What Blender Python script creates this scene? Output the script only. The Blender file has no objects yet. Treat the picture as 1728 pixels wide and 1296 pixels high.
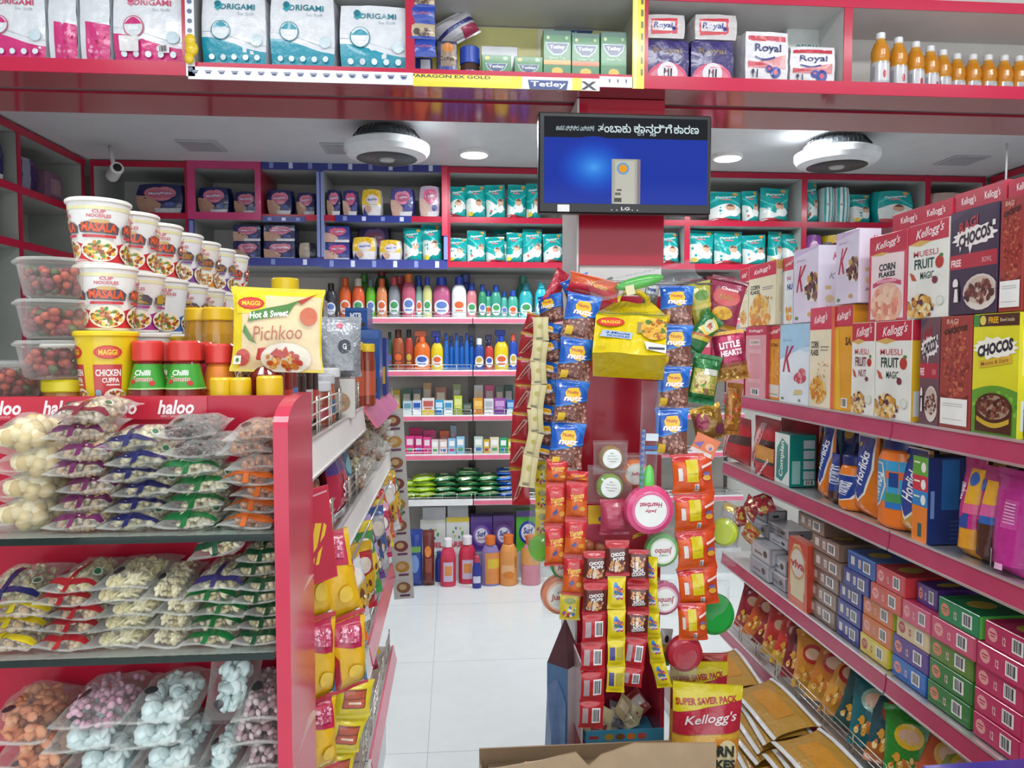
import bpy, bmesh, math, random
from mathutils import Vector, Matrix, Euler
SC = bpy.context.scene
COL = SC.collection
R = math.radians
PI = math.pi
# ---------------------------------------------------------------- camera
F = 1250.0
YAW = math.atan(99/1250.0); PITCH = math.atan(60/1250.0); EYE = 1.5
cd = bpy.data.cameras.new('camera'); cam = bpy.data.objects.new('camera', cd); COL.objects.link(cam)
cam.location = (0, 0, EYE); cam.rotation_euler = (PI/2-PITCH, 0, -YAW)
cd.sensor_width = 36; cd.lens = 36*F/1728; cd.clip_start = .02; cd.clip_end = 60
SC.camera = cam
CAMR = Euler((PI/2-PITCH, 0, -YAW)).to_matrix()
def ray(px, py): return CAMR @ Vector(((px-864)/F, -(py-648)/F, -1))
def aty(px, py, Y):
    d = ray(px, py); return d*(Y/d.y)+Vector((0, 0, EYE))
def atx(px, py, X):
    d = ray(px, py); return d*(X/d.x)+Vector((0, 0, EYE))
def atz(px, py, Z):
    d = ray(px, py); return d*((Z-EYE)/d.z)+Vector((0, 0, EYE))
# ---------------------------------------------------------------- view, world, lights
SC.view_settings.view_transform = 'Standard'; SC.view_settings.look = 'None'
SC.view_settings.exposure = 0.3; SC.view_settings.gamma = 1
SC.view_settings.use_curve_mapping = False
w = bpy.data.worlds.new('world'); SC.world = w; w.use_nodes = True
w.node_tree.nodes['Background'].inputs[0].default_value = (.86, .93, 1, 1)
w.node_tree.nodes['Background'].inputs[1].default_value = .62
def area(name, loc, rot, sx, sy, e, col=(1, 1, 1)):
    l = bpy.data.lights.new(name, 'AREA'); l.shape = 'RECTANGLE'; l.size = sx; l.size_y = sy; l.energy = e; l.color = col
    o = bpy.data.objects.new(name, l); o.location = loc; o.rotation_euler = rot; COL.objects.link(o); return o
area('shop_front_daylight', (.6, -2.6, 1.7), (R(90), 0, 0), 5.5, 2.6, 64, (.93, .97, 1))
for i, (x, y, e) in enumerate(((-1.1, .5, 16), (.7, .6, 22), (2.2, .7, 14))):
    area('front_ceiling_tube', (x, y, 3.02), (0, 0, 0), 1.2, .25, e, (.97, .99, 1))
for i, (x, y, e) in enumerate(((-1.3, 3.4, 3.5), (.15, 3.75, 27), (1.75, 3.75, 24), (2.9, 3.4, 7))):
    area('ceiling_led', (x, y, 2.6), (0, 0, 0), .3, .3, e, (.95, .99, 1))
# ---------------------------------------------------------------- colours and finishes
def lin(h):
    if isinstance(h, tuple): return h
    r = []
    for i in (0, 2, 4):
        c = int(h[i:i+2], 16)/255
        r.append(c/12.92 if c <= .04045 else ((c+.055)/1.055)**2.4)
    return (r[0], r[1], r[2], 1.0)
FIN = {}
def fin(name, rough, bscale=0, bstr=0, metal=0, coat=0, var=.06, spec=.5, alpha=None, edge=.5):
    m = bpy.data.materials.new(name); m.use_nodes = True; nt = m.node_tree; N = nt.nodes; L = nt.links
    b = N['Principled BSDF']; at = N.new('ShaderNodeAttribute'); at.attribute_name = 'Col'
    b.inputs['Roughness'].default_value = rough; b.inputs['Metallic'].default_value = metal
    b.inputs['Coat Weight'].default_value = coat; b.inputs['Coat Roughness'].default_value = .06
    b.inputs['Specular IOR Level'].default_value = spec
    tc = N.new('ShaderNodeTexCoord'); nz = N.new('ShaderNodeTexNoise'); nz.inputs['Scale'].default_value = max(bscale, 12); nz.inputs['Detail'].default_value = 3
    L.new(tc.outputs['Object'], nz.inputs['Vector'])
    hs = N.new('ShaderNodeHueSaturation'); mr = N.new('ShaderNodeMapRange')
    mr.inputs[1].default_value = .3; mr.inputs[2].default_value = .7; mr.inputs[3].default_value = 1-var; mr.inputs[4].default_value = 1+var
    L.new(nz.outputs['Fac'], mr.inputs[0]); L.new(mr.outputs[0], hs.inputs['Value']); L.new(at.outputs['Color'], hs.inputs['Color'])
    L.new(hs.outputs[0], b.inputs['Base Color'])
    if bstr:
        bp = N.new('ShaderNodeBump'); bp.inputs['Strength'].default_value = bstr; bp.inputs['Distance'].default_value = .01
        L.new(nz.outputs['Fac'], bp.inputs['Height']); L.new(bp.outputs[0], b.inputs['Normal'])
    if alpha is not None:
        tr = N.new('ShaderNodeBsdfTransparent'); mx = N.new('ShaderNodeMixShader'); lw = N.new('ShaderNodeLayerWeight'); lw.inputs[0].default_value = edge
        m2 = N.new('ShaderNodeMapRange'); m2.inputs[3].default_value = alpha; m2.inputs[4].default_value = min(1, alpha+.6)
        L.new(lw.outputs['Facing'], m2.inputs[0]); L.new(m2.outputs[0], mx.inputs[0])
        L.new(tr.outputs[0], mx.inputs[1]); L.new(b.outputs[0], mx.inputs[2])
        L.new(mx.outputs[0], N['Material Output'].inputs[0])
        if bstr: L.new(bp.outputs[0], lw.inputs['Normal'])
    FIN[name] = m
fin('film', .24, 34, .35, coat=.3)
fin('foil', .25, 60, .5, metal=.35, coat=.4)
fin('card', .42, 20, .03)
fin('glosscard', .25, 14, .04, coat=.25)
fin('plastic', .3, 18, .03)
fin('matte', .75, 30, .1)
fin('food', .5, 60, .12, var=.14)
fin('laminate', .2, 3, .012, coat=.12, var=.02, spec=.3)
fin('soffit', .1, 3, .012, coat=.5, var=.02)
fin('panel', .4, 6, .02, var=.03)
fin('metal', .3, 8, .02, metal=.75, var=.04)
fin('darkglass', .06, 4, 0, var=.02)
fin('screen', .08, 4, 0, var=0)
fin('clear', .12, 26, .9, alpha=.035, edge=.2, var=0, spec=.8)
fin('clearhard', .05, 5, .05, alpha=.1, edge=.3, var=0, spec=.7)
fin('liquid', .12, 5, .02, coat=.3, var=.04)
fin('glass', .03, 4, 0, alpha=.22, edge=.3, var=0, spec=.6)
def emis(name, strength):
    m = bpy.data.materials.new(name); m.use_nodes = True; N = m.node_tree.nodes; b = N['Principled BSDF']
    at = N.new('ShaderNodeAttribute'); at.attribute_name = 'Col'
    m.node_tree.links.new(at.outputs['Color'], b.inputs['Emission Color']); m.node_tree.links.new(at.outputs['Color'], b.inputs['Base Color'])
    b.inputs['Emission Strength'].default_value = strength; m.node_tree.links.remove(b.inputs['Base Color'].links[0]); b.inputs['Base Color'].default_value = (.01, .01, .012, 1); b.inputs['Roughness'].default_value = .1; FIN[name] = m
emis('lamp', 9); emis('screenlit', .72); FIN['screenlit'].node_tree.nodes['Principled BSDF'].inputs['Specular IOR Level'].default_value = .12
# ---------------------------------------------------------------- mesh builder
class G:
    def __init__(s, *fins): s.v = []; s.f = []; s.c = []; s.mi = []; s.sm = []; s.fins = list(fins) or ['plastic']
    def fi(s, name):
        if name not in s.fins: s.fins.append(name)
        return s.fins.index(name)
    def add(s, vs, fs, col, fin=None, smooth=False, xf=None):
        n = len(s.v); mi = s.fi(fin) if fin else 0; c = lin(col)
        if xf is not None: vs = [xf @ Vector(p) for p in vs]
        s.v.extend([tuple(p) for p in vs]); s.f.extend([[i+n for i in f] for f in fs])
        s.c.extend([c]*len(fs)); s.mi.extend([mi]*len(fs)); s.sm.extend([smooth]*len(fs)); return s
    def box(s, x0, x1, y0, y1, z0, z1, col, fin=None, bev=0, xf=None):
        if bev <= 0:
            vs = [(x, y, z) for x in (x0, x1) for y in (y0, y1) for z in (z0, z1)]
            fs = [(0, 1, 3, 2), (4, 6, 7, 5), (0, 4, 5, 1), (2, 3, 7, 6), (0, 2, 6, 4), (1, 5, 7, 3)]
            return s.add(vs, fs, col, fin, False, xf)
        b = min(bev, (x1-x0)*.45, (y1-y0)*.45, (z1-z0)*.45)
        vs = []; idx = {}
        X = (x0, x1); Y = (y0, y1); Z = (z0, z1); sg = (1, -1)
        for i in (0, 1):
            for j in (0, 1):
                for k in (0, 1):
                    x, y, z = X[i], Y[j], Z[k]; dx, dy, dz = sg[i]*b, sg[j]*b, sg[k]*b
                    idx[i, j, k, 0] = len(vs); vs.append((x, y+dy, z+dz))
                    idx[i, j, k, 1] = len(vs); vs.append((x+dx, y, z+dz))
                    idx[i, j, k, 2] = len(vs); vs.append((x+dx, y+dy, z))
        I = lambda i, j, k, a: idx[i, j, k, a]
        fs = []
        for i in (0, 1): fs.append([I(i, 0, 0, 0), I(i, 1, 0, 0), I(i, 1, 1, 0), I(i, 0, 1, 0)][::(1 if i else -1)])
        for j in (0, 1): fs.append([I(0, j, 0, 1), I(1, j, 0, 1), I(1, j, 1, 1), I(0, j, 1, 1)][::(-1 if j else 1)])
        for k in (0, 1): fs.append([I(0, 0, k, 2), I(1, 0, k, 2), I(1, 1, k, 2), I(0, 1, k, 2)][::(1 if k else -1)])
        for j in (0, 1):
            for k in (0, 1): fs.append([I(0, j, k, 1), I(1, j, k, 1), I(1, j, k, 2), I(0, j, k, 2)])
        for i in (0, 1):
            for k in (0, 1): fs.append([I(i, 0, k, 0), I(i, 1, k, 0), I(i, 1, k, 2), I(i, 0, k, 2)])
        for i in (0, 1):
            for j in (0, 1): fs.append([I(i, j, 0, 0), I(i, j, 1, 0), I(i, j, 1, 1), I(i, j, 0, 1)])
        for i in (0, 1):
            for j in (0, 1):
                for k in (0, 1): fs.append([I(i, j, k, 0), I(i, j, k, 1), I(i, j, k, 2)])
        return s.add(vs, fs, col, fin, False, xf)
    def tube(s, pts, r, col, fin=None, n=6, closed=False):
        pts = [Vector(p) for p in pts]; vs = []; fs = []; m = len(pts)
        for i, p in enumerate(pts):
            a = pts[(i-1) % m] if (closed or i > 0) else p; b = pts[(i+1) % m] if (closed or i < m-1) else p
            t = (b-a).normalized(); u = t.orthogonal().normalized() if abs(t.z) > .9 else t.cross(Vector((0, 0, 1))).normalized(); q = t.cross(u)
            for k in range(n): vs.append(p+u*(r*math.cos(2*PI*k/n))+q*(r*math.sin(2*PI*k/n)))
        for i in range(m if closed else m-1):
            for k in range(n):
                j = (i+1) % m; fs.append((i*n+k, i*n+(k+1) % n, j*n+(k+1) % n, j*n+k))
        if not closed: fs += [tuple(range(n))[::-1], tuple(range((m-1)*n, m*n))]
        return s.add(vs, fs, col, fin, True)
    def lathe(s, prof, col, fin=None, n=24, sx=1, sy=1, cols=None, cx=0, cy=0, cap0=True, cap1=True, xf=None):
        """prof: [(r,z)...]; cols: colour per band"""
        vs = []
        for r, z in prof:
            for k in range(n): a = 2*PI*k/n; vs.append((cx+r*sx*math.cos(a), cy+r*sy*math.sin(a), z))
        for i in range(len(prof)-1):
            fs = [(i*n+k, i*n+(k+1) % n, (i+1)*n+(k+1) % n, (i+1)*n+k) for k in range(n)]
            sub = vs[i*n:(i+2)*n]; s.add(sub, [[q-i*n for q in f] for f in fs], cols[i] if cols else col, fin, True, xf)
        if cap0 and prof[0][0] > 1e-5: s.add(vs[:n], [tuple(range(n))[::-1]], cols[0] if cols else col, fin, False, xf)
        if cap1 and prof[-1][0] > 1e-5: s.add(vs[-n:], [tuple(range(n))], cols[-1] if cols else col, fin, False, xf)
        return s
    def blob(s, c, r, col, fin=None, n=8, m=5, rot=None):
        vs = []; fs = []
        M3 = rot.to_matrix() if rot else None
        for i in range(m+1):
            t = PI*i/m
            for k in range(n):
                a = 2*PI*k/n; p = Vector((r[0]*math.sin(t)*math.cos(a), r[1]*math.sin(t)*math.sin(a), r[2]*math.cos(t)))
                if M3: p = M3 @ p
                vs.append((c[0]+p.x, c[1]+p.y, c[2]+p.z))
        for i in range(m):
            for k in range(n): fs.append((i*n+k, (i+1)*n+k, (i+1)*n+(k+1) % n, i*n+(k+1) % n))
        return s.add(vs, fs, col, fin, True)
    def mesh(s, name):
        me = bpy.data.meshes.new(name); me.from_pydata(s.v, [], s.f)
        a = me.attributes.new('Col', 'FLOAT_COLOR', 'FACE'); a.data.foreach_set('color', [x for c in s.c for x in c])
        me.polygons.foreach_set('material_index', s.mi); me.polygons.foreach_set('use_smooth', s.sm)
        for f in s.fins: me.materials.append(FIN[f])
        me.update(); return me
    def build(s, name, parent=None, loc=None, rot=None, label=None):
        o = bpy.data.objects.new(name, s.mesh(name)); COL.objects.link(o)
        if parent is not None: o.parent = parent
        if loc is not None: o.location = loc
        if rot is not None: o.rotation_euler = rot
        if label: o['label'] = label
        return o
def tag(o, label, cat, group=None):
    o['label'] = label; o['category'] = cat
    if group: o['group'] = group
    return o
def thing(name, label, cat, loc=(0, 0, 0), rot=(0, 0, 0), group=None):
    o = bpy.data.objects.new(name, None); COL.objects.link(o); o.location = loc; o.rotation_euler = rot
    o.empty_display_size = .05; return tag(o, label, cat, group)
def structure(o): o['kind'] = 'structure'; return o
def dup(o, loc, rot=None, label=None, scale=None, group=None, parent=None):
    c = o.copy(); COL.objects.link(c)
    if parent is not None: c.parent = parent
    if loc is not None: c.location = loc
    if rot is not None: c.rotation_euler = rot
    if scale is not None: c.scale = scale if hasattr(scale, '__len__') else (scale,)*3
    if label: c['label'] = label
    if group: c['group'] = group
    for ch in [k for k in ALLKIDS(o)]: dup(ch, None, parent=c)
    return c
def ALLKIDS(o): return list(o.children)
ORD = ['first', 'second', 'third', 'fourth', 'fifth', 'sixth', 'seventh', 'eighth', 'ninth', 'tenth', 'eleventh', 'twelfth', 'thirteenth', 'fourteenth', 'fifteenth', 'sixteenth', 'seventeenth', 'eighteenth', 'nineteenth', 'twentieth']
class Bank:
    """first call places the prototype itself, later calls place copies"""
    def __init__(s, make): s.make = make; s.o = None
    def __call__(s, loc, rot, label, group=None, scale=None):
        if s.o is None:
            s.o = s.make(); o = s.o; o.location = loc; o.rotation_euler = rot
            if scale is not None: o.scale = scale if hasattr(scale, '__len__') else (scale,)*3
            o['label'] = label
            if group: o['group'] = group
            return o
        return dup(s.o, loc, rot, label, scale if scale is not None else (1, 1, 1), group)
# ---------------------------------------------------------------- printed art: flat shapes mapped on a surface
TXT = {}
def text_geo(s, bold=0.0, shear=0.0):
    k = (s, bold, shear)
    if k in TXT: return TXT[k]
    cu = bpy.data.curves.new('t', 'FONT'); cu.body = s; cu.size = 1; cu.offset = bold; cu.shear = shear; cu.resolution_u = 2
    o = bpy.data.objects.new('t', cu); me = o.to_mesh()
    vs = [(v.co.x, v.co.y) for v in me.vertices]; fs = [list(p.vertices) for p in me.polygons]
    o.to_mesh_clear(); bpy.data.objects.remove(o); bpy.data.curves.remove(cu)
    if not vs: TXT[k] = ([], []); return TXT[k]
    x0 = min(p[0] for p in vs); x1 = max(p[0] for p in vs); y0 = min(p[1] for p in vs); y1 = max(p[1] for p in vs)
    vs = [((p[0]-x0)/(x1-x0)-.5, (p[1]-y0)/max(1e-6, y1-y0)-.5) for p in vs]
    TXT[k] = (vs, fs); return TXT[k]
def r_(u0, v0, u1, v1, c): return ('p', [(u0, v0), (u1, v0), (u1, v1), (u0, v1)], c)
def p_(pts, c): return ('p', pts, c)
def e_(cu, cv, ru, rv, c, n=18): return ('p', [(cu+ru*math.cos(2*PI*i/n), cv+rv*math.sin(2*PI*i/n)) for i in range(n)], c)
def t_(s, cu, cv, wu, hv, c, b=.02, sh=0.0, rot=0, asp=1.0): return ('t', s, cu, cv, wu, hv, c, b, sh, rot, asp)
def s_(n, cu, cv, ru, rv, sz, cols, seed=1, asp=1.0): return ('s', n, cu, cv, ru, rv, sz, cols, seed, asp)
def wave(u0, u1, v0, fn, c, n=12):
    """area from v0 up to the curve fn(u)"""
    return ('p', [(u0, v0), (u1, v0)]+[(u1+(u0-u1)*i/n, fn(u1+(u0-u1)*i/n)) for i in range(n+1)], c)
def band(u0, u1, fa, fb, c, n=12):
    us = [u0+(u1-u0)*i/n for i in range(n+1)]
    return ('p', [(u, fa(u)) for u in us]+[(u, fb(u)) for u in us[::-1]], c)
def bars(u0, v0, u1, v1, n=9):
    o = [r_(u0, v0, u1, v1, 'f4f4f4')]; rd = random.Random(n); x = u0+.1*(u1-u0)
    for i in range(n):
        wd = (u1-u0)*.8/n; o.append(r_(x, v0+(v1-v0)*.12, x+wd*rd.uniform(.3, .8), v1-(v1-v0)*.08, '1c1c1c')); x += wd
    return o
def shape_geo(sh):
    if sh[0] == 'p': return [(sh[1], [list(range(len(sh[1])))], sh[2])]
    if sh[0] == 't':
        _, s, cu, cv, wu, hv, c, b, shr, rot, asp = sh; vs, fs = text_geo(s, b, shr); ca, sa = math.cos(R(rot)), math.sin(R(rot))
        o = []
        for x, y in vs:
            X = x*wu*asp; Y = y*hv; o.append((cu+(X*ca-Y*sa)/asp, cv+X*sa+Y*ca))
        return [(o, fs, c)]
    _, n, cu, cv, ru, rv, sz, cols, seed, asp = sh; rd = random.Random(seed); out = []
    for i in range(n):
        a = rd.random()*2*PI; q = math.sqrt(rd.random()); x = cu+ru*q*math.cos(a); y = cv+rv*q*math.sin(a)
        s1 = sz*rd.uniform(.6, 1.2); s2 = s1*rd.uniform(.5, 1); th = rd.random()*PI
        pts = []
        for k in range(7):
            b = 2*PI*k/7; X = s1*math.cos(b); Y = s2*math.sin(b); pts.append((x+(X*math.cos(th)-Y*math.sin(th)), y+(X*math.sin(th)+Y*math.cos(th))*asp))
        out.append((pts, [list(range(7))], rd.choice(cols)))
    return out
def cutgeo(vs, fs, us, vv):
    bm = bmesh.new(); bv = [bm.verts.new((p[0], p[1], 0)) for p in vs]
    for f in fs:
        try: bm.faces.new([bv[i] for i in f])
        except ValueError: pass
    lo = [min(p[i] for p in vs) for i in (0, 1)]; hi = [max(p[i] for p in vs) for i in (0, 1)]
    for ax, arr in ((0, us), (1, vv)):
        for t in arr:
            if lo[ax]+1e-4 < t < hi[ax]-1e-4:
                co = (t, 0, 0) if ax == 0 else (0, t, 0); no = (1, 0, 0) if ax == 0 else (0, 1, 0)
                bmesh.ops.bisect_plane(bm, geom=bm.verts[:]+bm.edges[:]+bm.faces[:], plane_co=co, plane_no=no)
    bm.verts.ensure_lookup_table(); bm.verts.index_update()
    o = [(v.co.x, v.co.y) for v in bm.verts]; q = [[v.index for v in f.verts] for f in bm.faces]; bm.free(); return o, q
def clip(vs, fs):
    """clip to the unit square"""
    if all(-1e-6 <= p[0] <= 1+1e-6 and -1e-6 <= p[1] <= 1+1e-6 for p in vs): return vs, fs
    bm = bmesh.new(); bv = [bm.verts.new((p[0], p[1], 0)) for p in vs]
    for f in fs:
        try: bm.faces.new([bv[i] for i in f])
        except ValueError: pass
    for co, no in (((0, 0, 0), (-1, 0, 0)), ((1, 0, 0), (1, 0, 0)), ((0, 0, 0), (0, -1, 0)), ((0, 1, 0), (0, 1, 0))):
        bmesh.ops.bisect_plane(bm, geom=bm.verts[:]+bm.edges[:]+bm.faces[:], plane_co=co, plane_no=no, clear_outer=True)
    bm.verts.ensure_lookup_table(); bm.verts.index_update()
    o = [(v.co.x, v.co.y) for v in bm.verts]; q = [[v.index for v in f.verts] for f in bm.faces]; bm.free(); return o, q
STEP = .00013
def paint(g, art, surf, us=(), vv=(), fin=None, smooth=False, base=1):
    """map the art shapes on surf(u, v, off); us, vv: grid lines of a curved surface"""
    L = base
    for sh in art:
        sc = sh[0] == 's'; k = 0
        for vs, fs, c in shape_geo(sh):
            if sc: L += .05
            vs, fs = clip(vs, fs)
            if not vs or not fs: continue
            if us or vv: vs, fs = cutgeo(vs, fs, us, vv)
            g.add([surf(p[0], p[1], L*STEP) for p in vs], fs, c, fin, smooth)
        L += 1
    return g
def face_front(x0, x1, z0, z1, y): return lambda u, v, o: (x0+(x1-x0)*u, y-o, z0+(z1-z0)*v)
def face_right(y0, y1, z0, z1, x): return lambda u, v, o: (x+o, y0+(y1-y0)*u, z0+(z1-z0)*v)
def face_left(y0, y1, z0, z1, x): return lambda u, v, o: (x-o, y1+(y0-y1)*u, z0+(z1-z0)*v)
def face_top(x0, x1, y0, y1, z): return lambda u, v, o: (x0+(x1-x0)*u, y0+(y1-y0)*v, z+o)
def carton(w, d, h, col, front=(), right=(), left=(), top=(), fin='glosscard', bev=.0015):
    """box packet; front faces -y, base centre at origin"""
    g = G(fin); g.box(-w/2, w/2, -d/2, d/2, 0, h, col, None, bev)
    b = bev*.8
    if front: paint(g, front, face_front(-w/2+b, w/2-b, b, h-b, -d/2))
    if right: paint(g, right, face_right(-d/2+b, d/2-b, b, h-b, w/2))
    if left: paint(g, left, face_left(-d/2+b, d/2-b, b, h-b, -w/2))
    if top: paint(g, top, face_top(-w/2+b, w/2-b, -d/2+b, d/2-b, h))
    return g
def pillow(w, h, b, col, art=(), back=(), seal=.06, seed=1, fin='film', nu=10, nv=12, jag=False, stand=0, sealcol=None, crump=1.0, g=None, z0=0, y0=0, x0=0, edge=0, pinch=.07, afin=None):
    """film packet standing on its lower seal: front -y, base centre at origin; stand>0 gives a wide gusset foot"""
    rd = random.Random(seed); ph = [rd.uniform(0, 6.28) for _ in range(8)]
    g = g or G(fin)
    def hgt(u, v):
        s0 = 0 if stand else seal
        vv = (v-s0)/(1-s0-seal); 
        if vv <= 0 or vv >= 1: ev = 0
        elif stand: ev = (1-vv**2.2)**.7
        else: ev = max(0, 1-abs(2*vv-1)**2.6)**.6
        uu = abs(2*u-1); e = ev*max(0, 1-uu**2.6)**.55
        return e, ev
    def surf(sgn):
        def f(u, v, o):
            e, ev = hgt(u, v)
            x = (u-.5)*w*(1-pinch*ev); z = v*h
            n = (math.sin(9*u+5*v+ph[0])+math.sin(14*v-6*u+ph[1])+.8*math.sin(17*u+ph[2])*math.sin(11*v+ph[3]))*.045*crump
            sl = (1-abs(2*v-1)); n += .05*crump*math.sin(26*u+ph[4])*max(0, 1-sl*3.2)*(1 if ev > 0 else .3)
            y = b/2*(e+n*min(1, e*2))+(.012*h*crump*.3*math.sin(7*u+ph[5]) if ev == 0 else 0)*0
            if stand: y = max(y, .0015)
            yy = sgn*(max(y, .0006)+o)+.02*crump*w*(1-ev)*math.sin(5*u+ph[6]) + .06*crump*w*(v-.5)**2*math.sin(ph[7])
            if jag and v > 1-1e-6: z += -.006*h if int(u*nu*2+.5) % 2 else 0
            return (x+x0, yy+y0, z+z0)
        return f
    us = [i/nu for i in range(nu+1)]; vv = sorted(set([i/nv for i in range(nv+1)]+([seal, 1-seal] if not stand else [1-seal])))
    for sgn, a in ((-1, art), (1, back)):
        S = surf(sgn); vs = [S(u, v, 0) for v in vv for u in us]; n = len(us)
        for j in range(len(vv)-1):
            c = sealcol if (sealcol and ((vv[j+1] <= seal+1e-6 and not stand) or vv[j] >= 1-seal-1e-6)) else col
            fs = []
            for i in range(n-1):
                q = [i, i+1, n+i+1, n+i]; fs.append(q if sgn < 0 else q[::-1])
            g.add(vs[j*n:(j+2)*n], fs, c, fin, True)
        om = 1.6+max(w, h)/.08*max(.5, crump)
        if a: paint(g, a, (lambda u, v, o, S=S: S(u, v, o*om)) if sgn < 0 else (lambda u, v, o, S=S: S(1-u, v, o*om)), us, vv, afin or fin, True)
    S0, S1 = surf(-1), surf(1)
    side = [S0(0, v, 0) for v in vv]+[S1(0, v, 0) for v in vv]; m = len(vv)
    g.add(side, [(j, j+1, m+j+1, m+j)[::-1] for j in range(m-1)], col, fin, True)
    side = [S0(1, v, 0) for v in vv]+[S1(1, v, 0) for v in vv]
    g.add(side, [(j, j+1, m+j+1, m+j) for j in range(m-1)], col, fin, True)
    bt = [S0(u, 0, 0) for u in us]+[S1(u, 0, 0) for u in us]; n = len(us)
    g.add(bt, [(i, n+i, n+i+1, i+1) for i in range(n-1)], col, fin)
    return g
def cylsurf(prof, a0, a1, sx=1, sy=1):
    """wrap: u runs over the angles a0..a1 (degrees, -90 is the front), v over the profile height"""
    z0, z1 = prof[0][1], prof[-1][1]
    def f(u, v, o):
        z = z0+(z1-z0)*v; r = prof[-1][0]
        for (ra, za), (rb, zb) in zip(prof, prof[1:]):
            if za <= z <= zb+1e-9:
                r = ra+(rb-ra)*((z-za)/max(1e-9, zb-za)); break
        a = R(a0+(a1-a0)*u); return ((r*sx+o)*math.cos(a), (r*sy+o)*math.sin(a), z)
    return f
def wrap(g, art, prof, a0=-190, a1=10, sx=1, sy=1, fin=None, n=20):
    zs = [(z-prof[0][1])/(prof[-1][1]-prof[0][1]) for r, z in prof][1:-1]
    return paint(g, art, cylsurf(prof, a0, a1, sx, sy), [i/n for i in range(n+1)], zs, fin, True)
# ================================================================ room shell
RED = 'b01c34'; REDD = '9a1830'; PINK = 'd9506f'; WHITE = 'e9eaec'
CY = 4.65; ZC = 2.627; XL = -2.5; XR = 3.85; YB = 5.1
LY = 2.2; LZ = aty(864, 143, LY).z
def soffit_y(py): d = ray(864, py); return (LZ-EYE)*d.y/d.z
G0, G1, LB = soffit_y(169), soffit_y(176), soffit_y(208)
def floor_tiles():
    g = G('laminate'); g.box(XL, XR, -3.2, YB, -.05, 0, 'dfe5e6')
    x = XL
    while x < XR: g.box(x-.0012, x+.0012, -3.2, YB, 0, .0004, 'b4bcc0'); x += .8
    y = -2.9
    while y < YB: g.box(XL, XR, y-.0012, y+.0012, 0, .0004, 'b4bcc0'); y += .8
    return g
structure(floor_tiles().build('floor'))
g = G('panel'); g.box(XL, XR, 2.72, YB, ZC, ZC+.06, 'd3d5d8'); g.box(XL, XR, 2.72, 2.75, ZC+.06, 3.2, 'd3d5d8'); structure(g.build('ceiling'))
structure(G('panel').box(XL, XR, -3.2, 2.72, 3.12, 3.18, 'dcdddf').build('ceiling_front'))
structure(G('panel').box(XL-.06, XR+.06, YB, YB+.06, 0, 3.2, 'c6c3bd').build('wall_back'))
structure(G('panel').box(XL-.06, XL, -3.2, YB, 0, 3.2, 'c2c2c2').build('wall_left'))
structure(G('panel').box(XR, XR+.06, -3.2, YB, 0, 3.2, 'c2c2c2').build('wall_right'))
# pillar with red laminate panels
px0 = aty(976, 420, 2.3).x; px1 = aty(1119, 420, 2.3).x
g = G('panel'); g.box(px0+.004, px1-.004, 2.305, 2.6, 0, LZ-.002, 'd9d6d2')
g.box(px0, px1, 2.295, 2.305, aty(1040, 448, 2.3).z, LZ-.002, RED, 'laminate'); g.box(px0, px1, 2.295, 2.305, .45, aty(1040, 500, 2.3).z, RED, 'laminate')
g.box(px0-.006, px0, 2.295, 2.6, .45, LZ-.002, 'd9d6d2'); structure(g.build('pillar'))
# ---------------------------------------------------------------- loft above
loft = thing('loft_shelf', 'long red laminate loft shelf crossing the shop above the screen', 'shelf', (0, 0, 0))
L0, L1 = -2.5, 3.85
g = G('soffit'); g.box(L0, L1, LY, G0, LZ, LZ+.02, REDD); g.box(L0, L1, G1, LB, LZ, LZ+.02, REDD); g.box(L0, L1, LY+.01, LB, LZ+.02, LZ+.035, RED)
g.build('shelf_board', loft)
G('panel').box(L0, L1, G0, G1, LZ+.008, LZ+.02, '6d6468').build('joint_strip', loft)
G('laminate').box(L0, L1, LY-.006, LY, LZ-.002, LZ+.036, 'c8284a').build('front_lip', loft)
LTOP = aty(1300, 8, LY).z
G('panel').box(L0, L1, LY-.002, 2.42, LTOP, LTOP+.03, 'cfcfcc').build('top_board', loft); G('laminate').box(L0, L1, LY-.005, LY-.002, LTOP-.001, LTOP+.03, 'c8284a').build('top_lip', loft)
G('panel').box(L0, L1, 2.42, 2.44, LZ+.035, 3.1, 'd3d2cc').build('back_panel', loft)
for px in (316, 692, 1086, 1430):
    x = aty(px, 80, LY).x; G('panel').box(x-.012, x+.012, LY, 2.42, LZ+.035, LTOP, 'cfcfcc').box(x-.013, x+.013, LY-.004, LY, LZ+.035, LTOP, 'c02645', 'laminate').build('divider', loft)
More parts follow.
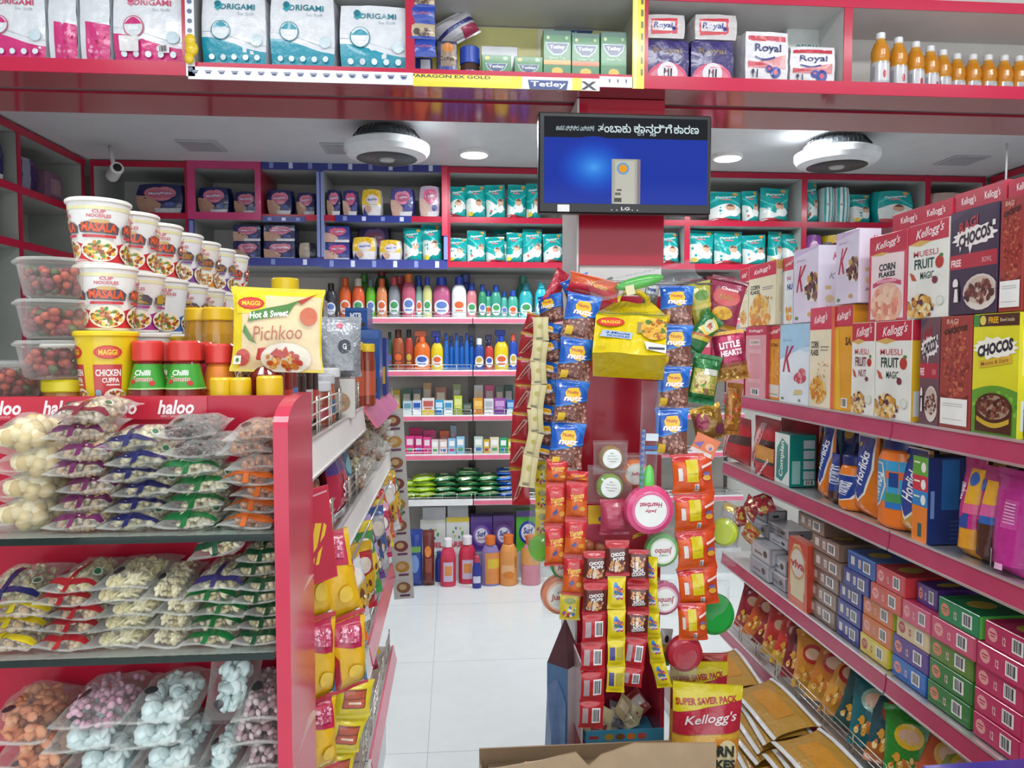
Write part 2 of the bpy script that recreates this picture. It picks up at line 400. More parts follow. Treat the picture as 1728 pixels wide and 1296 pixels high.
# printed edge strips
def lipstrip(name, pa, pb, ya, yb, col, marks, label):
    x0 = aty(pa, ya, LY-.01).x; x1 = aty(pb, yb, LY-.01).x; z1 = aty((pa+pb)/2, ya, LY-.01).z; z0 = aty((pa+pb)/2, yb, LY-.01).z
    g = G('glosscard'); g.box(x0, x1, LY-.0085, LY-.0065, z0, z1, col); paint(g, marks, face_front(x0, x1, z0, z1, LY-.0085)); return g.build(name, loft, label=label)
m = []
for i in range(17):
    u = .03+i*.058; m += [p_([(u-.016, .72), (u+.016, .72), (u+.008, .45), (u-.008, .45)], '3c4a78'), r_(u-.012, .62, u+.012, .66, 'dfe4ee')]
lipstrip('edge_strip', 317, 697, 117, 138, 'eef3f7', m, 'white strip with small blue marks')
m = [r_(0, 0, 1, .4, 'f1e23e'), t_('PARAGON EX GOLD', .2, .83, .42, .26, '30323c'), r_(.56, 0, 1, 1, 'eceff0'), t_('5X', .92, .4, .13, .7, '26262a', .04), r_(.52, .05, .58, 1, 'f1dc35'),
     p_([(.62, 0), (.61, .75), (.83, .75), (.82, 0)], '1f3f85'), t_('Tetley', .72, .38, .19, .55, 'f5f5f5'), r_(.85, .0, .9, 1, 'f3df45')]
lipstrip('edge_strip', 697, 1012, 128, 149, 'f3e559', m, 'yellow tea strip')
m = [p_([(u-.03, .75), (u+.03, .75), (u+.015, .4), (u-.015, .4)], '3c4a78') for u in (.3, .55, .8)]
lipstrip('edge_strip', 1012, 1068, 129, 147, 'eceff3', m, 'short white strip')
def poststrip(pa, pb, y0, y1, col, marks, label):
    x0 = aty(pa, y1, LY-.01).x; x1 = aty(pb, y1, LY-.01).x; z1 = LTOP+.12; z0 = aty(pa, y1, LY-.01).z
    g = G('glosscard'); g.box(x0, x1, LY-.0085, LY-.0065, z0, z1, col); paint(g, marks, face_front(x0, x1, z0, z1, LY-.0085)); g.build('post_strip', loft, label=label)
poststrip(1067, 1087, 0, 149, 'f2e33f', [r_(.15, 0, .35, 1, 'f7ef9a')]+[r_(.7, .1+i*.09, .9, .15+i*.09, '6b6a30') for i in range(9)], 'yellow upright strip')
poststrip(314, 329, 0, 128, 'e9edf2', [e_(.5, .05+i*.07, .3, .018, '5a6580', 8) for i in range(14)], 'white upright strip with marks')
g = G('film'); q = aty(321, 80, LY-.02)
for i, (dx, dz, r) in enumerate(((0, .02, .016), (.004, -.004, .019), (-.003, -.03, .014))): g.blob((q.x+dx, LY-.02, q.z+dz), (r, .009, r*1.1), 'e9c51e', n=10, m=6)
tag(g.build('yellow_tape_knot'), 'crumpled yellow tape knot on the white post strip by the pink tissue packs', 'tape')
# ---------------------------------------------------------------- upper wall cabinets along the back
Z2 = aty(650, 445, CY).z; Z1 = aty(650, 369, CY).z; Z0 = aty(650, 287, CY).z; CB = 5.08
BLUE = '2b3788'
def cabinet(pa, pb, label, kind='red', wall='back'):
    x0 = aty(pa, 370, CY).x if pa is not None else -2.15; x1 = aty(pb, 370, CY).x if pb is not None else 3.48
    t = thing('wall_cabinet', label, 'cabinet', ((x0+x1)/2, CB, Z2-.02), (0, 0, 0), 'open wall cabinets under the back ceiling')
    ox, oy, oz = (x0+x1)/2, CB, Z2-.02
    def bx(name, X0, X1, Y0, Y1, A, B, col, fin='laminate', lb=None): return G(fin).box(X0-ox, X1-ox, Y0-oy, Y1-oy, A-oz, B-oz, col).build(name, t, label=lb)
    bx('back_panel', x0+.018, x1-.018, CB-.012, CB, Z2, ZC-.02, 'b9b7b2', 'panel')
    for nm, z in (('bottom_board', Z2), ('middle_board', Z1), ('top_board', Z0+.01)):
        G('panel').box(x0+.018-ox, x1-.018-ox, CY+.004-oy, CB-.012-oy, z-.018-oz, z+.018-oz, 'b4b6b4').box(x0+.018-ox, x1-.018-ox, CY+.001-oy, CY+.004-oy, z-.018-oz, z+.018-oz, 'b3223f', 'laminate').build(nm, t)
    for xa, xb in ((x0, x0+.018), (x1-.018, x1)):
        G('panel').box(xa-ox, xb-ox, CY+.003-oy, CB-oy, Z2-.018-oz, ZC-.002-oz, 'b4b6b4').box(xa-ox, xb-ox, CY-oy, CY+.003-oy, Z2-.018-oz, ZC-.002-oz, 'b3223f', 'laminate').build('side_panel', t)
    return t, bx, x0, x1
t, bx, x0, x1 = cabinet(None, 318, 'open red wall cabinet in the dim left corner with a large navy pack')
t, bx, x0, x1 = cabinet(318, 541, 'open wall cabinet with a pink frame and blue strips left of the back wall')
xm = aty(441, 330, CY).x
for a, b, c, d, lb in ((x0, xm, Z1-.02, Z1+.024, 1), (x0, xm, Z0-.012, Z0+.04, 1), (x0-.0, x0+.045, Z1+.024, Z0-.012, 1), (xm-.035, xm, Z1+.024, Z0-.012, 1)):
    bx('frame_strip', a, b, CY-.012, CY-.001, c, d, 'c43d74', 'glosscard', 'pink frame strip')
bx('divider', xm-.016, xm, CY, CB-.02, Z1+.019, Z0-.009, 'b3223f')
def strip(bx, a, b, c, d, n=5):
    bx('edge_strip', a, b, CY-.006, CY-.001, c, d, BLUE, 'glosscard', 'blue printed strip')
    for i in range(n):
        u = a+(b-a)*(i+.5)/n; bx('strip_mark', u-.012, u+.012, CY-.0068, CY-.006, c+.008, d-.008, 'cfd4ee' if i % 2 else '7f8cc8', 'glosscard', 'pale mark')
strip(bx, xm+.005, x1, Z0-.01, Z0+.04, 3); strip(bx, xm+.005, xm+.26, Z1-.03, Z1+.005, 3); strip(bx, x0+.02, x1, Z2-.02, Z2+.03, 4); strip(bx, x1-.019, x1, Z2+.03, Z0-.01, 1); strip(bx, x0, x0+.035, Z2+.03, Z1-.02, 1)
t, bx, x0, x1 = cabinet(541, 755, 'open wall cabinet with blue strips holding blue and yellow diaper packs')
strip(bx, x0, x1-.04, Z0-.01, Z0+.04, 6); strip(bx, x0+.09, x0+.55, Z1-.024, Z1+.018, 4); strip(bx, x0, x1, Z2-.03, Z2+.025, 6); strip(bx, x0, x0+.019, Z2+.03, Z0-.01, 1); strip(bx, x1-.022, x1, Z2+.02, Z1-.1, 1)
bx('edge_strip', x1-.034, x1, CY-.006, CY-.001, Z1-.1, Z0+.03, 'd0304f', 'glosscard', 'red strip')
t, bx, x0, x1 = cabinet(755, 960, 'open red wall cabinet of teal diaper packs left of the screen')
t, bx, x0, x1 = cabinet(960, 1160, 'open red wall cabinet hidden behind the pillar and the screen')
t, bx, x0, x1 = cabinet(1160, 1357, 'open red wall cabinet of teal diaper packs right of the screen')
t, bx, x0, x1 = cabinet(1357, 1565, 'open red wall cabinet under the right ceiling fan with striped teal packs')
t, bx, x0, x1 = cabinet(1565, None, 'open red wall cabinet in the far right corner')
def sidecab(X0, X1, Y0, Y1, label, ys):
    """cabinet along a side wall; X0 is the open front"""
    t = thing('side_cabinet', label, 'cabinet', (X1, (Y0+Y1)/2, 0)); ox, oy = X1, (Y0+Y1)/2
    a, b = min(X0, X1), max(X0, X1)
    for z in (.05, .75, Z2-.29, Z1-.05, ZC-.03) if X0 < 0 else (Z2, Z1, ZC-.03):
        if X0 < 0: z = {Z2-.29: Z2, Z1-.05: Z1}.get(z, z)
        G('panel').box(a-ox, b-ox, Y0-oy, Y1-oy, z-.018, z+.018, 'a4a6a2').box(X0-ox-.003, X0-ox+.003, Y0-oy, Y1-oy, z-.019, z+.019, 'b3223f', 'laminate').build('shelf_board', t)
    for y in ys: G('panel').box(a-ox, b-ox, y-.014-oy, y+.014-oy, Z2 if X0 > 0 else .07, ZC-.05, '9fa39c').box(X0-ox-.0028, X0-ox+.0028, y-.015-oy, y+.015-oy, Z2 if X0 > 0 else .07, ZC-.05, 'a82240', 'laminate').build('divider', t)
    G('panel').box(X1-ox-.006, X1-ox+.006, Y0-oy, Y1-oy, 0.04 if X0 < 0 else Z2, ZC-.02, 'a9aaa6').build('back_panel', t); return t
SX = atx(83, 419, -2.17)
sidecab(-2.17, -2.485, 2.77, 4.63, 'dim red side cabinet along the left wall behind the cup noodles', (2.8, 3.4, 3.95, 4.6))
sidecab(3.5, 3.835, 2.77, 4.63, 'red side cabinet at the far right edge above the cereal boxes', (2.8, 3.6, 4.6))
# ---------------------------------------------------------------- lights, fans, hatches on the back ceiling
def downlight(px, py, label):
    p = atz(px, py, ZC); t = thing('ceiling_light', label, 'lamp', (p.x, p.y, ZC), (0, 0, 0), 'lit ceiling lights')
    G('plastic').lathe([(.085, 0), (.085, -.018), (.078, -.022)][::-1], 'f2f2f2', n=28).build('rim', t)
    G('lamp').lathe([(.001, -.0235), (.076, -.0232), (.076, -.0222)], 'ffffff', n=28).build('diffuser', t)
downlight(800, 256, 'round lit ceiling light between the left fan and the screen')
downlight(1228, 262, 'round lit ceiling light right of the screen')
def hatch(px, py, label, s=.11):
    p = atz(px, py, ZC); g = G('panel'); g.box(-s, s, -s, s, -.008, 0, 'b2b4b8', bev=.003); g.box(-s*.8, s*.8, -s*.8, s*.8, -.011, -.008, 'a2a4a9')
    tag(g.build('ceiling_panel', None, (p.x, p.y, ZC)), label, 'ceiling panel')
hatch(340, 245, 'unlit square ceiling panel above the pink framed cabinet'); hatch(578, 250, 'unlit square ceiling panel beside the left fan'); hatch(1622, 270, 'unlit ceiling panel right of the right fan')
def fan(px, py, label):
    Y = 3.86; p = aty(px, py, Y); t = thing('ceiling_fan', label, 'fan', (p.x, Y, ZC), (0, 0, 0), 'drum shaped ceiling fans')
    dz = p.z-ZC
    G('plastic').lathe([(.07, dz+.09), (.07, 0)], '55585c', n=24).build('mount', t)
    g = G('plastic'); g.lathe([(.155, dz+.03), (.17, dz+.055), (.165, dz+.075), (.13, dz+.1), (.001, dz+.105)], '3b4046', n=40)
    for k in range(40):
        a = 2*PI*k/40; x, y = math.cos(a), math.sin(a); g.tube([(x*.178, y*.178, dz+.03), (x*.182, y*.182, dz+.06), (x*.15, y*.15, dz+.1)], .0035, '23262a', n=4)
    g.build('louvre', t, label='dark slatted upper louvre')
    G('plastic').lathe([(.165, dz-.05), (.215, dz-.035), (.232, dz-.01), (.232, dz+.022), (.205, dz+.036), (.15, dz+.036)], 'e4e9ec', n=44).build('ring', t, label='white outer ring')
    g = G('plastic'); g.lathe([(.001, dz-.052), (.165, dz-.05), (.165, dz-.04)], '3a3f45', n=40)
    for r in (.06, .09, .12, .145): g.lathe([(r-.002, dz-.0515), (r+.002, dz-.0525), (r+.003, dz-.0505)], '22262b', n=36, cap0=False, cap1=False)
    g.build('grille', t, label='dark round grille')
    G('plastic').lathe([(.001, dz-.062), (.038, dz-.06), (.042, dz-.05)], 'b9bec2', n=24).build('hub', t)
    t.scale = (.93, .93, .93)
fan(653, 256, 'white and dark drum ceiling fan above the blue stripped cabinet'); fan(1412, 269, 'white and dark drum ceiling fan at the right above the cereal boxes')
p = aty(193, 291, 4.3); t = thing('security_camera', 'white bullet security camera in the left ceiling corner', 'camera', (p.x, 4.3, p.z))
G('plastic').lathe([(.03, -.06), (.034, -.055), (.034, .07), (.028, .075)], 'dcdcda', n=20, xf=Euler((R(80), 0, R(35))).to_matrix().to_4x4()).build('body', t)
G('plastic').lathe([(.0, 0), (.022, 0), (.022, .004)], '151515', n=18, xf=Matrix.Translation(Euler((R(80), 0, R(35))).to_matrix() @ Vector((0, 0, .074))) @ Euler((R(80), 0, R(35))).to_matrix().to_4x4()).build('lens', t)
G('plastic').tube([(0, 0, .03), (-.02, .02, .09), (-.04, .05, ZC-p.z)], .012, 'd5d5d3').build('bracket', t)
p = aty(1697, 318, 3.9); t = thing('ceiling_hook', 'white hanging hook with a ring under the right ceiling corner', 'hook', (p.x, 3.9, p.z))
G('plastic').tube([(.03*math.cos(2*PI*k/16), 0, .03*math.sin(2*PI*k/16)) for k in range(16)], .007, 'dfe2e4', closed=True).build('ring', t)
G('plastic').tube([(0, 0, .03), (0, 0, ZC-p.z)], .006, 'd0d3d6').build('rod', t)
# ---------------------------------------------------------------- television
TY = 2.15; a = aty(909, 188, TY); b = aty(1199, 363, TY); TW = b.x-a.x; TH = a.z-b.z
tv = thing('television', 'black wall screen showing a blue picture under white lettering', 'screen', ((a.x+b.x)/2, TY, b.z))
g = G('plastic'); g.box(-TW/2, TW/2, 0, .035, 0, TH, '0d0e11', bev=.004); g.box(-TW/2+.06, TW/2-.06, .035, .07, .05, TH-.05, '111214', bev=.006); g.build('housing', tv); G('metal').box(-.09, .09, .07, 2.2945-TY, TH*.25, TH*.7, '2a2b2e').build('wall_bracket', tv)
g = G('screenlit'); sx0, sx1, sz0, sz1 = -TW/2+.016, TW/2-.012, .028, TH-.012; S = face_front(sx0, sx1, sz0, sz1, 0)
g.box(sx0, sx1, -.0006, 0, sz0, sz1, '05070b')
art = [r_(0, 0, 1, .76, '0430a8')]
cs = [(4+int(66*(k/15)**2.2), 48+int(112*(k/15)**1.4), 168+int(80*k/15)) for k in range(16)]
for i, c in enumerate(cs):
    k = 1-i/len(cs); art.append(e_(.3, .42, .24*k, .36*k, '%02x%02x%02x' % c, 28))
art += [p_([(.41, 0), (.41, .52), (.58, .52), (.58, 0)], 'b3b2a6'), p_([(.43, 0), (.43, .5), (.55, .5), (.55, 0)], 'c9c7ba'), r_(.565, 0, .585, .52, '8b7f86'), e_(.478, .41, .038, .07, '6aa6d6'), e_(.478, .41, .026, .048, 'f2a51d'),
        r_(.425, .02, .47, .07, '55554a'), r_(.43, .1, .465, .13, '6a6a5c'), r_(.44, .15, .47, .17, '55554a')]
art += [t_('ತಂಬಾಕು', .425, .875, .2, .105, 'dff2f5', .012), t_('ಕಾನರಿಗೆ', .66, .878, .235, .105, 'dff2f5', .012), t_('ಯ', .585, .815, .04, .045, 'dff2f5', .012), t_('ಸ', .66, .812, .035, .045, 'dff2f5', .012), t_('ಕಾರಣ', .865, .875, .155, .1, 'dff2f5', .012),
        t_('ಶಾಸನ ವಿಧಿಸಿದ ಎಚ್ಚರಿಕೆ', .185, .86, .23, .07, 'bcd3da', .01)]
paint(g, art, lambda u, v, o: S(u, v, o+.0006)); g.build('screen', tv, label='lit screen with a blue picture')
g = G('plastic'); paint(g, [t_('LG', .5, .5, .05, .4, 'd5d5d5')]+[e_(.42+.03*i, .3, .004, .08, 'b9b9b9', 8) for i in range(6)], face_front(-TW/2, TW/2, .004, .026, 0)); g.build('lettering', tv)
G('card').box(-TW/2+.055, -TW/2+.09, -.0012, 0, .004, .024, 'd9d9d6').build('sticker', tv)
# ---------------------------------------------------------------- rack bays along the back wall
BY = 4.75; BZ = [aty(720, y, BY).z for y in (540, 629, 705, 771, 848)]
BX = [aty(568, 600, BY).x, aty(798, 600, BY).x, aty(1028, 600, BY).x, aty(1258, 600, BY).x]
for x0, x1, lb, k in ((BX[0]-.85, BX[0], 'grey back wall rack hidden behind the left stand', 0), (BX[0], BX[1], 'back wall rack with cleaning bottles at the end of the aisle', 1), (BX[1], BX[2], 'back wall rack just left of the pillar', 2), (BX[2], BX[3], 'back wall rack behind the pillar', 3)):
    ox = (x0+x1)/2; t = thing('wall_rack', lb, 'rack', (ox, YB-.02, 0), (0, 0, 0), 'metal racks along the back wall')
    def bx(name, X0, X1, Y0, Y1, A, B, col, fin='panel', par=None): return G(fin).box(X0-ox, X1-ox, Y0-YB+.02, Y1-YB+.02, A, B, col).build(name, par or t)
    bx('back_panel', x0+.015, x1-.015, YB-.05, YB-.03, .1, Z2-.05, 'b3aca4')
    for x in (x0+.012, x1-.012): bx('post', x-.012, x+.012, YB-.055, YB-.02, .0, Z2-.05, '54504e', 'metal')
    for i, z in enumerate(BZ):
        s = bx('shelf', x0+.004, x1-.004, BY+.006, YB-.055, z-.01, z+.012, 'd9dadb', 'metal')
        wide = i == 4 and k == 1
        g = G('glosscard'); g.box(x0+.003-ox, x1-.003-ox, BY-YB+.02-.004, BY-YB+.026, z-.022, z+.018, 'e6e7e8'); 
        if not wide: g.box(x0+.003-ox, x1-.003-ox, BY-YB+.02-.006, BY-YB+.016, z-.018, z+.008, 'e0708c')
        g.build('price_lip', t, label='pink price lip' if not wide else None)
        g = G('metal'); y = BY-YB+.02+.012; a, b = x0+.012-ox, x1-.012-ox
        for h in (.028, .05): g.tube([(a, y, z+h), (b, y, z+h)], .0022, 'e3e3e0', n=5)
        n = 9
        for q in range(n+1): xx = a+(b-a)*q/n; g.tube([(xx, y, z+.012), (xx, y, z+.05)], .0018, 'e3e3e0', n=5)
        g.build('wire_guard', t)
    bx('base', x0+.004, x1-.004, BY+.01, YB-.055, .0, .17, 'd4d6d7', 'metal'); bx('plinth', x0+.004, x1-.004, BY+.03, BY+.04, .0, .16, 'c9cacb', 'metal')
# ---------------------------------------------------------------- right gondola
GX = 1.2; GB = 1.64; GZ = [1.5-.198, 1.5-.505, 1.5-.91, 1.5-1.24]; GY = [.75, aty(1507, 711, 2).y*0+2.0, 3.25]
GY[1] = atx(1507, 711, GX).y; GY[2] = atx(1222, 668, GX).y
GLIP = [GX, GX, GX, GX]
rg = []
for k in (0, 1):
    y0, y1 = GY[k], GY[k+1]; oy = (y0+y1)/2
    t = thing('shelf_rack', ('near bay of the right shelf rack with pink price lips', 'far bay of the right shelf rack beside the hanging snacks')[k], 'rack', (GB, oy, 0), (0, 0, 0), 'bays of the right shelf rack'); rg.append(t)
    def bx(name, X0, X1, Y0, Y1, A, B, col, fin='panel', lb=None): return G(fin).box(X0-GB, X1-GB, Y0-oy, Y1-oy, A, B, col).build(name, t, label=lb)
    bx('back_panel', GB-.02, GB, y0+.002, y1-.002, .05, 1.95, '6b3038')
    for y in (y0+.014, y1-.014): bx('post', GB, GB+.03, y-.012, y+.012, 0, 1.97, '8b8b8b', 'metal')
    for i, z in enumerate(GZ):
        bx('shelf', GX+.004, GB-.02, y0+.003, y1-.003, z-.02, z-.002, 'cfd0d0', 'metal')
        g = G('glosscard'); xx = GX-GB
        g.add([(xx, y0+.004-oy, z), (xx, y1-.004-oy, z), (xx-.006, y1-.004-oy, z-.048), (xx-.006, y0+.004-oy, z-.048), (xx+.006, y0+.004-oy, z), (xx+.006, y1-.004-oy, z), (xx+.0, y1-.004-oy, z-.048), (xx+.0, y0+.004-oy, z-.048)],
              [(0, 1, 2, 3), (4, 7, 6, 5), (0, 4, 5, 1), (3, 2, 6, 7), (0, 3, 7, 4), (1, 5, 6, 2)], 'b23f60')
        g.box(xx-.003, xx+.006, y0+.004-oy, y1-.004-oy, z-.002, z+.004, 'e6dfe2', 'metal'); g.box(xx-.0085, xx+.002, y0+.004-oy, y1-.004-oy, z-.053, z-.047, 'd8d0d4', 'metal')
        g.build('price_lip', t, label='pink price lip with pale edges')
        if i == 3:
            g = G('metal'); x = GX-GB+.012
            for h in (.025, .045, .065): g.tube([(x, y0+.02-oy, z+h), (x, y1-.02-oy, z+h)], .002, 'd9cfc0', n=5)
            for q in range(8):
                yy = y0+.02-oy+(y1-y0-.04)*q/7; g.tube([(x, yy-.012, z), (x, yy-.012, z+.066), (x, yy+.012, z+.066), (x, yy+.012, z)], .0022, 'd9cfc0', n=5)
            g.build('wire_guard', t)
    bx('base', GX-.33, GB-.02, max(y0+.003, 1.33), y1-.003, .0, .055, 'cbbfc4', 'metal')
# ---------------------------------------------------------------- left gondola side shelves
HX = -.235; HY = [1.09, 1.95, 2.72]; HZ = [(1.342, -.235), (1.124, -.235), (.71, -.226), (.40, -.224)]
for k in (0, 1):
    y0, y1 = HY[k], HY[k+1]; oy = (y0+y1)/2
    t = thing('shelf_rack', ('near bay of the left shelf rack with white lips and wire guards', 'far bay of the left shelf rack with tilted pink lips')[k], 'rack', (-.62, oy, 0), (0, 0, 0), 'bays of the left shelf rack')
    def bx(name, X0, X1, Y0, Y1, A, B, col, fin='panel', lb=None): return G(fin).box(X0+.62, X1+.62, Y0-oy, Y1-oy, A, B, col).build(name, t, label=lb)
    bx('back_panel', -.64, -.62, y0+.002, y1-.002, .05, 1.36, '7a6f70')
    for y in (y0+.014, y1-.014): bx('post', -.67, -.64, y-.012, y+.012, 0, 1.36, '8b8b8b', 'metal')
    for i, (z, x) in enumerate(HZ):
        bx('shelf', -.62, x-.004, y0+.003, y1-.003, z-.018, z, 'd4d4d2', 'metal')
        g = G('metal'); xx = x+.62
        c = 'e4e3df' if (k == 0 or i == 1) else 'd9667f'
        tilt = .0 if c != 'd9667f' else .03 if i == 0 else .004
        g.add([(xx, y0+.004-oy, z+.004), (xx, y1-.004-oy, z+.004), (xx+tilt+.008, y1-.004-oy, z-.05), (xx+tilt+.008, y0+.004-oy, z-.05), (xx-.006, y0+.004-oy, z+.004), (xx-.006, y1-.004-oy, z+.004), (xx+tilt+.002, y1-.004-oy, z-.05), (xx+tilt+.002, y0+.004-oy, z-.05)],
              [(0, 3, 2, 1), (4, 5, 6, 7), (0, 1, 5, 4), (3, 7, 6, 2), (0, 4, 7, 3), (1, 2, 6, 5)], c, 'glosscard' if tilt else 'panel')
        if not tilt: g.box(xx-.002, xx+.011, y0+.004-oy, y1-.004-oy, z-.054, z-.05, 'f1f0ee'); g.box(xx-.004, xx+.003, y0+.004-oy, y1-.004-oy, z+.004, z+.008, 'f1f0ee')
        g.build('price_lip', t)
        g = G('metal'); x = xx-.014
        for h in (.022, .04, .062): g.tube([(x, y0+.01-oy, z+h), (x, y1-.01-oy, z+h)], .002, 'e2e0d6', n=5)
        for q in range(7):
            yy = y0+.03-oy+(y1-y0-.06)*q/6; g.tube([(x, yy-.012, z), (x, yy-.012, z+.07), (x, yy+.012, z+.07), (x, yy+.012, z)], .0022, 'e2e0d6', n=5)
        g.build('wire_guard', t)
    bx('base', -.62, -.255, y0+.003, y1-.003, .0, .16, 'd0d0d0', 'metal')
# ---------------------------------------------------------------- haloo end stand
EY = .93; EB = 1.075; EX1 = aty(488, 900, EY).x; EX0 = -.86; PT = aty(477, 900, EY).x-aty(466, 900, EY).x
st = thing('display_stand', 'red end stand with glass shelves of bagged nuts and curved side panel', 'stand', (-.5, 1.0, 0))
def sx(x): return x+.5
ZH = aty(300, 668, EB).z
g = G('laminate'); g.box(sx(EX0), sx(EX1-.018), EB-1, EB-1+.01, 0, ZH, 'b51f38'); g.build('back_panel', st)
# side panel with a curved top
pts = [(EY, 0), (EB+.012, 0), (EB+.012, ZH+.004)]
ztop = aty(470, 722, EY).z
for i in range(9):
    a = PI/2+PI/2*i/8; pts.append((EY+.1+.1*math.cos(a), ztop-.0+(ZH+.004-ztop)*math.sin(a)))
n = len(pts); vs = [(sx(EX1-.018), y-1, z) for y, z in pts]+[(sx(EX1), y-1, z) for y, z in pts]
fs = [list(range(n)), list(range(n, 2*n))[::-1]]+[(i, i+n, (i+1) % n+n, (i+1) % n) for i in range(n)]
g = G('laminate'); g.add(vs, fs, 'c23850'); g.build('side_panel', st)
tx = [EX0, aty(350, 690, EB).x]; hz0, hz1 = aty(200, 708, EB).z, aty(200, 669, EB).z
g = G('glosscard'); g.box(sx(EX0), sx(tx[1]), EB-1-.002, EB-1, hz0, hz1, 'c3253c'); W = tx[1]-EX0; art = []
for px in (5, 105, 201, 298):
    cx = (aty(px, 690, EB).x-EX0)/W; art += [t_('haloo', cx, .53, 58/1250*EB/W, .62, 'fbe9ea', .03, .25), t_('SIMPLY DELICIOUS', cx-.01, .14, 36/1250*EB/W, .09, 'f0c9cd', .0)]
paint(g, art, face_front(sx(EX0), sx(tx[1]), hz0, hz1, EB-1-.002)); g.build('header_strip', st, label='red strip with white haloo lettering')
EZ = [aty(250, 905, EY).z, aty(250, 1108, EY).z, aty(250, 1108, EY).z-.235]
for z in EZ:
    s = G('glass').box(sx(EX0), sx(EX1-.02), EY-1+.001, EB-1-.001, z-.008, z, '9fb5ab').build('glass_shelf', st, label='clear glass shelf with dark front edge')
    G('darkglass').box(sx(EX0), sx(EX1-.02), EY-1-.001, EY-1+.001, z-.0085, z, '152420').build('front_edge', s, label='dark polished edge')
RISER = aty(250, 668, EB).z-.022
bd = G('panel').box(sx(-.86), sx(-.4), EB-1+.014, .98, RISER-.012, RISER, 'c9c3bd'); bd.box(sx(-.86), sx(-.84), EB-1+.014, .98, 0, RISER-.012, 'c9c3bd'); bd.box(sx(-.69), sx(-.675), EB-1+.014, .98, 0, RISER-.012, 'c9c3bd'); bd.build('top_board', st)
# ================================================================ products: printed fronts
RB = R(-90)                     # front turned to the aisle on its left (-x)
FLAKE = ['e0a030', 'd98a28', 'efc060', 'c87a20']; NUTM = ['8a5a2c', 'c98f3a', 'e6c070', '5b3a22', 'b3423a']; CHOC = ['5a2f26', '6e3b2e', '472520', '8a5a48']
def bowl(cu, cv, ru, asp, cols, rim='e8e2da', seed=1, n=60):
    return [e_(cu, cv, ru, ru*asp*.8, rim), s_(n, cu, cv, ru*.86, ru*asp*.68, ru*.2, cols, seed, asp)]
def k_logo(cu, cv, wu, hv, c='fbeff0'): return t_("Kellogg's", cu, cv, wu, hv, c, .012, .35, 4)
def art_corn(asp, border='cf4a62'):
    return [r_(0, 0, 1, .8, border), p_([(.06, .02), (.94, .02), (.94, .76), (.06, .79)], 'efdcdc'), r_(0, .78, 1, 1, 'c22f48'), p_([(.0, .78), (.35, .76), (.55, .78), (.35, .8)], 'd8b060'), k_logo(.5, .885, .66, .11),
            t_('CORN', .5, .62, .44, .085, '2b3a3a', .04), t_('FLAKES', .5, .535, .44, .06, '2b3a3a', .04), band(.12, .88, lambda u: .46+.03*math.cos(6*(u-.5)), lambda u: .41+.03*math.cos(6*(u-.5)), 'c8506e'), r_(.24, .44, .76, .475, 'e79ab0')]+bowl(.5, .19, .42, asp, ['e89a80', 'e8b090', 'd98470', 'f2cdb0'], 'e9b9a6', 3)
def art_corn_cream(asp):
    return [r_(0, 0, 1, .8, 'eadfc0'), r_(0, .78, 1, 1, 'cc3350'), k_logo(.5, .885, .62, .1), t_('CORN', .24, .63, .36, .075, '20302c', .03), t_('FLAKES', .24, .55, .36, .06, '20302c', .03), r_(.52, .6, .9, .615, '9a948a'), r_(.52, .57, .86, .582, '9a948a')]+bowl(.42, .17, .4, asp, FLAKE, 'e6cf9c', 5, 70)+[s_(14, .6, .38, .34, .08, .03, FLAKE, 8, asp)]
def art_muesli(asp, l3='MAGIC', l2='FRUIT', c3='2f4a40'):
    return [r_(0, 0, 1, .8, 'e9ebe3'), r_(0, .8, 1, 1, 'c22f46'), p_([(.0, .795), (.3, .765), (.6, .8), (.3, .83)], 'd9b05e'), k_logo(.54, .9, .7, .13), t_('MUESLI', .45, .685, .62, .062, 'cf5560', .01), t_(l2, .42, .575, .5, .105, '23463c' if l3 != 'NUT' else '7c2f4a', .025), t_(l3, .5, .45, .34, .075, c3, .01),
            e_(.8, .57, .1, .1*asp, 'b8362c', 14), e_(.84, .635, .05, .02, '4f7a34', 8), p_([(.05, .5), (.16, .47), (.24, .4), (.12, .41)], 'c0563a'), e_(.7, .39, .07, .06*asp, '7d2f45', 10),
            s_(70, .36, .12, .36, .13, .06, ['c98f3a', 'e6c070', '8a4b2c', 'efd9a0', 'd9a13c', '5b3040'], 6, asp), e_(.84, .17, .09, .05, 'c5cec2'), e_(.84, .17, .075, .04, 'dfe4da')]
def art_k(asp, base='d9d0e4', bowlc=CHOC):
    return [r_(0, 0, 1, 1, base), band(0, 1, lambda u: .9+.08*u, lambda u: 1, 'c9b4d6'), t_('K', .32, .6, .42, .36, 'b3233f', .02, .5), t_('Special', .3, .85, .36, .05, 'b48aa6', 0, .2)]+bowl(.82, .46, .36, asp, bowlc+['c79a4a'], 'e6dcd2', 4)+[e_(.7, .1, .09, .03, 'c99a50'), e_(.15, .06, .07, .025, '5a8a48')]
def art_kblue(asp):
    return [wave(0, 1, 0, lambda u: .7+.05*math.sin(5*u), 'dfe9ef'), wave(0, 1, .72, lambda u: 1, '8fc0de'), band(0, 1, lambda u: .55+.2*u, lambda u: .99, 'a5cde6'), t_('K', .3, .56, .4, .34, 'b02a4a', .02, .45), t_('Special', .26, .8, .34, .05, '7a9cc0', 0, .2),
            e_(.72, .33, .2, .07, 'c65463'), e_(.78, .4, .12, .05, 'd06a74'), s_(12, .72, .35, .2, .07, .05, ['c04a5a', 'e09aa0'], 3, asp), p_([(.5, .1), (.8, .13), (.78, .18), (.55, .17)], 'd9c088'), r_(.08, .03, .16, .06, '4c7a4a'), r_(.68, .03, .74, .06, '5c8a58')]
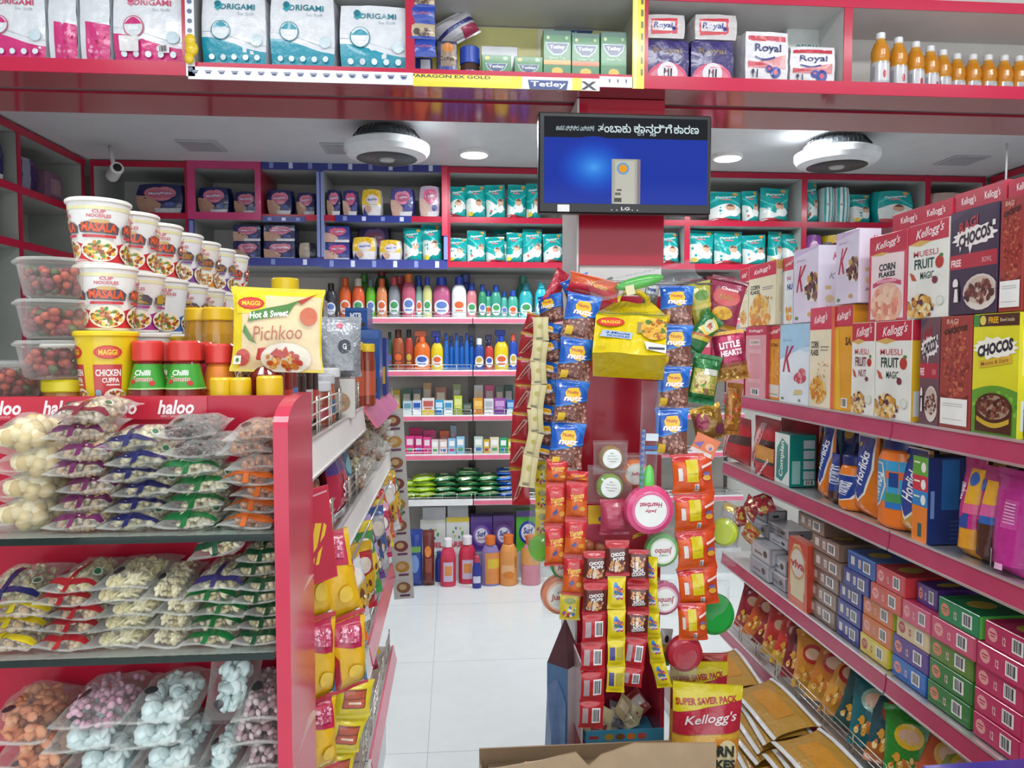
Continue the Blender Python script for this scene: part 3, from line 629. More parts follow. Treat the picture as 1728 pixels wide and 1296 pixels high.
def splash(cu, cv, ru, rv, c, seed=2, n=26):
    rd = random.Random(seed); return ('p', [(cu+ru*math.cos(2*PI*i/n)*(1 if i % 2 else rd.uniform(1.05, 1.35)), cv+rv*math.sin(2*PI*i/n)*(1 if i % 2 else rd.uniform(1.05, 1.5))) for i in range(n)], c)
def art_ragi(asp, base='3a2b46', t1='RAGI'):
    return [r_(0, 0, 1, 1, base), p_([(.0, .9), (.4, 1), (0, 1)], '4c3a58'), r_(0, .44, 1, .58, 'b02a3e'), t_('FREE', .14, .5, .22, .07, 'f0d9dc', .03), t_('BOWL', .8, .5, .2, .05, 'd9a0a8', .01), splash(.52, .74, .4, .085, 'efe9e6'), p_([(.2, .7), (.28, .7), (.22, .6)], 'efe9e6'), p_([(.4, .67), (.5, .67), (.44, .57)], 'efe9e6'), t_(t1, .4, .86, .42, .1, 'a8343e', .04, .1, 8), t_('CHOCOS', .53, .735, .68, .12, '2f2430', .05, .1, 6), r_(.9, .8, .96, .85, 'e8e6e0'),
            e_(.68, .2, .36, .17, 'd9cfc6'), e_(.68, .22, .32, .13, 'c8b5a8'), s_(55, .66, .2, .3, .1, .055, CHOC+['6b2c34'], 9, asp), e_(.15, .3, .06, .05, 'e9e6df'), r_(.1, .12, .24, .27, '2a2030'), p_([(.12, .12), (.22, .12), (.2, .25), (.14, .25)], 'e8e6e0')]
def art_chocored(asp, sticker=True):
    o = [r_(0, 0, 1, 1, '9c3a34'), s_(150, .5, .6, .42, .34, .06, ['b3503e', '7e2d28', 'c06a4a', 'a04438'], 5, asp), splash(.5, .88, .42, .045, 'f2ece6', 3), t_('RAGI', .4, .955, .4, .045, 'e0b0a0', .02, .2), t_('CHOCOS', .5, .88, .74, .05, '2f241e', .04, .1, 3), band(.05, .95, lambda u: .3-.06*math.sin(PI*u), lambda u: .32-.06*math.sin(PI*u), '6a2722'), ]
    if sticker: o += [r_(.06, .035, .94, .27, 'eef0ec')]+[r_(.14, y, .8, y+.006, 'b5b8b4') for y in (.08, .2, .22)]
    return o
def art_chocos(asp):
    return [r_(0, 0, 1, 1, 'dcd72a'), wave(0, 1, 0, lambda u: .36+.05*math.sin(3*u), '5f9a34'), s_(30, .5, .22, .5, .15, .05, ['6fae3c', '4c8a2c', '83bc48'], 3, asp), r_(0, .9, 1, 1, '4a2c22'), r_(0, .9, .14, 1, '3f8a3c'), t_('FREE', .45, .95, .22, .05, 'e9b21e', .03), t_('Bowl inside', .75, .95, .3, .03, 'd9c9a0', .01), e_(.22, .95, .07, .04, 'd9d060'), splash(.5, .72, .42, .075, 'f2f2e2', 5), t_('CHOCOS', .5, .72, .78, .1, '232a38', .06, .08, 5), p_([(.14, .61), (.86, .66), (.88, .6), (.16, .55)], 'd9b23a'), t_('Moons & Stars', .5, .605, .6, .035, '8a5a20', .01, .1, 4),
            e_(.5, .22, .41, .13, '4a2b20'), wave(.1, .9, .02, lambda u: .22-.0*u, '4a2b20'), e_(.5, .23, .36, .1, 'a98f7c'), s_(70, .5, .24, .34, .09, .05, CHOC, 7, asp), band(.14, .86, lambda u: .11-.05*math.sin(PI*(u-.14)/.72), lambda u: .15-.05*math.sin(PI*(u-.14)/.72), 'c9a83a')]
def art_orange(asp): return [r_(0, 0, 1, 1, 'd68a26'), r_(0, .82, 1, 1, 'c23a3e'), k_logo(.5, .92, .8, .06), p_([(.1, .05), (.5, .1), (.4, .8), (.1, .8)], 'dd9a30'), s_(40, .5, .5, .4, .3, .05, ['e0a040', 'c97820', 'e8b450'], 3, asp), r_(.1, .03, .9, .2, 'd9d2c4'), r_(.16, .06, .8, .08, 'a8a094'), t_('CORN', .5, .74, .5, .05, '7a3a20', .02)]
def art_pinkback(asp): return [r_(0, 0, 1, 1, 'd99aa2'), r_(0, .88, 1, 1, 'c03a54'), t_("Kellogg's", .5, .94, .7, .05, 'f3dfe2', .02, .3), r_(.2, .74, .7, .82, 'e3c9c4'), t_('CORN', .45, .78, .4, .04, '58484a', .02), r_(.16, .2, .8, .68, 'dfa9ae'), r_(.2, .26, .76, .62, 'd58f98')]+bars(.3, .03, .7, .12, 8)
SIDE_CREAM = [r_(0, 0, 1, 1, 'ddd2b0'), r_(0, .86, 1, 1, 'c8a058'), r_(.3, .74, .8, .86, 'd9d4c4'), t_('CORN', .55, .8, .4, .05, '3c4a44'), r_(.2, .2, .9, .6, 'cfbf94'), r_(.3, .03, .85, .15, 'c9cdd2')]
SIDE_K = [r_(0, 0, 1, 1, 'e6dfee'), t_('K', .75, .86, .3, .1, 'c05a70', .02, .3), t_('K', .6, .6, .3, .08, 'a09ab4', .02, .3), r_(.3, .42, .55, .47, 'd2bd86'), e_(.5, .3, .2, .05, 'd9c9a0'), t_('K', .45, .18, .3, .05, '8a84a0', .02, .3)]
SIDE_CHOC = [r_(0, 0, 1, 1, 'd9cf2e'), r_(.1, .06, .9, .3, 'd9dde0'), r_(.1, .5, .9, .86, 'e6dd70'), t_('CHOCOS', .5, .93, .8, .05, '3a2a20')]
def aisle_y(px, X): return atx(px, 600, X).y
def aisle_box(name, px0, px1, X, z, h, d, front, label, right=None, left=None, top=None, col='c9c2b8', fin='glosscard', cat='box', group=None, turn=0, y0=None, y1=None):
    """carton on the right rack: its front faces the aisle between photo columns px0 (far) and px1 (near)"""
    ya = aisle_y(px0, X) if y1 is None else y1; yb = aisle_y(px1, X) if y0 is None else y0
    w = ya-yb-.003; g = carton(w, d, h, col, front(w/h) if callable(front) else front, right or (), left or (), top or (), fin)
    o = g.build(name, None, (X+d/2, (ya+yb)/2, z), (0, 0, RB+turn)); return tag(o, label, cat, group)
# ================================================================ right rack, top shelf: cereal boxes
KS = GZ[0]; KG = 'cereal boxes standing on the top shelf of the right rack'; KU = 'cereal boxes stacked on the lower cereal row'
def kb(px0, px1, h, front, label, X=1.215, d=.062, z=None, **kw):
    return aisle_box('cereal_box', px0, px1, X, KS+.001 if z is None else z, h, d, front, label, cat='cereal box', group=KG if z is None else KU, **kw)
CR = 'c23a52'
kb(1226, 1256, .27, art_pinkback, 'pink cereal box at the far left end of the lower cereal row', X=1.23, col=CR)
kb(1258, 1293, .285, art_pinkback, 'pink backed cereal box second from the far end of the lower cereal row', col=CR)
kb(1295, 1319, .285, art_orange, 'orange sided cereal box with a red top before the pale blue box', col='c8862c', d=.19, X=1.23)
kb(1316, 1366, .284, art_kblue, 'pale blue cereal box with a big red letter K in the lower row', col='c5dcea', right=[r_(0, 0, 1, 1, 'dfe8ee'), t_('K', .5, .8, .5, .1, 'b0405a')])
kb(1366, 1403, .333, art_corn_cream, 'tall corn flakes box beside the pale blue box in the lower row', col='cf6a52')
kb(1404, 1439, .333, lambda a: [r_(0, 0, 1, .8, 'e3a224'), r_(0, .8, 1, 1, 'c22f46'), k_logo(.55, .9, .7, .09), t_('SA', .8, .66, .3, .08, '5a3a20', .04), p_([(0, 0), (.5, .0), (.3, .78), (0, .78)], 'ecb82c')]+bars(.5, .03, .8, .12, 7), 'orange fronted cereal box half hidden behind the fruit and nut muesli', col='d99526', X=1.225)
kb(1437, 1476, .274, lambda a: art_muesli(a, 'NUT', 'FRUIT', '8a3a5a'), 'fruit and nut muesli box in the lower row', col='e4e0d6')
kb(1477, 1539, .274, art_muesli, 'fruit magic muesli box in the lower row under the pink corn flakes', col='e4e0d6', right=[r_(0, 0, 1, 1, 'e0b02c'), r_(0, .8, 1, 1, 'c22f46'), r_(.1, .05, .9, .3, 'd5d9dc')])
kb(1552, 1585, .274, lambda a: art_ragi(a, '6a4a52'), 'faded brown chocolate cereal box left of the stickered box', col='6a4a52')
kb(1586, 1640, .276, lambda a: art_chocored(a), 'red brown chocolate cereal box with a white sticker in the lower row', col='93352f', d=.19)
kb(1641, 1721, .276, art_chocos, 'yellow and green chocolate cereal box with a bowl in the lower row', col='d3c92c', right=SIDE_CHOC)
kb(1724, 1800, .276, art_chocos, 'yellow chocolate cereal box cut off at the right edge of the lower row', col='d3c92c', X=1.23)
zl = KS+.2885
kb(1247, 1262, .25, art_corn_cream, 'cream corn flakes box at the far end of the upper cereal row', z=zl-.002, X=1.235, col='d9c9a0')
kb(1262, 1308, .247, art_corn_cream, 'cream corn flakes box of the upper row with a bowl of flakes', z=zl, X=1.222, col='d9c9a0', right=SIDE_CREAM, d=.06)
kb(1318, 1337, .25, lambda a: [r_(0, 0, 1, .8, 'e2e6ea'), r_(0, .8, 1, 1, 'c83a54'), k_logo(.6, .9, .7, .06), t_('NU', .7, .55, .5, .09, '2c4a9a', .04), t_('N', .6, .68, .3, .06, 'c05a8a', .03), s_(20, .6, .15, .3, .1, .1, FLAKE, 2, .5)], 'narrow visible cereal box with blue lettering behind the lilac box', z=zl, X=1.245, col='d0d6dc')
kb(1337, 1378, .257, art_k, 'smaller lilac cereal box with a red letter K in the upper row', z=zl, X=1.222, col='d6cde2', right=SIDE_K, d=.085)
kb(1407, 1446, .225, art_k, 'lilac cereal box with a red K standing on the tall corn flakes box', z=KS+.3365, X=1.222, col='d6cde2', right=SIDE_K, d=.07)
kb(1463, 1527, .245, art_corn, 'pink corn flakes box in the upper row above the muesli boxes', z=KS+.2765, X=1.222, col='cf4a62')
kb(1528, 1597, .247, art_muesli, 'fruit magic muesli box in the upper row left of the dark box', z=KS+.2765, X=1.222, col='e4e0d6')
kb(1598, 1679, .25, art_ragi, 'dark purple chocolate cereal box in the upper row', z=KS+.279, X=1.222, col='3a2b46')
kb(1681, 1722, .25, lambda a: art_chocored(a)[:-0 or None], 'red brown chocolate cereal box with a pale sticker in the upper row', z=KS+.279, X=1.222, col='93352f', d=.19)
kb(1724, 1800, .25, art_ragi, 'dark chocolate cereal box cut off at the right edge of the upper row', z=KS+.279, X=1.23, col='4a2b36')
RT = lambda a: [r_(0, 0, 1, 1, 'bb2b44'), k_logo(.3, .5, .3, .5), k_logo(.76, .5, .3, .5)]
for px0, px1, X, z, h, lb in ((1500, 1600, 1.245, KS+.2765+.249, .05, 'red cereal box lying on the upper row above the muesli boxes'), (1602, 1690, 1.25, KS+.279+.252, .05, 'red cereal box lying above the dark chocolate cereal box'), (1692, 1790, 1.25, KS+.279+.252, .045, 'red cereal box lying on the upper row at the right edge')):
    kb(px0, px1, h, RT, lb, z=z, X=X, col='c0334b', d=.2)
# ================================================================ second shelf: malt drinks
MS = GZ[1]+.001; MG = 'malt drink packs on the second shelf of the right rack'
HOR = lambda a, c0='e07a22', c1='1d3f92': [r_(0, 0, 1, 1, c0), p_([(.0, 1), (.9, 1), (.95, .6), (.75, .28), (.45, .16), (.1, .3), (0, .6)], 'e9e4d6'), p_([(.04, .98), (.84, .98), (.88, .6), (.7, .3), (.45, .2), (.14, .33), (.04, .6)], c1), t_('Horlicks', .5, .6, (.42/a), .2*a/.5, 'f3f5fa', .02, .1, 80, a), e_(.2, .88, .07, .03, 'd9b34a')]
def pouch(px0, px1, X, h, d, col, art, label, name='drink_pouch', turn=0, cat='pouch', seal='c', z=None, group=MG, seed=1):
    ya = aisle_y(px0, X); yb = aisle_y(px1, X); w = ya-yb
    g = pillow(w, h, d, col, art(w/h) if callable(art) else art, (), .06, seed, 'film', 8, 10, stand=1, crump=.7)
    return tag(g.build(name, None, (X+d/2, (ya+yb)/2, z or MS), (0, 0, RB+turn)), label, cat, group)
def jar(px0, px1, X, h, body, cap, art, label, name='drink_jar', z=None, oval=1, group=MG, caph=.03, cat='jar'):
    ya = aisle_y(px0, X); yb = aisle_y(px1, X); r = (ya-yb)/2
    t = thing(name, label, cat, (X+r*oval, (ya+yb)/2, z or MS), (0, 0, RB), group)
    prof = [(r*.9, 0), (r, .008), (r, h-caph-.03), (r*.86, h-caph-.008), (r*.7, h-caph)]
    g = G('plastic'); g.lathe(prof, body, n=24, sy=oval); wrap(g, art(2*r/h) if callable(art) else art, prof[1:3], -190, 10, 1, oval); g.build('body', t)
    G('plastic').lathe([(r*.8, h-caph), (r*.82, h-caph+.004), (r*.8, h-.004), (r*.72, h)], cap, n=24, sy=oval).build('lid', t); return t
BOOST = lambda a: [r_(0, 0, 1, 1, 'b3282e'), r_(0, .42, 1, .62, '4a3430'), p_([(.0, .1), (.3, .9), (.55, .9), (.25, .1)], 'd9a8a8'), t_('Boost', .3, .5, .62, .14, 'c42a34', .03, .2, 65, a)]
pouch(1213, 1258, 1.235, .2, .07, 'a8262c', BOOST, 'red drink pouch at the far left of the second shelf', seed=3)
pouch(1263, 1306, 1.23, .225, .07, 'a8262c', BOOST, 'taller red drink pouch behind the small red packet', seed=5)
pouch(1273, 1306, 1.205, .12, .02, 'b02a30', lambda a: [r_(0, .5, 1, 1, 'c98a3a'), r_(0, .46, 1, .56, '333a3a'), t_('Boost', .5, .28, .75, .16, 'efd9d2', .03, .2, 40, a)], 'small red packet leaning on the taller red pouch', seed=7)
aisle_box('drink_carton', 1310, 1336, 1.215, MS, .19, .1, lambda a: [r_(0, 0, 1, 1, 'dfe6e2'), p_([(.1, .1), (.5, .05), (.9, .3), (.9, .8), (.5, .92), (.15, .7)], '3f8a84'), t_('Complan', .5, .5, 1.1, .22, 'e8f0ea', .02, 0, 85, a)], 'white and teal drink carton with a table on its side', right=[r_(0, 0, 1, 1, '178078'), r_(.52, .74, .95, .9, 'b9c4cc'), r_(.52, .54, .95, .7, 'b9c4cc'), r_(.52, .34, .95, .5, 'b9c4cc'), r_(.52, .14, .95, .3, 'b9c4cc'), r_(.08, .05, .4, .5, '8fc0b8')]+bars(.55, .03, .95, .12, 8), col='178078', cat='carton', group=MG)
aisle_box('drink_carton', 1320, 1364, 1.33, MS, .235, .05, [r_(0, 0, 1, 1, 'c23040')], 'red topped carton behind the teal drink carton', col='b82a3a', cat='carton', group=MG)
pouch(1378, 1398, 1.23, .245, .07, '1f3f8c', lambda a: HOR(a), 'narrow tall orange and blue drink pouch right of the teal carton', seed=2)
pouch(1397, 1410, 1.225, .16, .05, '4a2c22', lambda a: [r_(0, .25, 1, 1, '24408c'), t_('Horlicks', .5, .6, 1.2, .5, 'dfe6f2', .02, 0, 82, a)], 'narrow dark brown drink pouch before the small jar', seed=4)
jar(1410, 1438, 1.215, .17, 'e07a22', '24306c', lambda a: HOR(a), 'small orange drink jar with a blue shield label')
pouch(1438, 1472, 1.225, .24, .06, 'e07a22', lambda a: HOR(a), 'orange drink pouch with blue shield left of the big light blue jar', seed=8)
jar(1471, 1520, 1.213, .25, 'e8782a', '22306a', lambda a: [r_(0, .36, 1, 1, '3aa0d0'), r_(.55, .36, 1, .5, '4a9a58'), r_(.55, .26, 1, .36, '2f78c4'), r_(.55, .72, 1, .84, 'e0703a'), p_([(.06, .95), (.5, .95), (.56, .6), (.46, .3), (.3, .18), (.12, .3), (.05, .6)], 'e2e0d2'), p_([(.09, .93), (.48, .93), (.53, .6), (.44, .32), (.3, .22), (.14, .33), (.08, .6)], '3f96cf'), t_('Horlicks', .3, .58, .8, .2, 'f2f5f8', .02, .1, 82, a), r_(.6, .6, .72, .82, '20488c')], 'big light blue and orange drink jar, the largest jar of the second shelf', oval=.8)
pouch(1514, 1562, 1.225, .235, .06, 'd9992a', lambda a: HOR(a, 'd99a28'), 'yellow drink pouch with blue shield left of the four colour carton', seed=9)
aisle_box('drink_carton', 1545, 1573, 1.208, MS, .225, .12, [r_(0, .42, 1, .6, '2f86cc'), r_(0, .6, 1, .78, 'cf3348'), r_(0, .78, 1, 1, '63a83a'), r_(0, 0, 1, .42, 'e8822a'), r_(.4, .06, .66, .22, '3a5a58')]+[e_(.72, y, .16, .06, 'f0f0ea') for y in (.5, .68, .88)]+[r_(.1, y, .5, y+.02, 'e9ecd0') for y in (.52, .7, .92)], 'carton with green, red, blue and orange panels on the second shelf', right=[r_(0, 0, 1, 1, '1c2f66'), r_(.3, .4, .7, .98, '1f5f9c'), r_(.05, .3, .14, .62, '6a86b8')]+[r_(.5, .06+.05*i, .92, .075+.05*i, '3a4c80') for i in range(5)], col='1c2f66', cat='carton', group=MG)
pouch(1614, 1648, 1.222, .24, .07, 'd9952a', lambda a: [r_(0, .3, 1, 1, 'b92a78'), p_([(0, .3), (.7, .5), (.7, .3)], '2a4a9a'), r_(.45, .45, 1, .9, 'e3a92c'), e_(.7, .8, .2, .07, '2f60b0'), r_(.45, .45, 1, .55, 'd9608a'), t_('Complan', .2, .66, .6, .18, 'f0dce8', .02, 0, 85, a)], 'magenta and orange drink pouch right of the four colour carton', seed=10)
pouch(1645, 1678, 1.222, .23, .07, '4a2a22', lambda a: [r_(0, .45, 1, 1, 'b02a74'), r_(.4, .42, 1, .5, '2a5fa8'), r_(.4, .5, 1, .62, 'd0609a'), r_(.4, .62, 1, .86, 'e3a92c'), e_(.25, .8, .16, .06, '2f60b0')], 'magenta and brown drink pouch beside the plain magenta pouch', seed=11)
pouch(1668, 1727, 1.213, .235, .07, 'b52c86', lambda a: [r_(.45, .45, .85, .72, 'c34a98')]+[r_(.5, .5+.03*i, .8, .512+.03*i, 'e0a8cc') for i in range(7)]+bars(.05, .05, .28, .22, 7)+[r_(.5, .06, .7, .12, 'e0a8cc')], 'plain magenta drink pouch seen from the back near the right edge', seed=12)
pouch(1729, 1790, 1.22, .23, .07, '4a2a22', lambda a: [r_(0, .4, 1, 1, 'b02a74'), t_('Complan', .3, .66, .6, .18, 'f0dce8', .02, 0, 85, a)], 'magenta drink pouch cut off at the right edge', seed=13)
for i, (px0, px1, h, c, lb) in enumerate(((1372, 1408, .27, '1c6a74', 'teal topped pouch in the back row behind the narrow pouch'), (1410, 1440, .25, '24306c', 'navy pouch in the back row behind the small jar'), (1452, 1490, .275, 'b0702c', 'orange brown pouch in the back row behind the big jar'), (1492, 1530, .25, '1f7a86', 'teal pouch in the back row right of the big jar'), (1532, 1566, .26, '2a6a7c', 'dark teal pouch in the back row behind the four colour carton'), (1568, 1606, .255, 'a07a28', 'mustard pouch in the back row right of the four colour carton'), (1610, 1650, .25, '20406c', 'blue pouch in the back row behind the magenta pouches'), (1655, 1700, .25, '3a4a2c', 'olive pouch in the back row behind the plain magenta pouch'))):
    pouch(px0, px1, 1.36+.01*(i % 3), h, .08, c, [r_(.1, .2, .9, .7, '2a3f7c' if i % 2 else 'c98a3c'), e_(.5, .82, .25, .08, 'd9a84a')], lb, seed=20+i, group='malt drink packs in the back row')
# ================================================================ third shelf: small cartons
CS = GZ[2]+.001; RH = .056
LOG = {'brown': ('6b5348', '8d7668'), 'navy': ('2b2f78', '40468c'), 'sky': ('4a70b4', '3a5a9c'), 'yellow': ('c9b13e', 'd9c75e'), 'blue': ('1f5aa8', '2c6cba'), 'green': ('2f6b34', '3b7d3c'), 'pink': ('b52a58', 'c23c68'), 'orange': ('c2642c', 'cc7236'), 'purple': ('4d2c7c', '5a388c'), 'tan': ('cbb186', 'd6c098'), 'olive': ('557a2a', '628638'), 'redor': ('c04a3c', 'cc5a48'), 'emerald': ('1d7a4a', '2a8a58'), 'rose': ('c04468', 'cb5878'), 'red': ('c03a42', 'cc4a50')}
ENDC = {'orange': 'a6c83a', 'yellow': 'dcd43a', 'emerald': '6fd45a', 'red': 'd9434a', 'green': '3f8a3c'}
def tea(c, asp):
    a, b = LOG[c]; k = c not in ('brown', 'navy', 'sky')
    if not k: return [r_(0, 0, 1, 1, a), r_(.02, .06, .98, .94, b), r_(.12, .3, .26, .78, 'cfc9c4'), r_(.4, .28, .5, .76, 'd8d2ce'), t_('12', .45, .5, .06, .3, '8a4a3a')]+bars(.58, .2, .84, .8, 8)
    lc = 'd9846a' if c in ('green', 'olive', 'emerald', 'purple', 'blue') else 'a8343e' if c in ('tan', 'yellow') else 'e2a09c'
    return [r_(0, 0, 1, 1, a), r_(.02, .06, .98, .94, b), e_(.17, .52, .11, .3, lc, 14), r_(.1, .56, .24, .62, a), r_(.12, .44, .22, .49, a), t_('12', .43, .48, .07, .36, 'ecc9c4' if c not in ('tan', 'yellow') else 'b03a3a', .03)]+bars(.6, .22, .84, .84, 8)
CG = 'small cartons stacked on the third shelf of the right rack'
rows = [[(1370, 1419, 'brown'), (1421, 1461, 'navy'), (1462, 1511, 'yellow'), (1518, 1578, 'blue'), (1580, 1655, 'green'), (1660, 1744, 'pink')],
        [(1372, 1421, 'brown'), (1422, 1463, 'navy'), (1465, 1517, 'orange'), (1518, 1581, 'purple'), (1582, 1657, 'green'), (1661, 1748, 'pink')],
        [(1374, 1424, 'brown'), (1425, 1464, 'navy'), (1466, 1519, 'orange'), (1524, 1582, 'tan'), (1583, 1658, 'olive'), (1662, 1750, 'pink')],
        [(1378, 1429, 'brown'), (1431, 1476, 'navy'), (1478, 1532, 'redor'), (1533, 1583, 'rose'), (1584, 1661, 'rose'), (1663, 1752, 'pink')],
        [(1376, 1425, 'brown'), (1438, 1486, 'sky'), (1487, 1538, 'red'), (1558, 1594, 'purple'), (1595, 1668, 'emerald'), (1676, 1760, 'pink')]]
COLN = ['leftmost stack, the brown one', 'second stack, the navy one', 'third stack from the far end', 'fourth stack from the far end', 'fifth stack, the green one', 'nearest stack, the pink one']
LEV = ['at the bottom', 'second from the bottom', 'in the middle', 'second from the top', 'on top']
CNAME = {'navy': 'navy blue', 'sky': 'lighter blue', 'redor': 'orange red', 'rose': 'rose pink', 'emerald': 'bright green', 'pink': 'crimson pink'}
for r, row in enumerate(rows):
    for c, (p0, p1, k) in enumerate(row):
        X = 1.222+.004*((r*7+c*3) % 3)+(.02 if (r, c) == (4, 3) else 0)
        a, b = LOG[k]
        aisle_box('small_carton', p0, p1, X, CS+r*(RH+.0006), RH, .12, lambda s, k=k: tea(k, s), '%s small carton %s of the %s' % (CNAME.get(k, k), LEV[r], COLN[c]), right=[r_(0, 0, 1, 1, ENDC.get(k, b))], col=a, cat='carton', group=CG, top=[r_(.2, .1, .6, .9, b), e_(.5, .5, .2, .3, 'c9b04a', 10)] if r == 4 else None)
aisle_box('small_carton', 1352, 1398, 1.222, CS+5*(RH+.0006), .05, .14, lambda s: tea('brown', s), 'brown small carton lying alone on top of the brown stack', col='6b5348', cat='carton', group=CG, top=[r_(.1, .1, .9, .9, 'b9b4a8')])
aisle_box('drink_carton', 1336, 1370, 1.205, CS, .235, .04, lambda a: [r_(0, 0, 1, 1, 'c44a30'), p_([(.12, .25), (.88, .25), (.9, .75), (.6, .95), (.3, .93), (.1, .7)], 'd9bd8e'), r_(.14, .0, .86, .28, 'c95a34'), r_(.16, .12, .84, .5, 'd3c79e'), e_(.5, .66, .4, .4*a, 'c98a50'), e_(.5, .66, .34, .34*a, 'd6cfc4'), t_('viva', .5, .64, .72, .13, 'b03034', .04)], 'orange and cream box reading viva beside the brown cartons', col='b8402a', cat='carton')
GRY = ['a9acb2', '9a9ca4', 'b5b6ba', '8c8d92']
for i, (p0, p1, X, z, h, d) in enumerate(((1270, 1303, 1.215, 0, .062, .075), (1272, 1306, 1.22, .0635, .07, .07), (1304, 1332, 1.23, 0, .05, .1), (1303, 1334, 1.24, .0515, .06, .09), (1268, 1300, 1.27, .135, .05, .09), (1302, 1336, 1.27, .135, .035, .1), (1300, 1336, 1.28, .1715, .035, .1), (1262, 1298, 1.29, .187, .05, .09))):
    aisle_box('grey_box', p0, p1, X, CS+z, h, d, [r_(.06, .1, .94, .9, GRY[(i+1) % 4]), r_(.2, .3, .6, .45, '6b6c74'), e_(.75, .5, .1, .2, '3a3a40')], 'silver grey box, %s in the pile left of the viva box' % ('bottom left', 'middle left', 'bottom right', 'second up on the right', 'upper left', 'third up on the right', 'fourth up on the right', 'topmost')[i], right=[r_(.1, .1, .9, .9, 'c2c3c6'), r_(.3, .4, .6, .6, '44454c')], col=GRY[i % 4], cat='box', group='grey boxes left of the viva box')
def foil(name, px, py, X, w, h, b, col, art, label, rot, seed=1, fin='foil', cat='packet', group=None, sealcol=None, jag=True):
    p = atx(px, py, X); g = pillow(w, h, b, col, art, (), .08, seed, fin, 8, 10, jag=jag, crump=1.6, sealcol=sealcol)
    return tag(g.build(name, None, p, rot), label, cat, group)
p = foil('snack_pouch', 1228, 916, 1.19, .11, .17, .035, 'b9bcc0', [r_(0, .82, 1, 1, 'd6b13a'), t_('Lotte', .5, .62, .6, .08, 'b0304a', .03), t_('Choco', .5, .52, .6, .08, '3a3a40', .03), e_(.35, .2, .3, .16, '5a2f26')], 'silver pouch with a gold top leaning beside the hanging snacks', (R(-4), R(8), R(-62)), 4)
FG = 'gold and red foil wrapped sweets by the silver pouch'
for i, (px, py, rz, ry, c, lb) in enumerate(((1262, 905, -70, 25, 'b8862e', 'lower gold foil sweet packet beside the grey boxes'), (1252, 880, -80, -20, 'a3342c', 'middle red and gold foil sweet packet beside the grey boxes'), (1262, 862, -75, 30, '9c2c34', 'red foil sweet packet under the upper one'), (1296, 858, -60, -25, 'a02838', 'topmost red foil sweet packet above the grey boxes'))):
    foil('sweet_packet', px, py+8, 1.215 if i < 3 else 1.24, .09, .08, .03, c, [s_(20, .5, .5, .4, .4, .12, ['d9b04a', 'c02f3a', 'e9d9b0'], i, 1)], lb, (0, R(ry), R(rz)), 30+i, group=FG)
# ================================================================ fourth shelf: snack and noodle packets
NS = GZ[3]+.002; NG = 'snack packets lying on the fourth shelf of the right rack'
def knot(c1, c2, c3): return [r_(0, .0, 1, .22, c2), e_(.5, .62, .28, .17, c3, 16), e_(.5, .62, .2, .1, 'e0b89a', 14), s_(26, .5, .24, .36, .13, .07, ['e0a23c', 'c97828', 'efd08a'], 4, .8), p_([(0, .9), (1, .8), (1, 1), (0, 1)], c1)]
rd = random.Random(5)
packs = [(1238, 1040, '8f2430', 'c03a34', 'b02a38', 'dark red'), (1258, 1052, 'c2502a', 'd97a30', 'a3302e', 'orange'), (1280, 1060, 'a02a30', '7a2028', 'c05a3a', 'maroon'), (1306, 1078, 'b8302e', 'd9a83a', 'c23a32', 'red and yellow'), (1328, 1092, 'c83c30', 'e0b23c', 'b02c30', 'bright red'), (1343, 1108, '7a1f2c', '8e2e38', '5a1a24', 'wine red'), (1352, 1126, 'd08a34', 'e3b04a', 'b8322e', 'orange and yellow'), (1374, 1140, 'c9792f', 'd9a54a', 'b8322e', 'amber'), (1392, 1168, 'd79a3e', 'c98a3a', 'b5302c', 'golden'), (1406, 1150, '1f4a4c', '2a5a5a', '345f5c', 'dark teal'), (1424, 1190, '1d6a74', '2b7a80', '9ac0b0', 'teal'), (1448, 1180, '22505a', 'b0662c', 'c23a3a', 'dark blue green'), (1462, 1216, '2f8a34', '3f9a3c', 'e0b92c', 'green'), (1488, 1212, 'c0562c', 'a8a49c', 'd0a43c', 'orange and silver'), (1500, 1240, '8a9a3c', '3f7a34', 'd9c23c', 'olive green'), (1508, 1268, '2c2c74', 'c98a34', 'e6bf2a', 'navy'), (1536, 1250, '2f6a3a', '4a7a3a', 'c9b23c', 'dark green'), (1560, 1282, '2d3a84', '3a489a', '7f8ad0', 'blue'), (1585, 1290, '283a3c', '35504a', 'b0a23c', 'blackish green')]
for i, (px, py, c1, c2, c3, nm) in enumerate(packs):
    y = 3.02-i*.094; X = 1.25; h = .2+.02*(i % 3); tl = R(-20-12*(i % 3))
    g = pillow(.15, h, .042, c1, knot(c1, c2, c3), (), .07, 40+i, 'film', 8, 10, jag=True, crump=1.5, sealcol=c1)
    m = Matrix.Rotation(RB+R(36+rd.uniform(-5, 5)), 4, 'Z') @ Matrix.Rotation(tl, 4, 'X') @ Matrix.Rotation(R(rd.uniform(-9, 9)), 4, 'Y')
    o = g.build('snack_packet', None, (X, y, NS+.035), m.to_euler()); tag(o, '%s snack packet, %s from the far end of the fourth shelf' % (nm, ORD[i]), 'snack packet', NG)
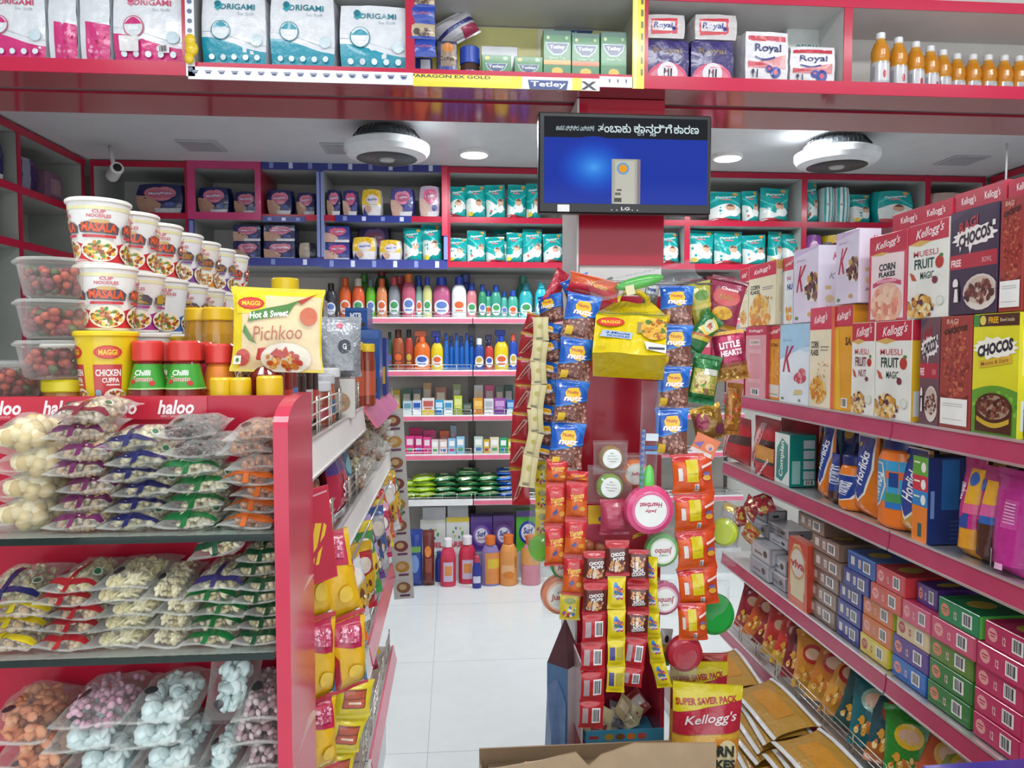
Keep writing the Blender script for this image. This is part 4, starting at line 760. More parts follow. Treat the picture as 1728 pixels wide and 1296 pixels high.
# second tier heaped at the back of the shelf
for i, (px, c1, c2, c3, nm) in enumerate(((1290, '7a2028', '8f2430', 'b0483c', 'maroon'), (1330, '8f2430', 'b05a34', 'c03a34', 'red brown'), (1372, 'a08a2c', 'c9b23c', 'b03a34', 'mustard'), (1400, '983028', 'c04434', 'd98a3a', 'brick red'), (1440, '1b3a40', '25525a', '3a7a74', 'dark teal'), (1480, 'b0702c', 'd9a23c', 'c0392c', 'orange'), (1520, 'a23a34', '8a8f94', 'c9c0b0', 'red and silver'), (1556, '1f3f46', '2f6a4a', 'c9b23c', 'dark green'), (1600, '20343c', '2a4a44', '4a6a54', 'black green'))):
    y = 2.95-i*.19; g = pillow(.16, .17, .045, c1, knot(c1, c2, c3), (), .07, 70+i, 'film', 8, 10, jag=True, crump=1.5)
    tag(g.build('snack_packet', None, (1.47, y, NS+.03), Euler((R(-18), R(rd.uniform(-15, 15)), RB)).to_matrix().to_euler()), '%s snack packet in the back heap, %s from the far end' % (nm, ORD[i]), 'snack packet', 'snack packets heaped at the back of the fourth shelf')
# ================================================================ base deck: golden bags
BG = 'golden bags stacked flat on the bottom deck'
gb = Bank(lambda: tag(pillow(.34, .17, .036, 'b58a3a', [r_(.2, .3, .8, .7, 'c98a2a'), r_(0, .0, 1, .08, 'dfe2e4'), r_(0, .92, 1, 1, 'dfe2e4')], (), .05, 90, 'film', 8, 8, crump=1.2, sealcol='e3e4dc').build('flour_bag'), '', 'bag'))
for j, (y0, n) in enumerate(((2.78, 6), (2.42, 7), (2.06, 7), (1.70, 6))):
    for k in range(n):
        gb((.885+.021*k+.008*((k*j) % 3), y0+.012*((k*5) % 3), (.08+.0275*k)), (R(-90+12), R((k*7 % 5-2)*.8), R(-90+(k*3 % 5-2)*2.5)), 'golden film bag, %s from the bottom of the %s flat stack' % (ORD[k], ('farthest', 'second farthest', 'third farthest', 'nearest')[j]), BG)
p = aty(1665, 1289, 1.3); pz = p.z
g = carton(.26, .3, .2, '4a3f9c', [r_(0, .9, 1, 1, '5a50b0')], top=[r_(.02, .02, .98, .98, '473c98')])
tag(g.build('purple_carton', None, (1.02, 1.16, pz-.2), (0, 0, R(2))), 'purple blue carton at the bottom right corner of the view', 'carton')
tag(G('card').box(-.12, .12, -.13, .13, 0, pz-.202, 'a08a6c', bev=.004).build('brown_carton', None, (1.02, 1.16, 0)), 'brown carton under the purple blue carton', 'carton')
# ================================================================ snacks hanging in front of the pillar
rail = thing('hanging_rail', 'thin metal rail with hooks that carries the hanging snack strips', 'rail', (.55, 2.28, 1.6))
g = G('metal')
for z, y in ((1.685, 2.09), (1.70, 2.2)): g.tube([(-.3, y-2.28, z-1.6), (.26, y-2.28, z-1.6)], .004, '9a9a9a')
g.build('bar', rail)
for x in (-.1, .08): G('metal').tube([(x, .014, .1), (x, -.19, .1), (x, -.19, .085)], .004, '8a8a8a').build('arm', rail)
def strip(name, joints, wpx, Y, yaw, make, label, group=None, part='packet', cat='snack strip', b=.02, dy=0):
    P = [aty(x, y, Y+dy*i) for i, (x, y) in enumerate(joints)]; w = wpx/F*Y/math.cos(R(yaw))
    base = P[-1]; root = thing(name, label, cat, base, (0, 0, 0), group); cache = {}
    for i in range(len(P)-1):
        d = P[i]-P[i+1]; h = d.length; k = make(w, h, i)
        key, builder = k
        if key not in cache: cache[key] = (builder().mesh(part), h)
        me, h0 = cache[key]; o = bpy.data.objects.new(part, me); COL.objects.link(o); o.parent = root
        o.location = P[i+1]-base; o.rotation_euler = (R(((i*5) % 3-1)*3), math.atan2(d.x, d.z), R(yaw+((i*7) % 5-2)*2)); o.scale = (1, 1, h/h0)
    return root
NUTC = ['8f5f50', 'b08070', '6e4438', 'c99a8c', 'a87464']
def nutz(seed, swap=False):
    def f(w, h, i):
        a = w/h; A = [r_(0, 0, 1, .5, '7a4c40'), s_(90, .5, .22, .5, .28, .055, NUTC, seed, a), p_([(0, .36), (1, .54), (1, 1), (0, 1)], '1659b4'), p_([(0, .36), (1, .54), (1, .58), (0, .4)], '2f7ccc'), p_([(.55, 1), (1, 1), (1, .7)], '2a74cc'), p_([(.28, .6), (.24, .72), (.34, .82), (.66, .84), (.74, .7), (.7, .55), (.6, .47), (.44, .5)], 'e9b922'), t_('Nutty', .49, .72, .36, .1, 'b5482a', .02), t_('nutz', .5, .58, .6, .12, 'f2e6e6', .04, .2), r_(.08, .05, .3, .24, 'e3bb22'), e_(.1, .86, .04, .03, 'dfe6f0', 8)]
        return 'n', lambda: pillow(w, h, .028, '1a58ae', A, A, .05, seed, 'film', 10, 12, sealcol='1c5cb8', crump=1.3)
    return f
NG2 = 'blue nut snack strips hanging by the pillar'
strip('nut_strip', [(988, 497), (974, 571), (966, 642), (961, 713), (952, 790)], 60, 2.0, 6, nutz(3), 'blue and brown nut snack strip hanging in front left of the yellow noodle pack', NG2)
strip('nut_strip', [(926, 497), (932, 545), (925, 572), (932, 612), (925, 640), (928, 684), (924, 712), (924, 752), (920, 775)], 40, 2.06, -35, nutz(7), 'blue nut snack strip turned sideways, left of the front nut strip', NG2)
strip('nut_strip', [(1143, 482), (1140, 548), (1137, 618), (1134, 688), (1132, 768)], 58, 2.02, -4, nutz(5), 'blue and brown nut snack strip hanging right of the yellow noodle pack', NG2)
strip('nut_strip', [(968, 468), (980, 500)], 50, 2.05, 0, nutz(9), 'short blue nut snack packet folded over the rail at the top left', NG2)
def choc(w, h, i):
    A = [r_(0, 0, 1, 1, 'a8242c'), r_(0, .9, 1, 1, 'b8862a'), p_([(.1, .15), (.5, .7), (.9, .85), (.6, .3)], '7a2a26'), p_([(.05, .1), (.35, .2), (.95, .75), (.7, .8)], 'c99a90'), p_([(.2, .2), (.35, .22), (.8, .7), (.7, .72)], '8f3030')]
    return 'c', lambda: pillow(w, h, .014, 'a8242c', A, A, .05, 4, 'film', 6, 8)
strip('chocolate_strip', [(905, 530), (896, 562), (888, 604), (884, 648), (881, 696), (877, 742), (874, 788), (880, 852)], 30, 2.1, -25, choc, 'red chocolate bar strip hanging at the far left of the snack display')
def cream(w, h, i):
    A = [r_(0, 0, 1, 1, 'c9bd8a'), r_(.0, .0, .5, 1, 'd2c796'), r_(.2, .05, .6, .14, '8a8470'), e_(.5, .6, .2, .1, 'b3a860'), r_(.62, 0, .66, 1, 'ada274')]
    return 'c', lambda: pillow(w, h, .012, 'c9bd8a', A, A, .04, 6, 'card', 6, 8)
strip('cream_strip', [(912, 535), (913, 575), (908, 610), (910, 648), (903, 690), (905, 730), (896, 768), (889, 822)], 27, 2.04, -10, cream, 'cream paper sachet strip curving beside the sideways nut strip')
def yel(c1='d9c81e', c2='8a8a3a'):
    def f(w, h, i):
        A = [r_(0, 0, 1, 1, c1), e_(.5, .75, .3, .12, c2), s_(16, .5, .35, .35, .2, .1, ['2f5ab0', 'c03a3a', '3f8a3c', 'd9d9d0'], 3, w/h)]
        return 'y', lambda: pillow(w, h, .012, c1, A, A, .06, 8, 'film', 6, 8, jag=True)
    return f
strip('sachet_strip', [(913, 778), (915, 822), (916, 860), (914, 905), (912, 945)], 25, 2.08, -12, yel(), 'yellow sachet strip hanging left of the orange red packets')
def yumm(w, h, i):
    a = w/h; A = [r_(0, 0, 1, 1, 'd9652a'), wave(0, 1, .52, lambda u: 1, 'c42f34'), p_([(0, .5), (1, .56), (1, .62), (0, .58)], 'd0402c'), t_('Tiny', .4, .8, .3, .06, 'e9b0a0', .02, .2), t_('Yumm', .5, .64, .66, .14, 'e9b838', .04, .2, 6), t_('pie', .56, .53, .4, .09, 'e9b838', .04, .2), p_([(.28, .32), (.5, .42), (.55, .32), (.36, .26)], '5a62a0'), e_(.75, .3, .14, .07, 'd9993a'), r_(0, 0, 1, .08, 'c0382c')]
    return 'u', lambda: pillow(w, h, .026, 'c9442c', A, A, .06, 5, 'film', 8, 10, jag=True, crump=1.5, sealcol='c0302e')
UG = 'orange red snack strips at the left of the display'
strip('snack_strip', [(941, 775), (939, 815), (937, 886), (937, 954)], 38, 1.99, 4, yumm, 'orange red snack strip below the front left nut strip', UG)
strip('snack_strip', [(975, 795), (974, 812), (972, 875), (970, 938), (966, 1004)], 38, 1.97, -6, yumm, 'orange red snack strip right beside the first orange one', UG)
strip('sachet_strip', [(962, 1003), (961, 1046)], 36, 1.97, -4, yel('c9b52a', '7a8a3a'), 'single yellow sachet hanging at the foot of the orange red strip')
def orange(w, h, i):
    a = w/h; A = [r_(0, 0, 1, 1, 'dd5a1c'), r_(0, .82, 1, 1, 'c22f30'), r_(.64, .0, .97, 1, 'd04a22'), r_(.3, .3, .6, .86, 'd8c41e'), r_(.32, .5, .58, .52, 'b0a02a'), r_(.1, .34, .2, .66, 'd9d5cf')]+bars(.5, .06, .6, .24, 6)+[e_(.8, .5, .09, .06, '7a6aa0'), e_(.8, .4, .1, .07, 'd9a030'), p_([(.66, .7), (.95, .8), (.95, .74), (.68, .64)], 'e9c9c0')]
    return 'o', lambda: pillow(w, h, .035, 'd0481e', A, A, .06, 11, 'film', 10, 10, jag=True, crump=1.8, sealcol='c0302e')
strip('snack_strip', [(1168, 766), (1170, 832), (1173, 894), (1177, 958), (1180, 1020)], 74, 2.0, 5, orange, 'wide orange snack strip with yellow panels at the right of the display', UG)
strip('snack_strip', [(1168, 1018), (1170, 1080)], 52, 1.98, 0, orange, 'small orange packet at the foot of the wide orange strip', UG)
CHB = ['c98a4a', 'e6d6c4', 'a85a3a', 'd9b080']
def cpop(w, h, i):
    a = w/h; A = [r_(0, 0, 1, 1, 'b3262e'), r_(0, .12, 1, .78, '5a2822'), s_(26, .5, .3, .36, .14, .1, CHB, 3, a), t_('CHOCO', .5, .62, .62, .11, 'f0ece8', .04, 0, 4), t_('POPS', .54, .5, .5, .1, 'f0ece8', .04, 0, 4)]
    return 'p', lambda: pillow(w, h, .018, 'b3262e', A, A, .07, 5, 'film', 8, 10, jag=True, sealcol='c02a34')
def redback(w, h, i):
    A = [r_(0, 0, 1, 1, 'b3262e'), r_(.1, .2, .34, .75, 'a9979a')]+bars(.5, .22, .86, .76, 8)
    return 'r', lambda: pillow(w, h, .014, 'b3262e', A, A, .06, 7, 'film', 8, 10, jag=True, sealcol='c02a34')
def gem(w, h, i):
    a = w/h; A = [r_(0, 0, 1, 1, 'dcc81a'), e_(.45, .66, .14, .16, '3a8ad0'), s_(30, .55, .48, .3, .2, .1, ['2f62c0', '3f8a3c', 'c0303a', '8a4a9c', 'e08a2a'], 4, a), t_('Gems', .55, .42, .6, .1, 'dfe6f0', .03)]
    return 'g', lambda: pillow(w, h, .016, 'dcc81a', A, A, .07, 9, 'film', 8, 10, jag=True, sealcol='d0bc1c')
def gemback(w, h, i):
    A = [r_(0, 0, 1, 1, 'dcc81a'), r_(.1, .25, .4, .75, '4a4a8a'), r_(.5, .25, .9, .75, 'b0a238')]
    return 'h', lambda: pillow(w, h, .012, 'dcc81a', A, A, .07, 9, 'film', 8, 10, jag=True)
def mix(*k):
    def f(w, h, i): return k[min(i, len(k)-1)](w, h, i)
    return f
PG = 'small sweet sachet strips at the foot of the display'
strip('sachet_strip', [(1006, 930), (1005, 982), (1003, 1036), (1002, 1084), (1000, 1132), (999, 1182), (997, 1228)], 44, 1.93, 4, mix(cpop, cpop, redback), 'leftmost red choco pops sachet strip with red backs below', PG)
strip('sachet_strip', [(1042, 912), (1042, 972)], 42, 1.92, 0, cpop, 'single choco pops sachet above the yellow strip', PG)
strip('sachet_strip', [(1041, 972), (1040, 1028), (1040, 1080), (1040, 1124), (1038, 1168)], 32, 1.92, -3, mix(gem, gem, gemback), 'yellow sweet sachet strip between the red choco pops strips', PG)
def cpopinv(w, h, i):
    a = w/h; A = [r_(0, 0, 1, 1, 'b3262e'), r_(0, .22, 1, .88, '5a2822'), s_(26, .5, .66, .36, .16, .1, CHB, 3, a), t_('CHOCO', .5, .34, .64, .11, 'f0ece8', .04, 0, 184), t_('POPS', .48, .45, .5, .1, 'f0ece8', .04, 0, 184)]
    return 'i', lambda: pillow(w, h, .018, 'b3262e', A, A, .07, 5, 'film', 8, 10, jag=True, sealcol='c02a34')
strip('sachet_strip', [(1077, 928), (1077, 988), (1077, 1032), (1075, 1076), (1068, 1126), (1064, 1158)], 38, 1.94, -6, mix(cpopinv, cpopinv, cpopinv, redback), 'red choco pops sachet strip with upside down lettering', PG)
strip('sachet_strip', [(1096, 940), (1097, 990), (1099, 1032), (1102, 1074), (1110, 1116), (1122, 1160)], 24, 1.96, -30, gem, 'narrow yellow sachet strip turned sideways and curling at its foot', PG)
# big yellow noodle multipack with a carry handle, seen from below
a = aty(1060, 618, 1.95); mg = thing('noodle_multipack', 'big yellow carry pack of instant noodles hanging in the middle of the display', 'noodle pack', (a.x, 1.95, a.z), (R(-36), R(3), R(-14)))
MW, MD, MH = .19, .115, .17
g = G('film'); prof = [(0, -MD/2, MD/2, 1), (.13, -MD/2, MD/2, 1), (.18, -.016, .016, .84), (.215, -.006, .006, .55)]
nu = 8; rings = []
for z, y0, y1, wk in prof:
    rr = []
    for i in range(nu+1): u = i/nu-.5; rr.append((u*MW*wk, y0+.004*math.sin(9*u+z*30), z))
    for i in range(nu, -1, -1): u = i/nu-.5; rr.append((u*MW*wk, y1, z))
    rings.append(rr)
n = len(rings[0]); vs = [p for r in rings for p in r]; fs = []
for j in range(len(rings)-1):
    for i in range(n): fs.append((j*n+i, j*n+(i+1) % n, (j+1)*n+(i+1) % n, (j+1)*n+i))
fs += [tuple(range(n))[::-1], tuple(range((len(rings)-1)*n, len(rings)*n))]
g.add(vs, fs, 'dcc30a')
S = lambda u, v, o: ((u-.5)*MW, -MD/2-.0045-o, .13*v)
paint(g, [r_(.01, .97, .99, .998, '6a7a2a'), e_(.22, .76, .2, .12, 'c8342c', 12), e_(.22, .76, .17, .09, 'd94a30', 12), t_('MAGGI', .22, .76, .26, .08, 'efc83a', .03), p_([(.08, .38), (.52, .33), (.54, .5), (.12, .55)], 'aebfd8'), t_('2-Minute', .33, .475, .34, .06, '2c4a8a', .03, .15, -4, 1.46), t_('NOODLES', .34, .4, .32, .06, '2c4a8a', .03, .15, -4, 1.46), r_(.6, .5, .72, .78, 'a08a5a'),
          e_(.84, .62, .2, .28, 'd9b04a'), s_(60, .84, .62, .18, .24, .04, ['e0b84a', 'c98a30', 'd9a03a', 'b0622c', '5a7a34'], 4, 1.46), p_([(.7, .3), (1, .22), (1, .02), (.74, .1)], 'd9dade'), r_(.76, .1, .98, .16, '4a4a50'), t_('280g', .12, .1, .12, .05, 'b09a2a', .01)], S)
S2 = lambda u, v, o: ((u-.5)*MW*(1-.16*v), -MD/2-.0045+(MD/2-.016)*v-o-.001, .13+.05*v)
paint(g, [t_('MASALA NOODLES', .4, .2, .7, .22, '5a6a2a', .03)], S2, fin='film')
g.build('wrapper', mg)
g = G('film')
for s in (-1, 1): g.tube([(s*.045, 0, .2), (s*.042, .0, .235), (s*.02, .0, .256), (0, 0, .26)], .009, 'dcc30a', n=8)
g.build('carry_handle', mg)
# bags on top of the rail
def bag(name, px, py, Y, wpx, hpx, b, col, art, label, rot=(0, 0, 0), fin='film', cat='packet', seed=1, group=None, sealcol=None, jag=True, crump=1.5, center=True):
    w = wpx/F*Y; h = hpx/F*Y; g = pillow(w, h, b, col, art, (), .07, seed, fin, 10, 10, jag=jag, crump=crump, sealcol=sealcol, z0=-h/2)
    return tag(g.build(name, None, aty(px, py, Y), tuple(R(q) for q in rot)), label, cat, group)
bag('snack_packet', 1003, 484, 2.02, 92, 34, .045, 'b8302a', [r_(0, 0, 1, .45, 'c0283a'), r_(0, .45, 1, 1, 'c9542a'), t_('Yumm', .55, .55, .36, .3, 'd9b05a', .03, .2, -6, 2.5)], 'orange and red snack packet lying over the rail above the yellow noodle pack', (0, 14, 0), seed=13)
bag('snack_packet', 938, 484, 2.08, 26, 62, .02, 'b02438', [], 'red folded packet peeking above the sideways nut strip', (0, 28, 20), seed=14)
def zig(n, v0, v1, c): return p_([(0, v1)]+[((i+.0)/n, v0 if i % 2 else (v0+v1)/2+.3*(v1-v0)) for i in range(n+1)]+[(1, v1)], c)
ZZ = [p_([(i/12, .86), ((i+.5)/12, .98), ((i+1)/12, .86), ((i+.7)/12, .86), ((i+.5)/12, .92), ((i+.3)/12, .86)], '2f6ab0' if i > 5 else '3f8a4a') for i in range(12)]
t = bag('clear_toy_bag', 1085, 474, 2.0, 200, 36, .03, 'd9e4e8', ZZ, 'long clear bag with a zigzag edge lying across the top of the display', (0, -13, 0), fin='clear', cat='bag', seed=15, jag=False)
g = G('liquid'); g.blob((0, 0, 0), (.07, .012, .017), '4cae3c', n=14, m=8); c = g.build('green_toy', t, (-.01, 0, -.002)); c['label'] = 'bright green toy'
G('card').box(-.012, .012, -.02, -.018, -.02, .006, 'd2c9a0').build('barcode_tag', t, (-.045, 0, -.01))
t = bag('clear_toy_bag', 1095, 745, 1.96, 34, 210, .022, 'd9e4e8', [], 'long clear bag with a blue zigzag edge hanging upright beside the right nut strip', (0, 2, 0), fin='clear', cat='bag', seed=16, jag=False)
g = G('film'); hh = 210/F*1.96/2
g.box(-.025, -.014, -.0135, -.0125, -hh*.9, hh*.2, '6a7a9a')
for i in range(11): z = -hh*.88+i*hh*.098; g.add([(-.025, -.0138, z), (-.014, -.0138, z+hh*.05), (-.025, -.0138, z+hh*.09)], [(0, 1, 2)], '2c4a9c' if i > 4 else '2c7a4a')
g.build('zigzag_print', t)
g = G('liquid'); g.blob((.004, 0, -hh*.68), (.016, .009, hh*.3), '5ccf4a', n=14, m=8); g.build('green_toy', t, label='bright green toy')
g = G('card'); g.box(-.012, .022, -.0135, -.0125, hh*.02, hh*.14, 'c9d0d8'); g.box(-.012, .022, -.0135, -.0125, -hh*.12, -hh*.06, '2f5fa0'); g.box(-.012, .022, -.0135, -.0125, -hh*.2, -hh*.15, '7a9ac0'); g.build('printed_label', t)
# crisp packs on the right side
CPG = 'packs hanging at the right side of the display'
bag('crisp_packet', 1222, 512, 2.08, 62, 88, .04, '8f2f48', [r_(0, 0, 1, .1, 'b8862a'), e_(.5, .62, .4, .18, 'c04a4a', 16), t_('Cheese', .55, .78, .5, .06, 'e9dfe0', .03), t_('balls', .5, .62, .4, .1, 'b07a3a', .03), e_(.5, .3, .3, .13, 'd9a22a', 12), s_(14, .5, .3, .24, .1, .07, ['e0ac30', 'c9921e'], 3, .7), r_(0, .92, 1, 1, '7a3040')], 'maroon crisp packet with golden balls at the upper right of the display', (0, 14, -14), seed=17, group=CPG)
bag('crisp_packet', 1187, 512, 2.12, 44, 80, .03, '4a2030', [e_(.5, .5, .3, .2, '5a2a3a')], 'dark maroon packet behind the upper right crisp packet', (0, 18, 0), seed=18, group=CPG)
bag('biscuit_packet', 1232, 600, 2.07, 56, 86, .035, '9c1f48', [t_('LITTLE', .5, .72, .66, .13, 'e9d5dc', .04, 0, 2), t_('HEARTS', .52, .56, .68, .12, 'e9d5dc', .04, 0, 2), r_(0, 0, 1, .3, 'a8742c'), r_(0, .28, 1, .36, '8a4a30'), s_(14, .5, .14, .4, .1, .08, ['d9a83a', '8a5a24', 'efd070'], 4, .6)], 'maroon and gold biscuit packet reading little hearts', (0, -8, -10), seed=19, group=CPG, sealcol='c99a3a', fin='foil')
bag('noodle_packet', 1186, 520, 2.09, 46, 90, .03, 'a8a43a', [e_(.5, .75, .3, .1, '5f8a3a'), e_(.5, .4, .3, .12, '6a8a34'), r_(0, .5, 1, .58, 'c2b04a')], 'olive green noodle packet right of the upper nut packet', (0, -14, 8), seed=20, group=CPG)
bag('noodle_packet', 1186, 562, 2.05, 40, 76, .03, '1f6a34', [p_([(.1, .5), (.5, .95), (.95, .8), (.6, .45)], 'd9c25a'), e_(.5, .7, .28, .16, 'cfd0b4', 14), t_('fit', .5, .7, .3, .14, 'c0523a', .03, .2), p_([(0, .2), (1, .4), (1, .5), (0, .3)], 'c9b23a'), p_([(0, .3), (1, .5), (1, .56), (0, .36)], 'b8603a')], 'dark green noodle packet with an oval badge tilted right of the nut strip', (0, 38, 8), seed=21, group=CPG)
bag('noodle_packet', 1188, 640, 2.04, 50, 86, .035, '1f6a34', [r_(.05, .2, .95, .7, 'a8a850'), e_(.4, .52, .26, .14, 'cdbb8a', 12), s_(30, .55, .34, .4, .14, .07, ['5f8a3a', 'd9c23a', '8a5a34', 'c9b070'], 6, .6), r_(.4, .6, .9, .72, 'd5dad0'), r_(0, 0, 1, .12, '1f7a48')], 'green noodle packet with a picture below the tilted dark green one', (0, 10, -6), seed=22, group=CPG, fin='foil')
bag('biscuit_packet', 1195, 714, 2.06, 56, 62, .04, '8a6428', [r_(0, .86, 1, 1, 'c9992f'), e_(.25, .6, .22, .25, '8a2a44', 14), e_(.8, .3, .18, .16, '7a3a50', 12), s_(12, .5, .75, .4, .12, .08, ['e3bc5a', '8a6420'], 4, .9)], 'gold and maroon biscuit packet below the green noodle packets', (0, -14, 0), seed=23, group=CPG, fin='foil')
bag('crisp_packet', 1237, 690, 2.12, 34, 90, .03, 'a8702c', [s_(30, .5, .5, .4, .4, .12, ['d9a83a', '8a5a24', 'c0502c'], 4, .4)], 'narrow golden packet behind the maroon little hearts packet', (0, 6, 20), seed=24, group=CPG, fin='foil')
bag('paper_card', 1190, 752, 2.0, 44, 34, .004, 'd9764a', [p_([(0, .4), (.4, .7), (.35, .3)], '7a62a0'), r_(.02, .0, .9, .2, 'd9c9c4'), e_(.7, .5, .2, .2, 'e3a58a', 12), e_(.75, .45, .06, .1, '6a72b0', 10)], 'orange printed card with violet marks between the nut strip and the red pouches', (0, 24, -14), seed=25, cat='card', fin='card', jag=False, crump=.4)
bag('foil_packet', 1100, 492, 2.1, 26, 50, .02, '8a8a84', [r_(.05, .4, .95, .8, 'c9cdd2'), r_(.1, .5, .7, .6, '4a5a8a')], 'silver and white packet behind the yellow noodle pack', (0, 12, 0), seed=26, fin='foil')
# ---------------------------------------------------------------- jelly cups in clear bags
def jelly(name, px, py, rpx, Y, col, lid, txt, label, bagw=None, bagh=None, flip=False, tilt=(0, 0, 0), two=None, bagoff=0, tc='b0304a'):
    """a clear bag holding one or two round jelly cups whose lids face the front"""
    r = rpx/F*Y; t = thing(name, label, 'jelly cup', aty(px, py, Y), tuple(R(q) for q in tilt), 'jelly cups in clear bags')
    for k, (dx, dz, c, s) in enumerate([(0, 0, col, 1)]+([two] if two else [])):
        g = G('liquid'); n = 28; M = Matrix.Translation((dx*r, 0, dz*r)) @ Matrix.Rotation(R(90), 4, 'X')
        g.lathe([(r*.5*s, -.055), (r*1.05*s, -.045), (r*1.38*s, -.022), (r*1.3*s, -.006), (r*1.02*s, 0)], c, n=n, xf=M); cup = g.build('cup', t)
        g = G('glosscard'); M2 = Matrix.Translation((dx*r, -.0005, dz*r)) @ Matrix.Rotation(R(90), 4, 'X')
        g.lathe([(r*1.02*s, 0), (r*1.05*s, .001), (r*1.02*s, .002)], lid or c, n=n, xf=M2)
        if lid:
            S = lambda u, v, o: (dx*r+(u-.5)*2*r*s, -.0026-o, dz*r+(v-.5)*2*r*s)
            A = [e_(.5, .5, .44, .44, 'e3e6e0' if lid != 'e3e6e0' else 'd9ddd8', 30)]+[t_(x, .5, y, w, h, cc, .03, .1, 180 if flip else 0) for x, y, w, h, cc in txt]
            paint(g, A, S)
        g.build('lid', cup)
    if bagw:
        w, h = bagw/F*Y, bagh/F*Y; gb_ = pillow(w, h, .06, 'dfe6e6', [], (), .06, 33, 'clear', 8, 10, crump=1.6, z0=-h/2+bagoff/F*Y, y0=.022, sealcol='e6ecec', pinch=.04); gb_.build('clear_bag', t)
    return t
FL = [('FRUIT JELLY', .64, .5, .07, '6a8a8a'), ('best served', .5, .56, .07, '6a8a8a'), ('chilled', .36, .4, .07, '6a8a8a'), ('80 g', .78, .2, .08, '4a6a6a')]
jelly('jelly_pack', 1033, 774, 16, 2.02, '9a7a4a', 'dfe9e8', FL, 'brown jelly cup with a white printed lid below the red panel', 62, 60)
jelly('jelly_pack', 1031, 823, 17, 2.01, '7a9a3a', 'dfe9e8', FL, 'olive green jelly cup with a white printed lid under the brown one', 84, 68, tilt=(0, 6, 0))
jelly('jelly_pack', 1098, 862, 32, 1.94, 'd84a7c', 'd96a94', [('Heartbeat', .66, .62, .14, 'b02a58'), ('Jelly', .5, .34, .1, 'b02a58')], 'big pink jelly cup at the centre of the display with reversed lettering', flip=True)
jelly('jelly_pack', 1119, 930, 22, 1.97, '6fae6a', 'cfd9c4', [('Jumbo', .52, .7, .3, 'a8304a'), ('CUP JELLY', .34, .4, .08, '4a7a4a')], 'green jumbo jelly cup in a clear bag below the big pink cup', 50, 76, flip=True, tc='a8304a', bagoff=4)
jelly('jelly_pack', 1122, 1012, 22, 1.97, 'b0607c', 'd9b0bc', [('Jumbo', .5, .74, .3, 'a8304a'), ('CUP', .3, .3, .08, '8a4a5a')], 'rose pink jumbo jelly cup in a clear bag under the green jumbo cup', 50, 70, flip=True)
jelly('jelly_pack', 948, 1006, 26, 2.03, 'd98a6a', 'e0b8a0', [('Jumbo', .45, .74, .26, 'b0303a'), ('CUP', .62, .3, .08, '6a6a7a')], 'orange jumbo jelly cup in a clear bag at the lower left of the display', 66, 96, two=(.2, 2.0, '3f9a58', .7), bagoff=6)
jelly('jelly_pack', 907, 927, 17, 2.06, '7ac44a', None, [], 'lime green jelly cup hanging at the left of the orange red strips', 52, 110, tilt=(0, 0, -40), bagoff=20)
jelly('jelly_pack', 1208, 1040, 27, 2.02, '1f9a3c', None, [], 'plain bright green jelly cup bottom at the lower right of the display', 60, 96, bagoff=18)
jelly('jelly_pack', 1158, 1106, 24, 1.98, 'b02a3c', None, [], 'plain red jelly cup bottom below the small orange packet', 52, 84, bagoff=-10)
jelly('jelly_pack', 1073, 800, 18, 2.045, 'd9702a', 'd9c9c0', [('Jelly', .5, .5, .2, 'b0304a')], 'orange jelly cup half hidden behind the upright clear bag', 46, 70)
jelly('jelly_pack', 1220, 900, 18, 2.05, 'b8cc3a', None, [], 'lime yellow jelly cup behind the right edge of the wide orange strip', 40, 120, tilt=(0, 0, -30))
bag('clear_pouch', 1037, 872, 2.0, 52, 62, .04, 'b0445c', [], 'rosy clear pouch above the choco pops sachets', (0, 0, 0), seed=29, cat='pouch', fin='film')
# header card and round chocolates behind the sachets
hc = thing('header_card', 'red hanging header card with yellow panels behind the choco pops sachets', 'card', aty(1042, 935, 2.06))
w = 118/F*2.06; h = 86/F*2.06; g = G('card'); g.box(-w/2, w/2, 0, .002, 0, h, 'b0283a')
paint(g, [r_(0, .1, .3, .62, 'b54058'), r_(.06, .62, .28, 1, 'dfb81e'), e_(.24, .72, .03, .05, '4a5a9a'), r_(.78, .7, .88, 1, 'd0a21e'), p_([(.72, .3), (.95, .42), (.96, .5), (.73, .38)], 'd9b42e'), r_(.8, .38, .88, .4, '5a2a20')], face_front(-w/2, w/2, 0, h, 0)); g.build('sheet', hc)
tag(G('food').blob((0, 0, 0), (.019, .019, .019), 'a8603c', n=18, m=12).build('chocolate_ball', None, aty(992, 922, 2.03)), 'round brown chocolate ball beside the header card', 'chocolate')
tag(G('food').blob((0, 0, 0), (.017, .017, .017), 'a06040', n=18, m=12).build('chocolate_ball', None, aty(1012, 925, 2.03)), 'second round brown chocolate ball nearer the choco pops', 'chocolate')
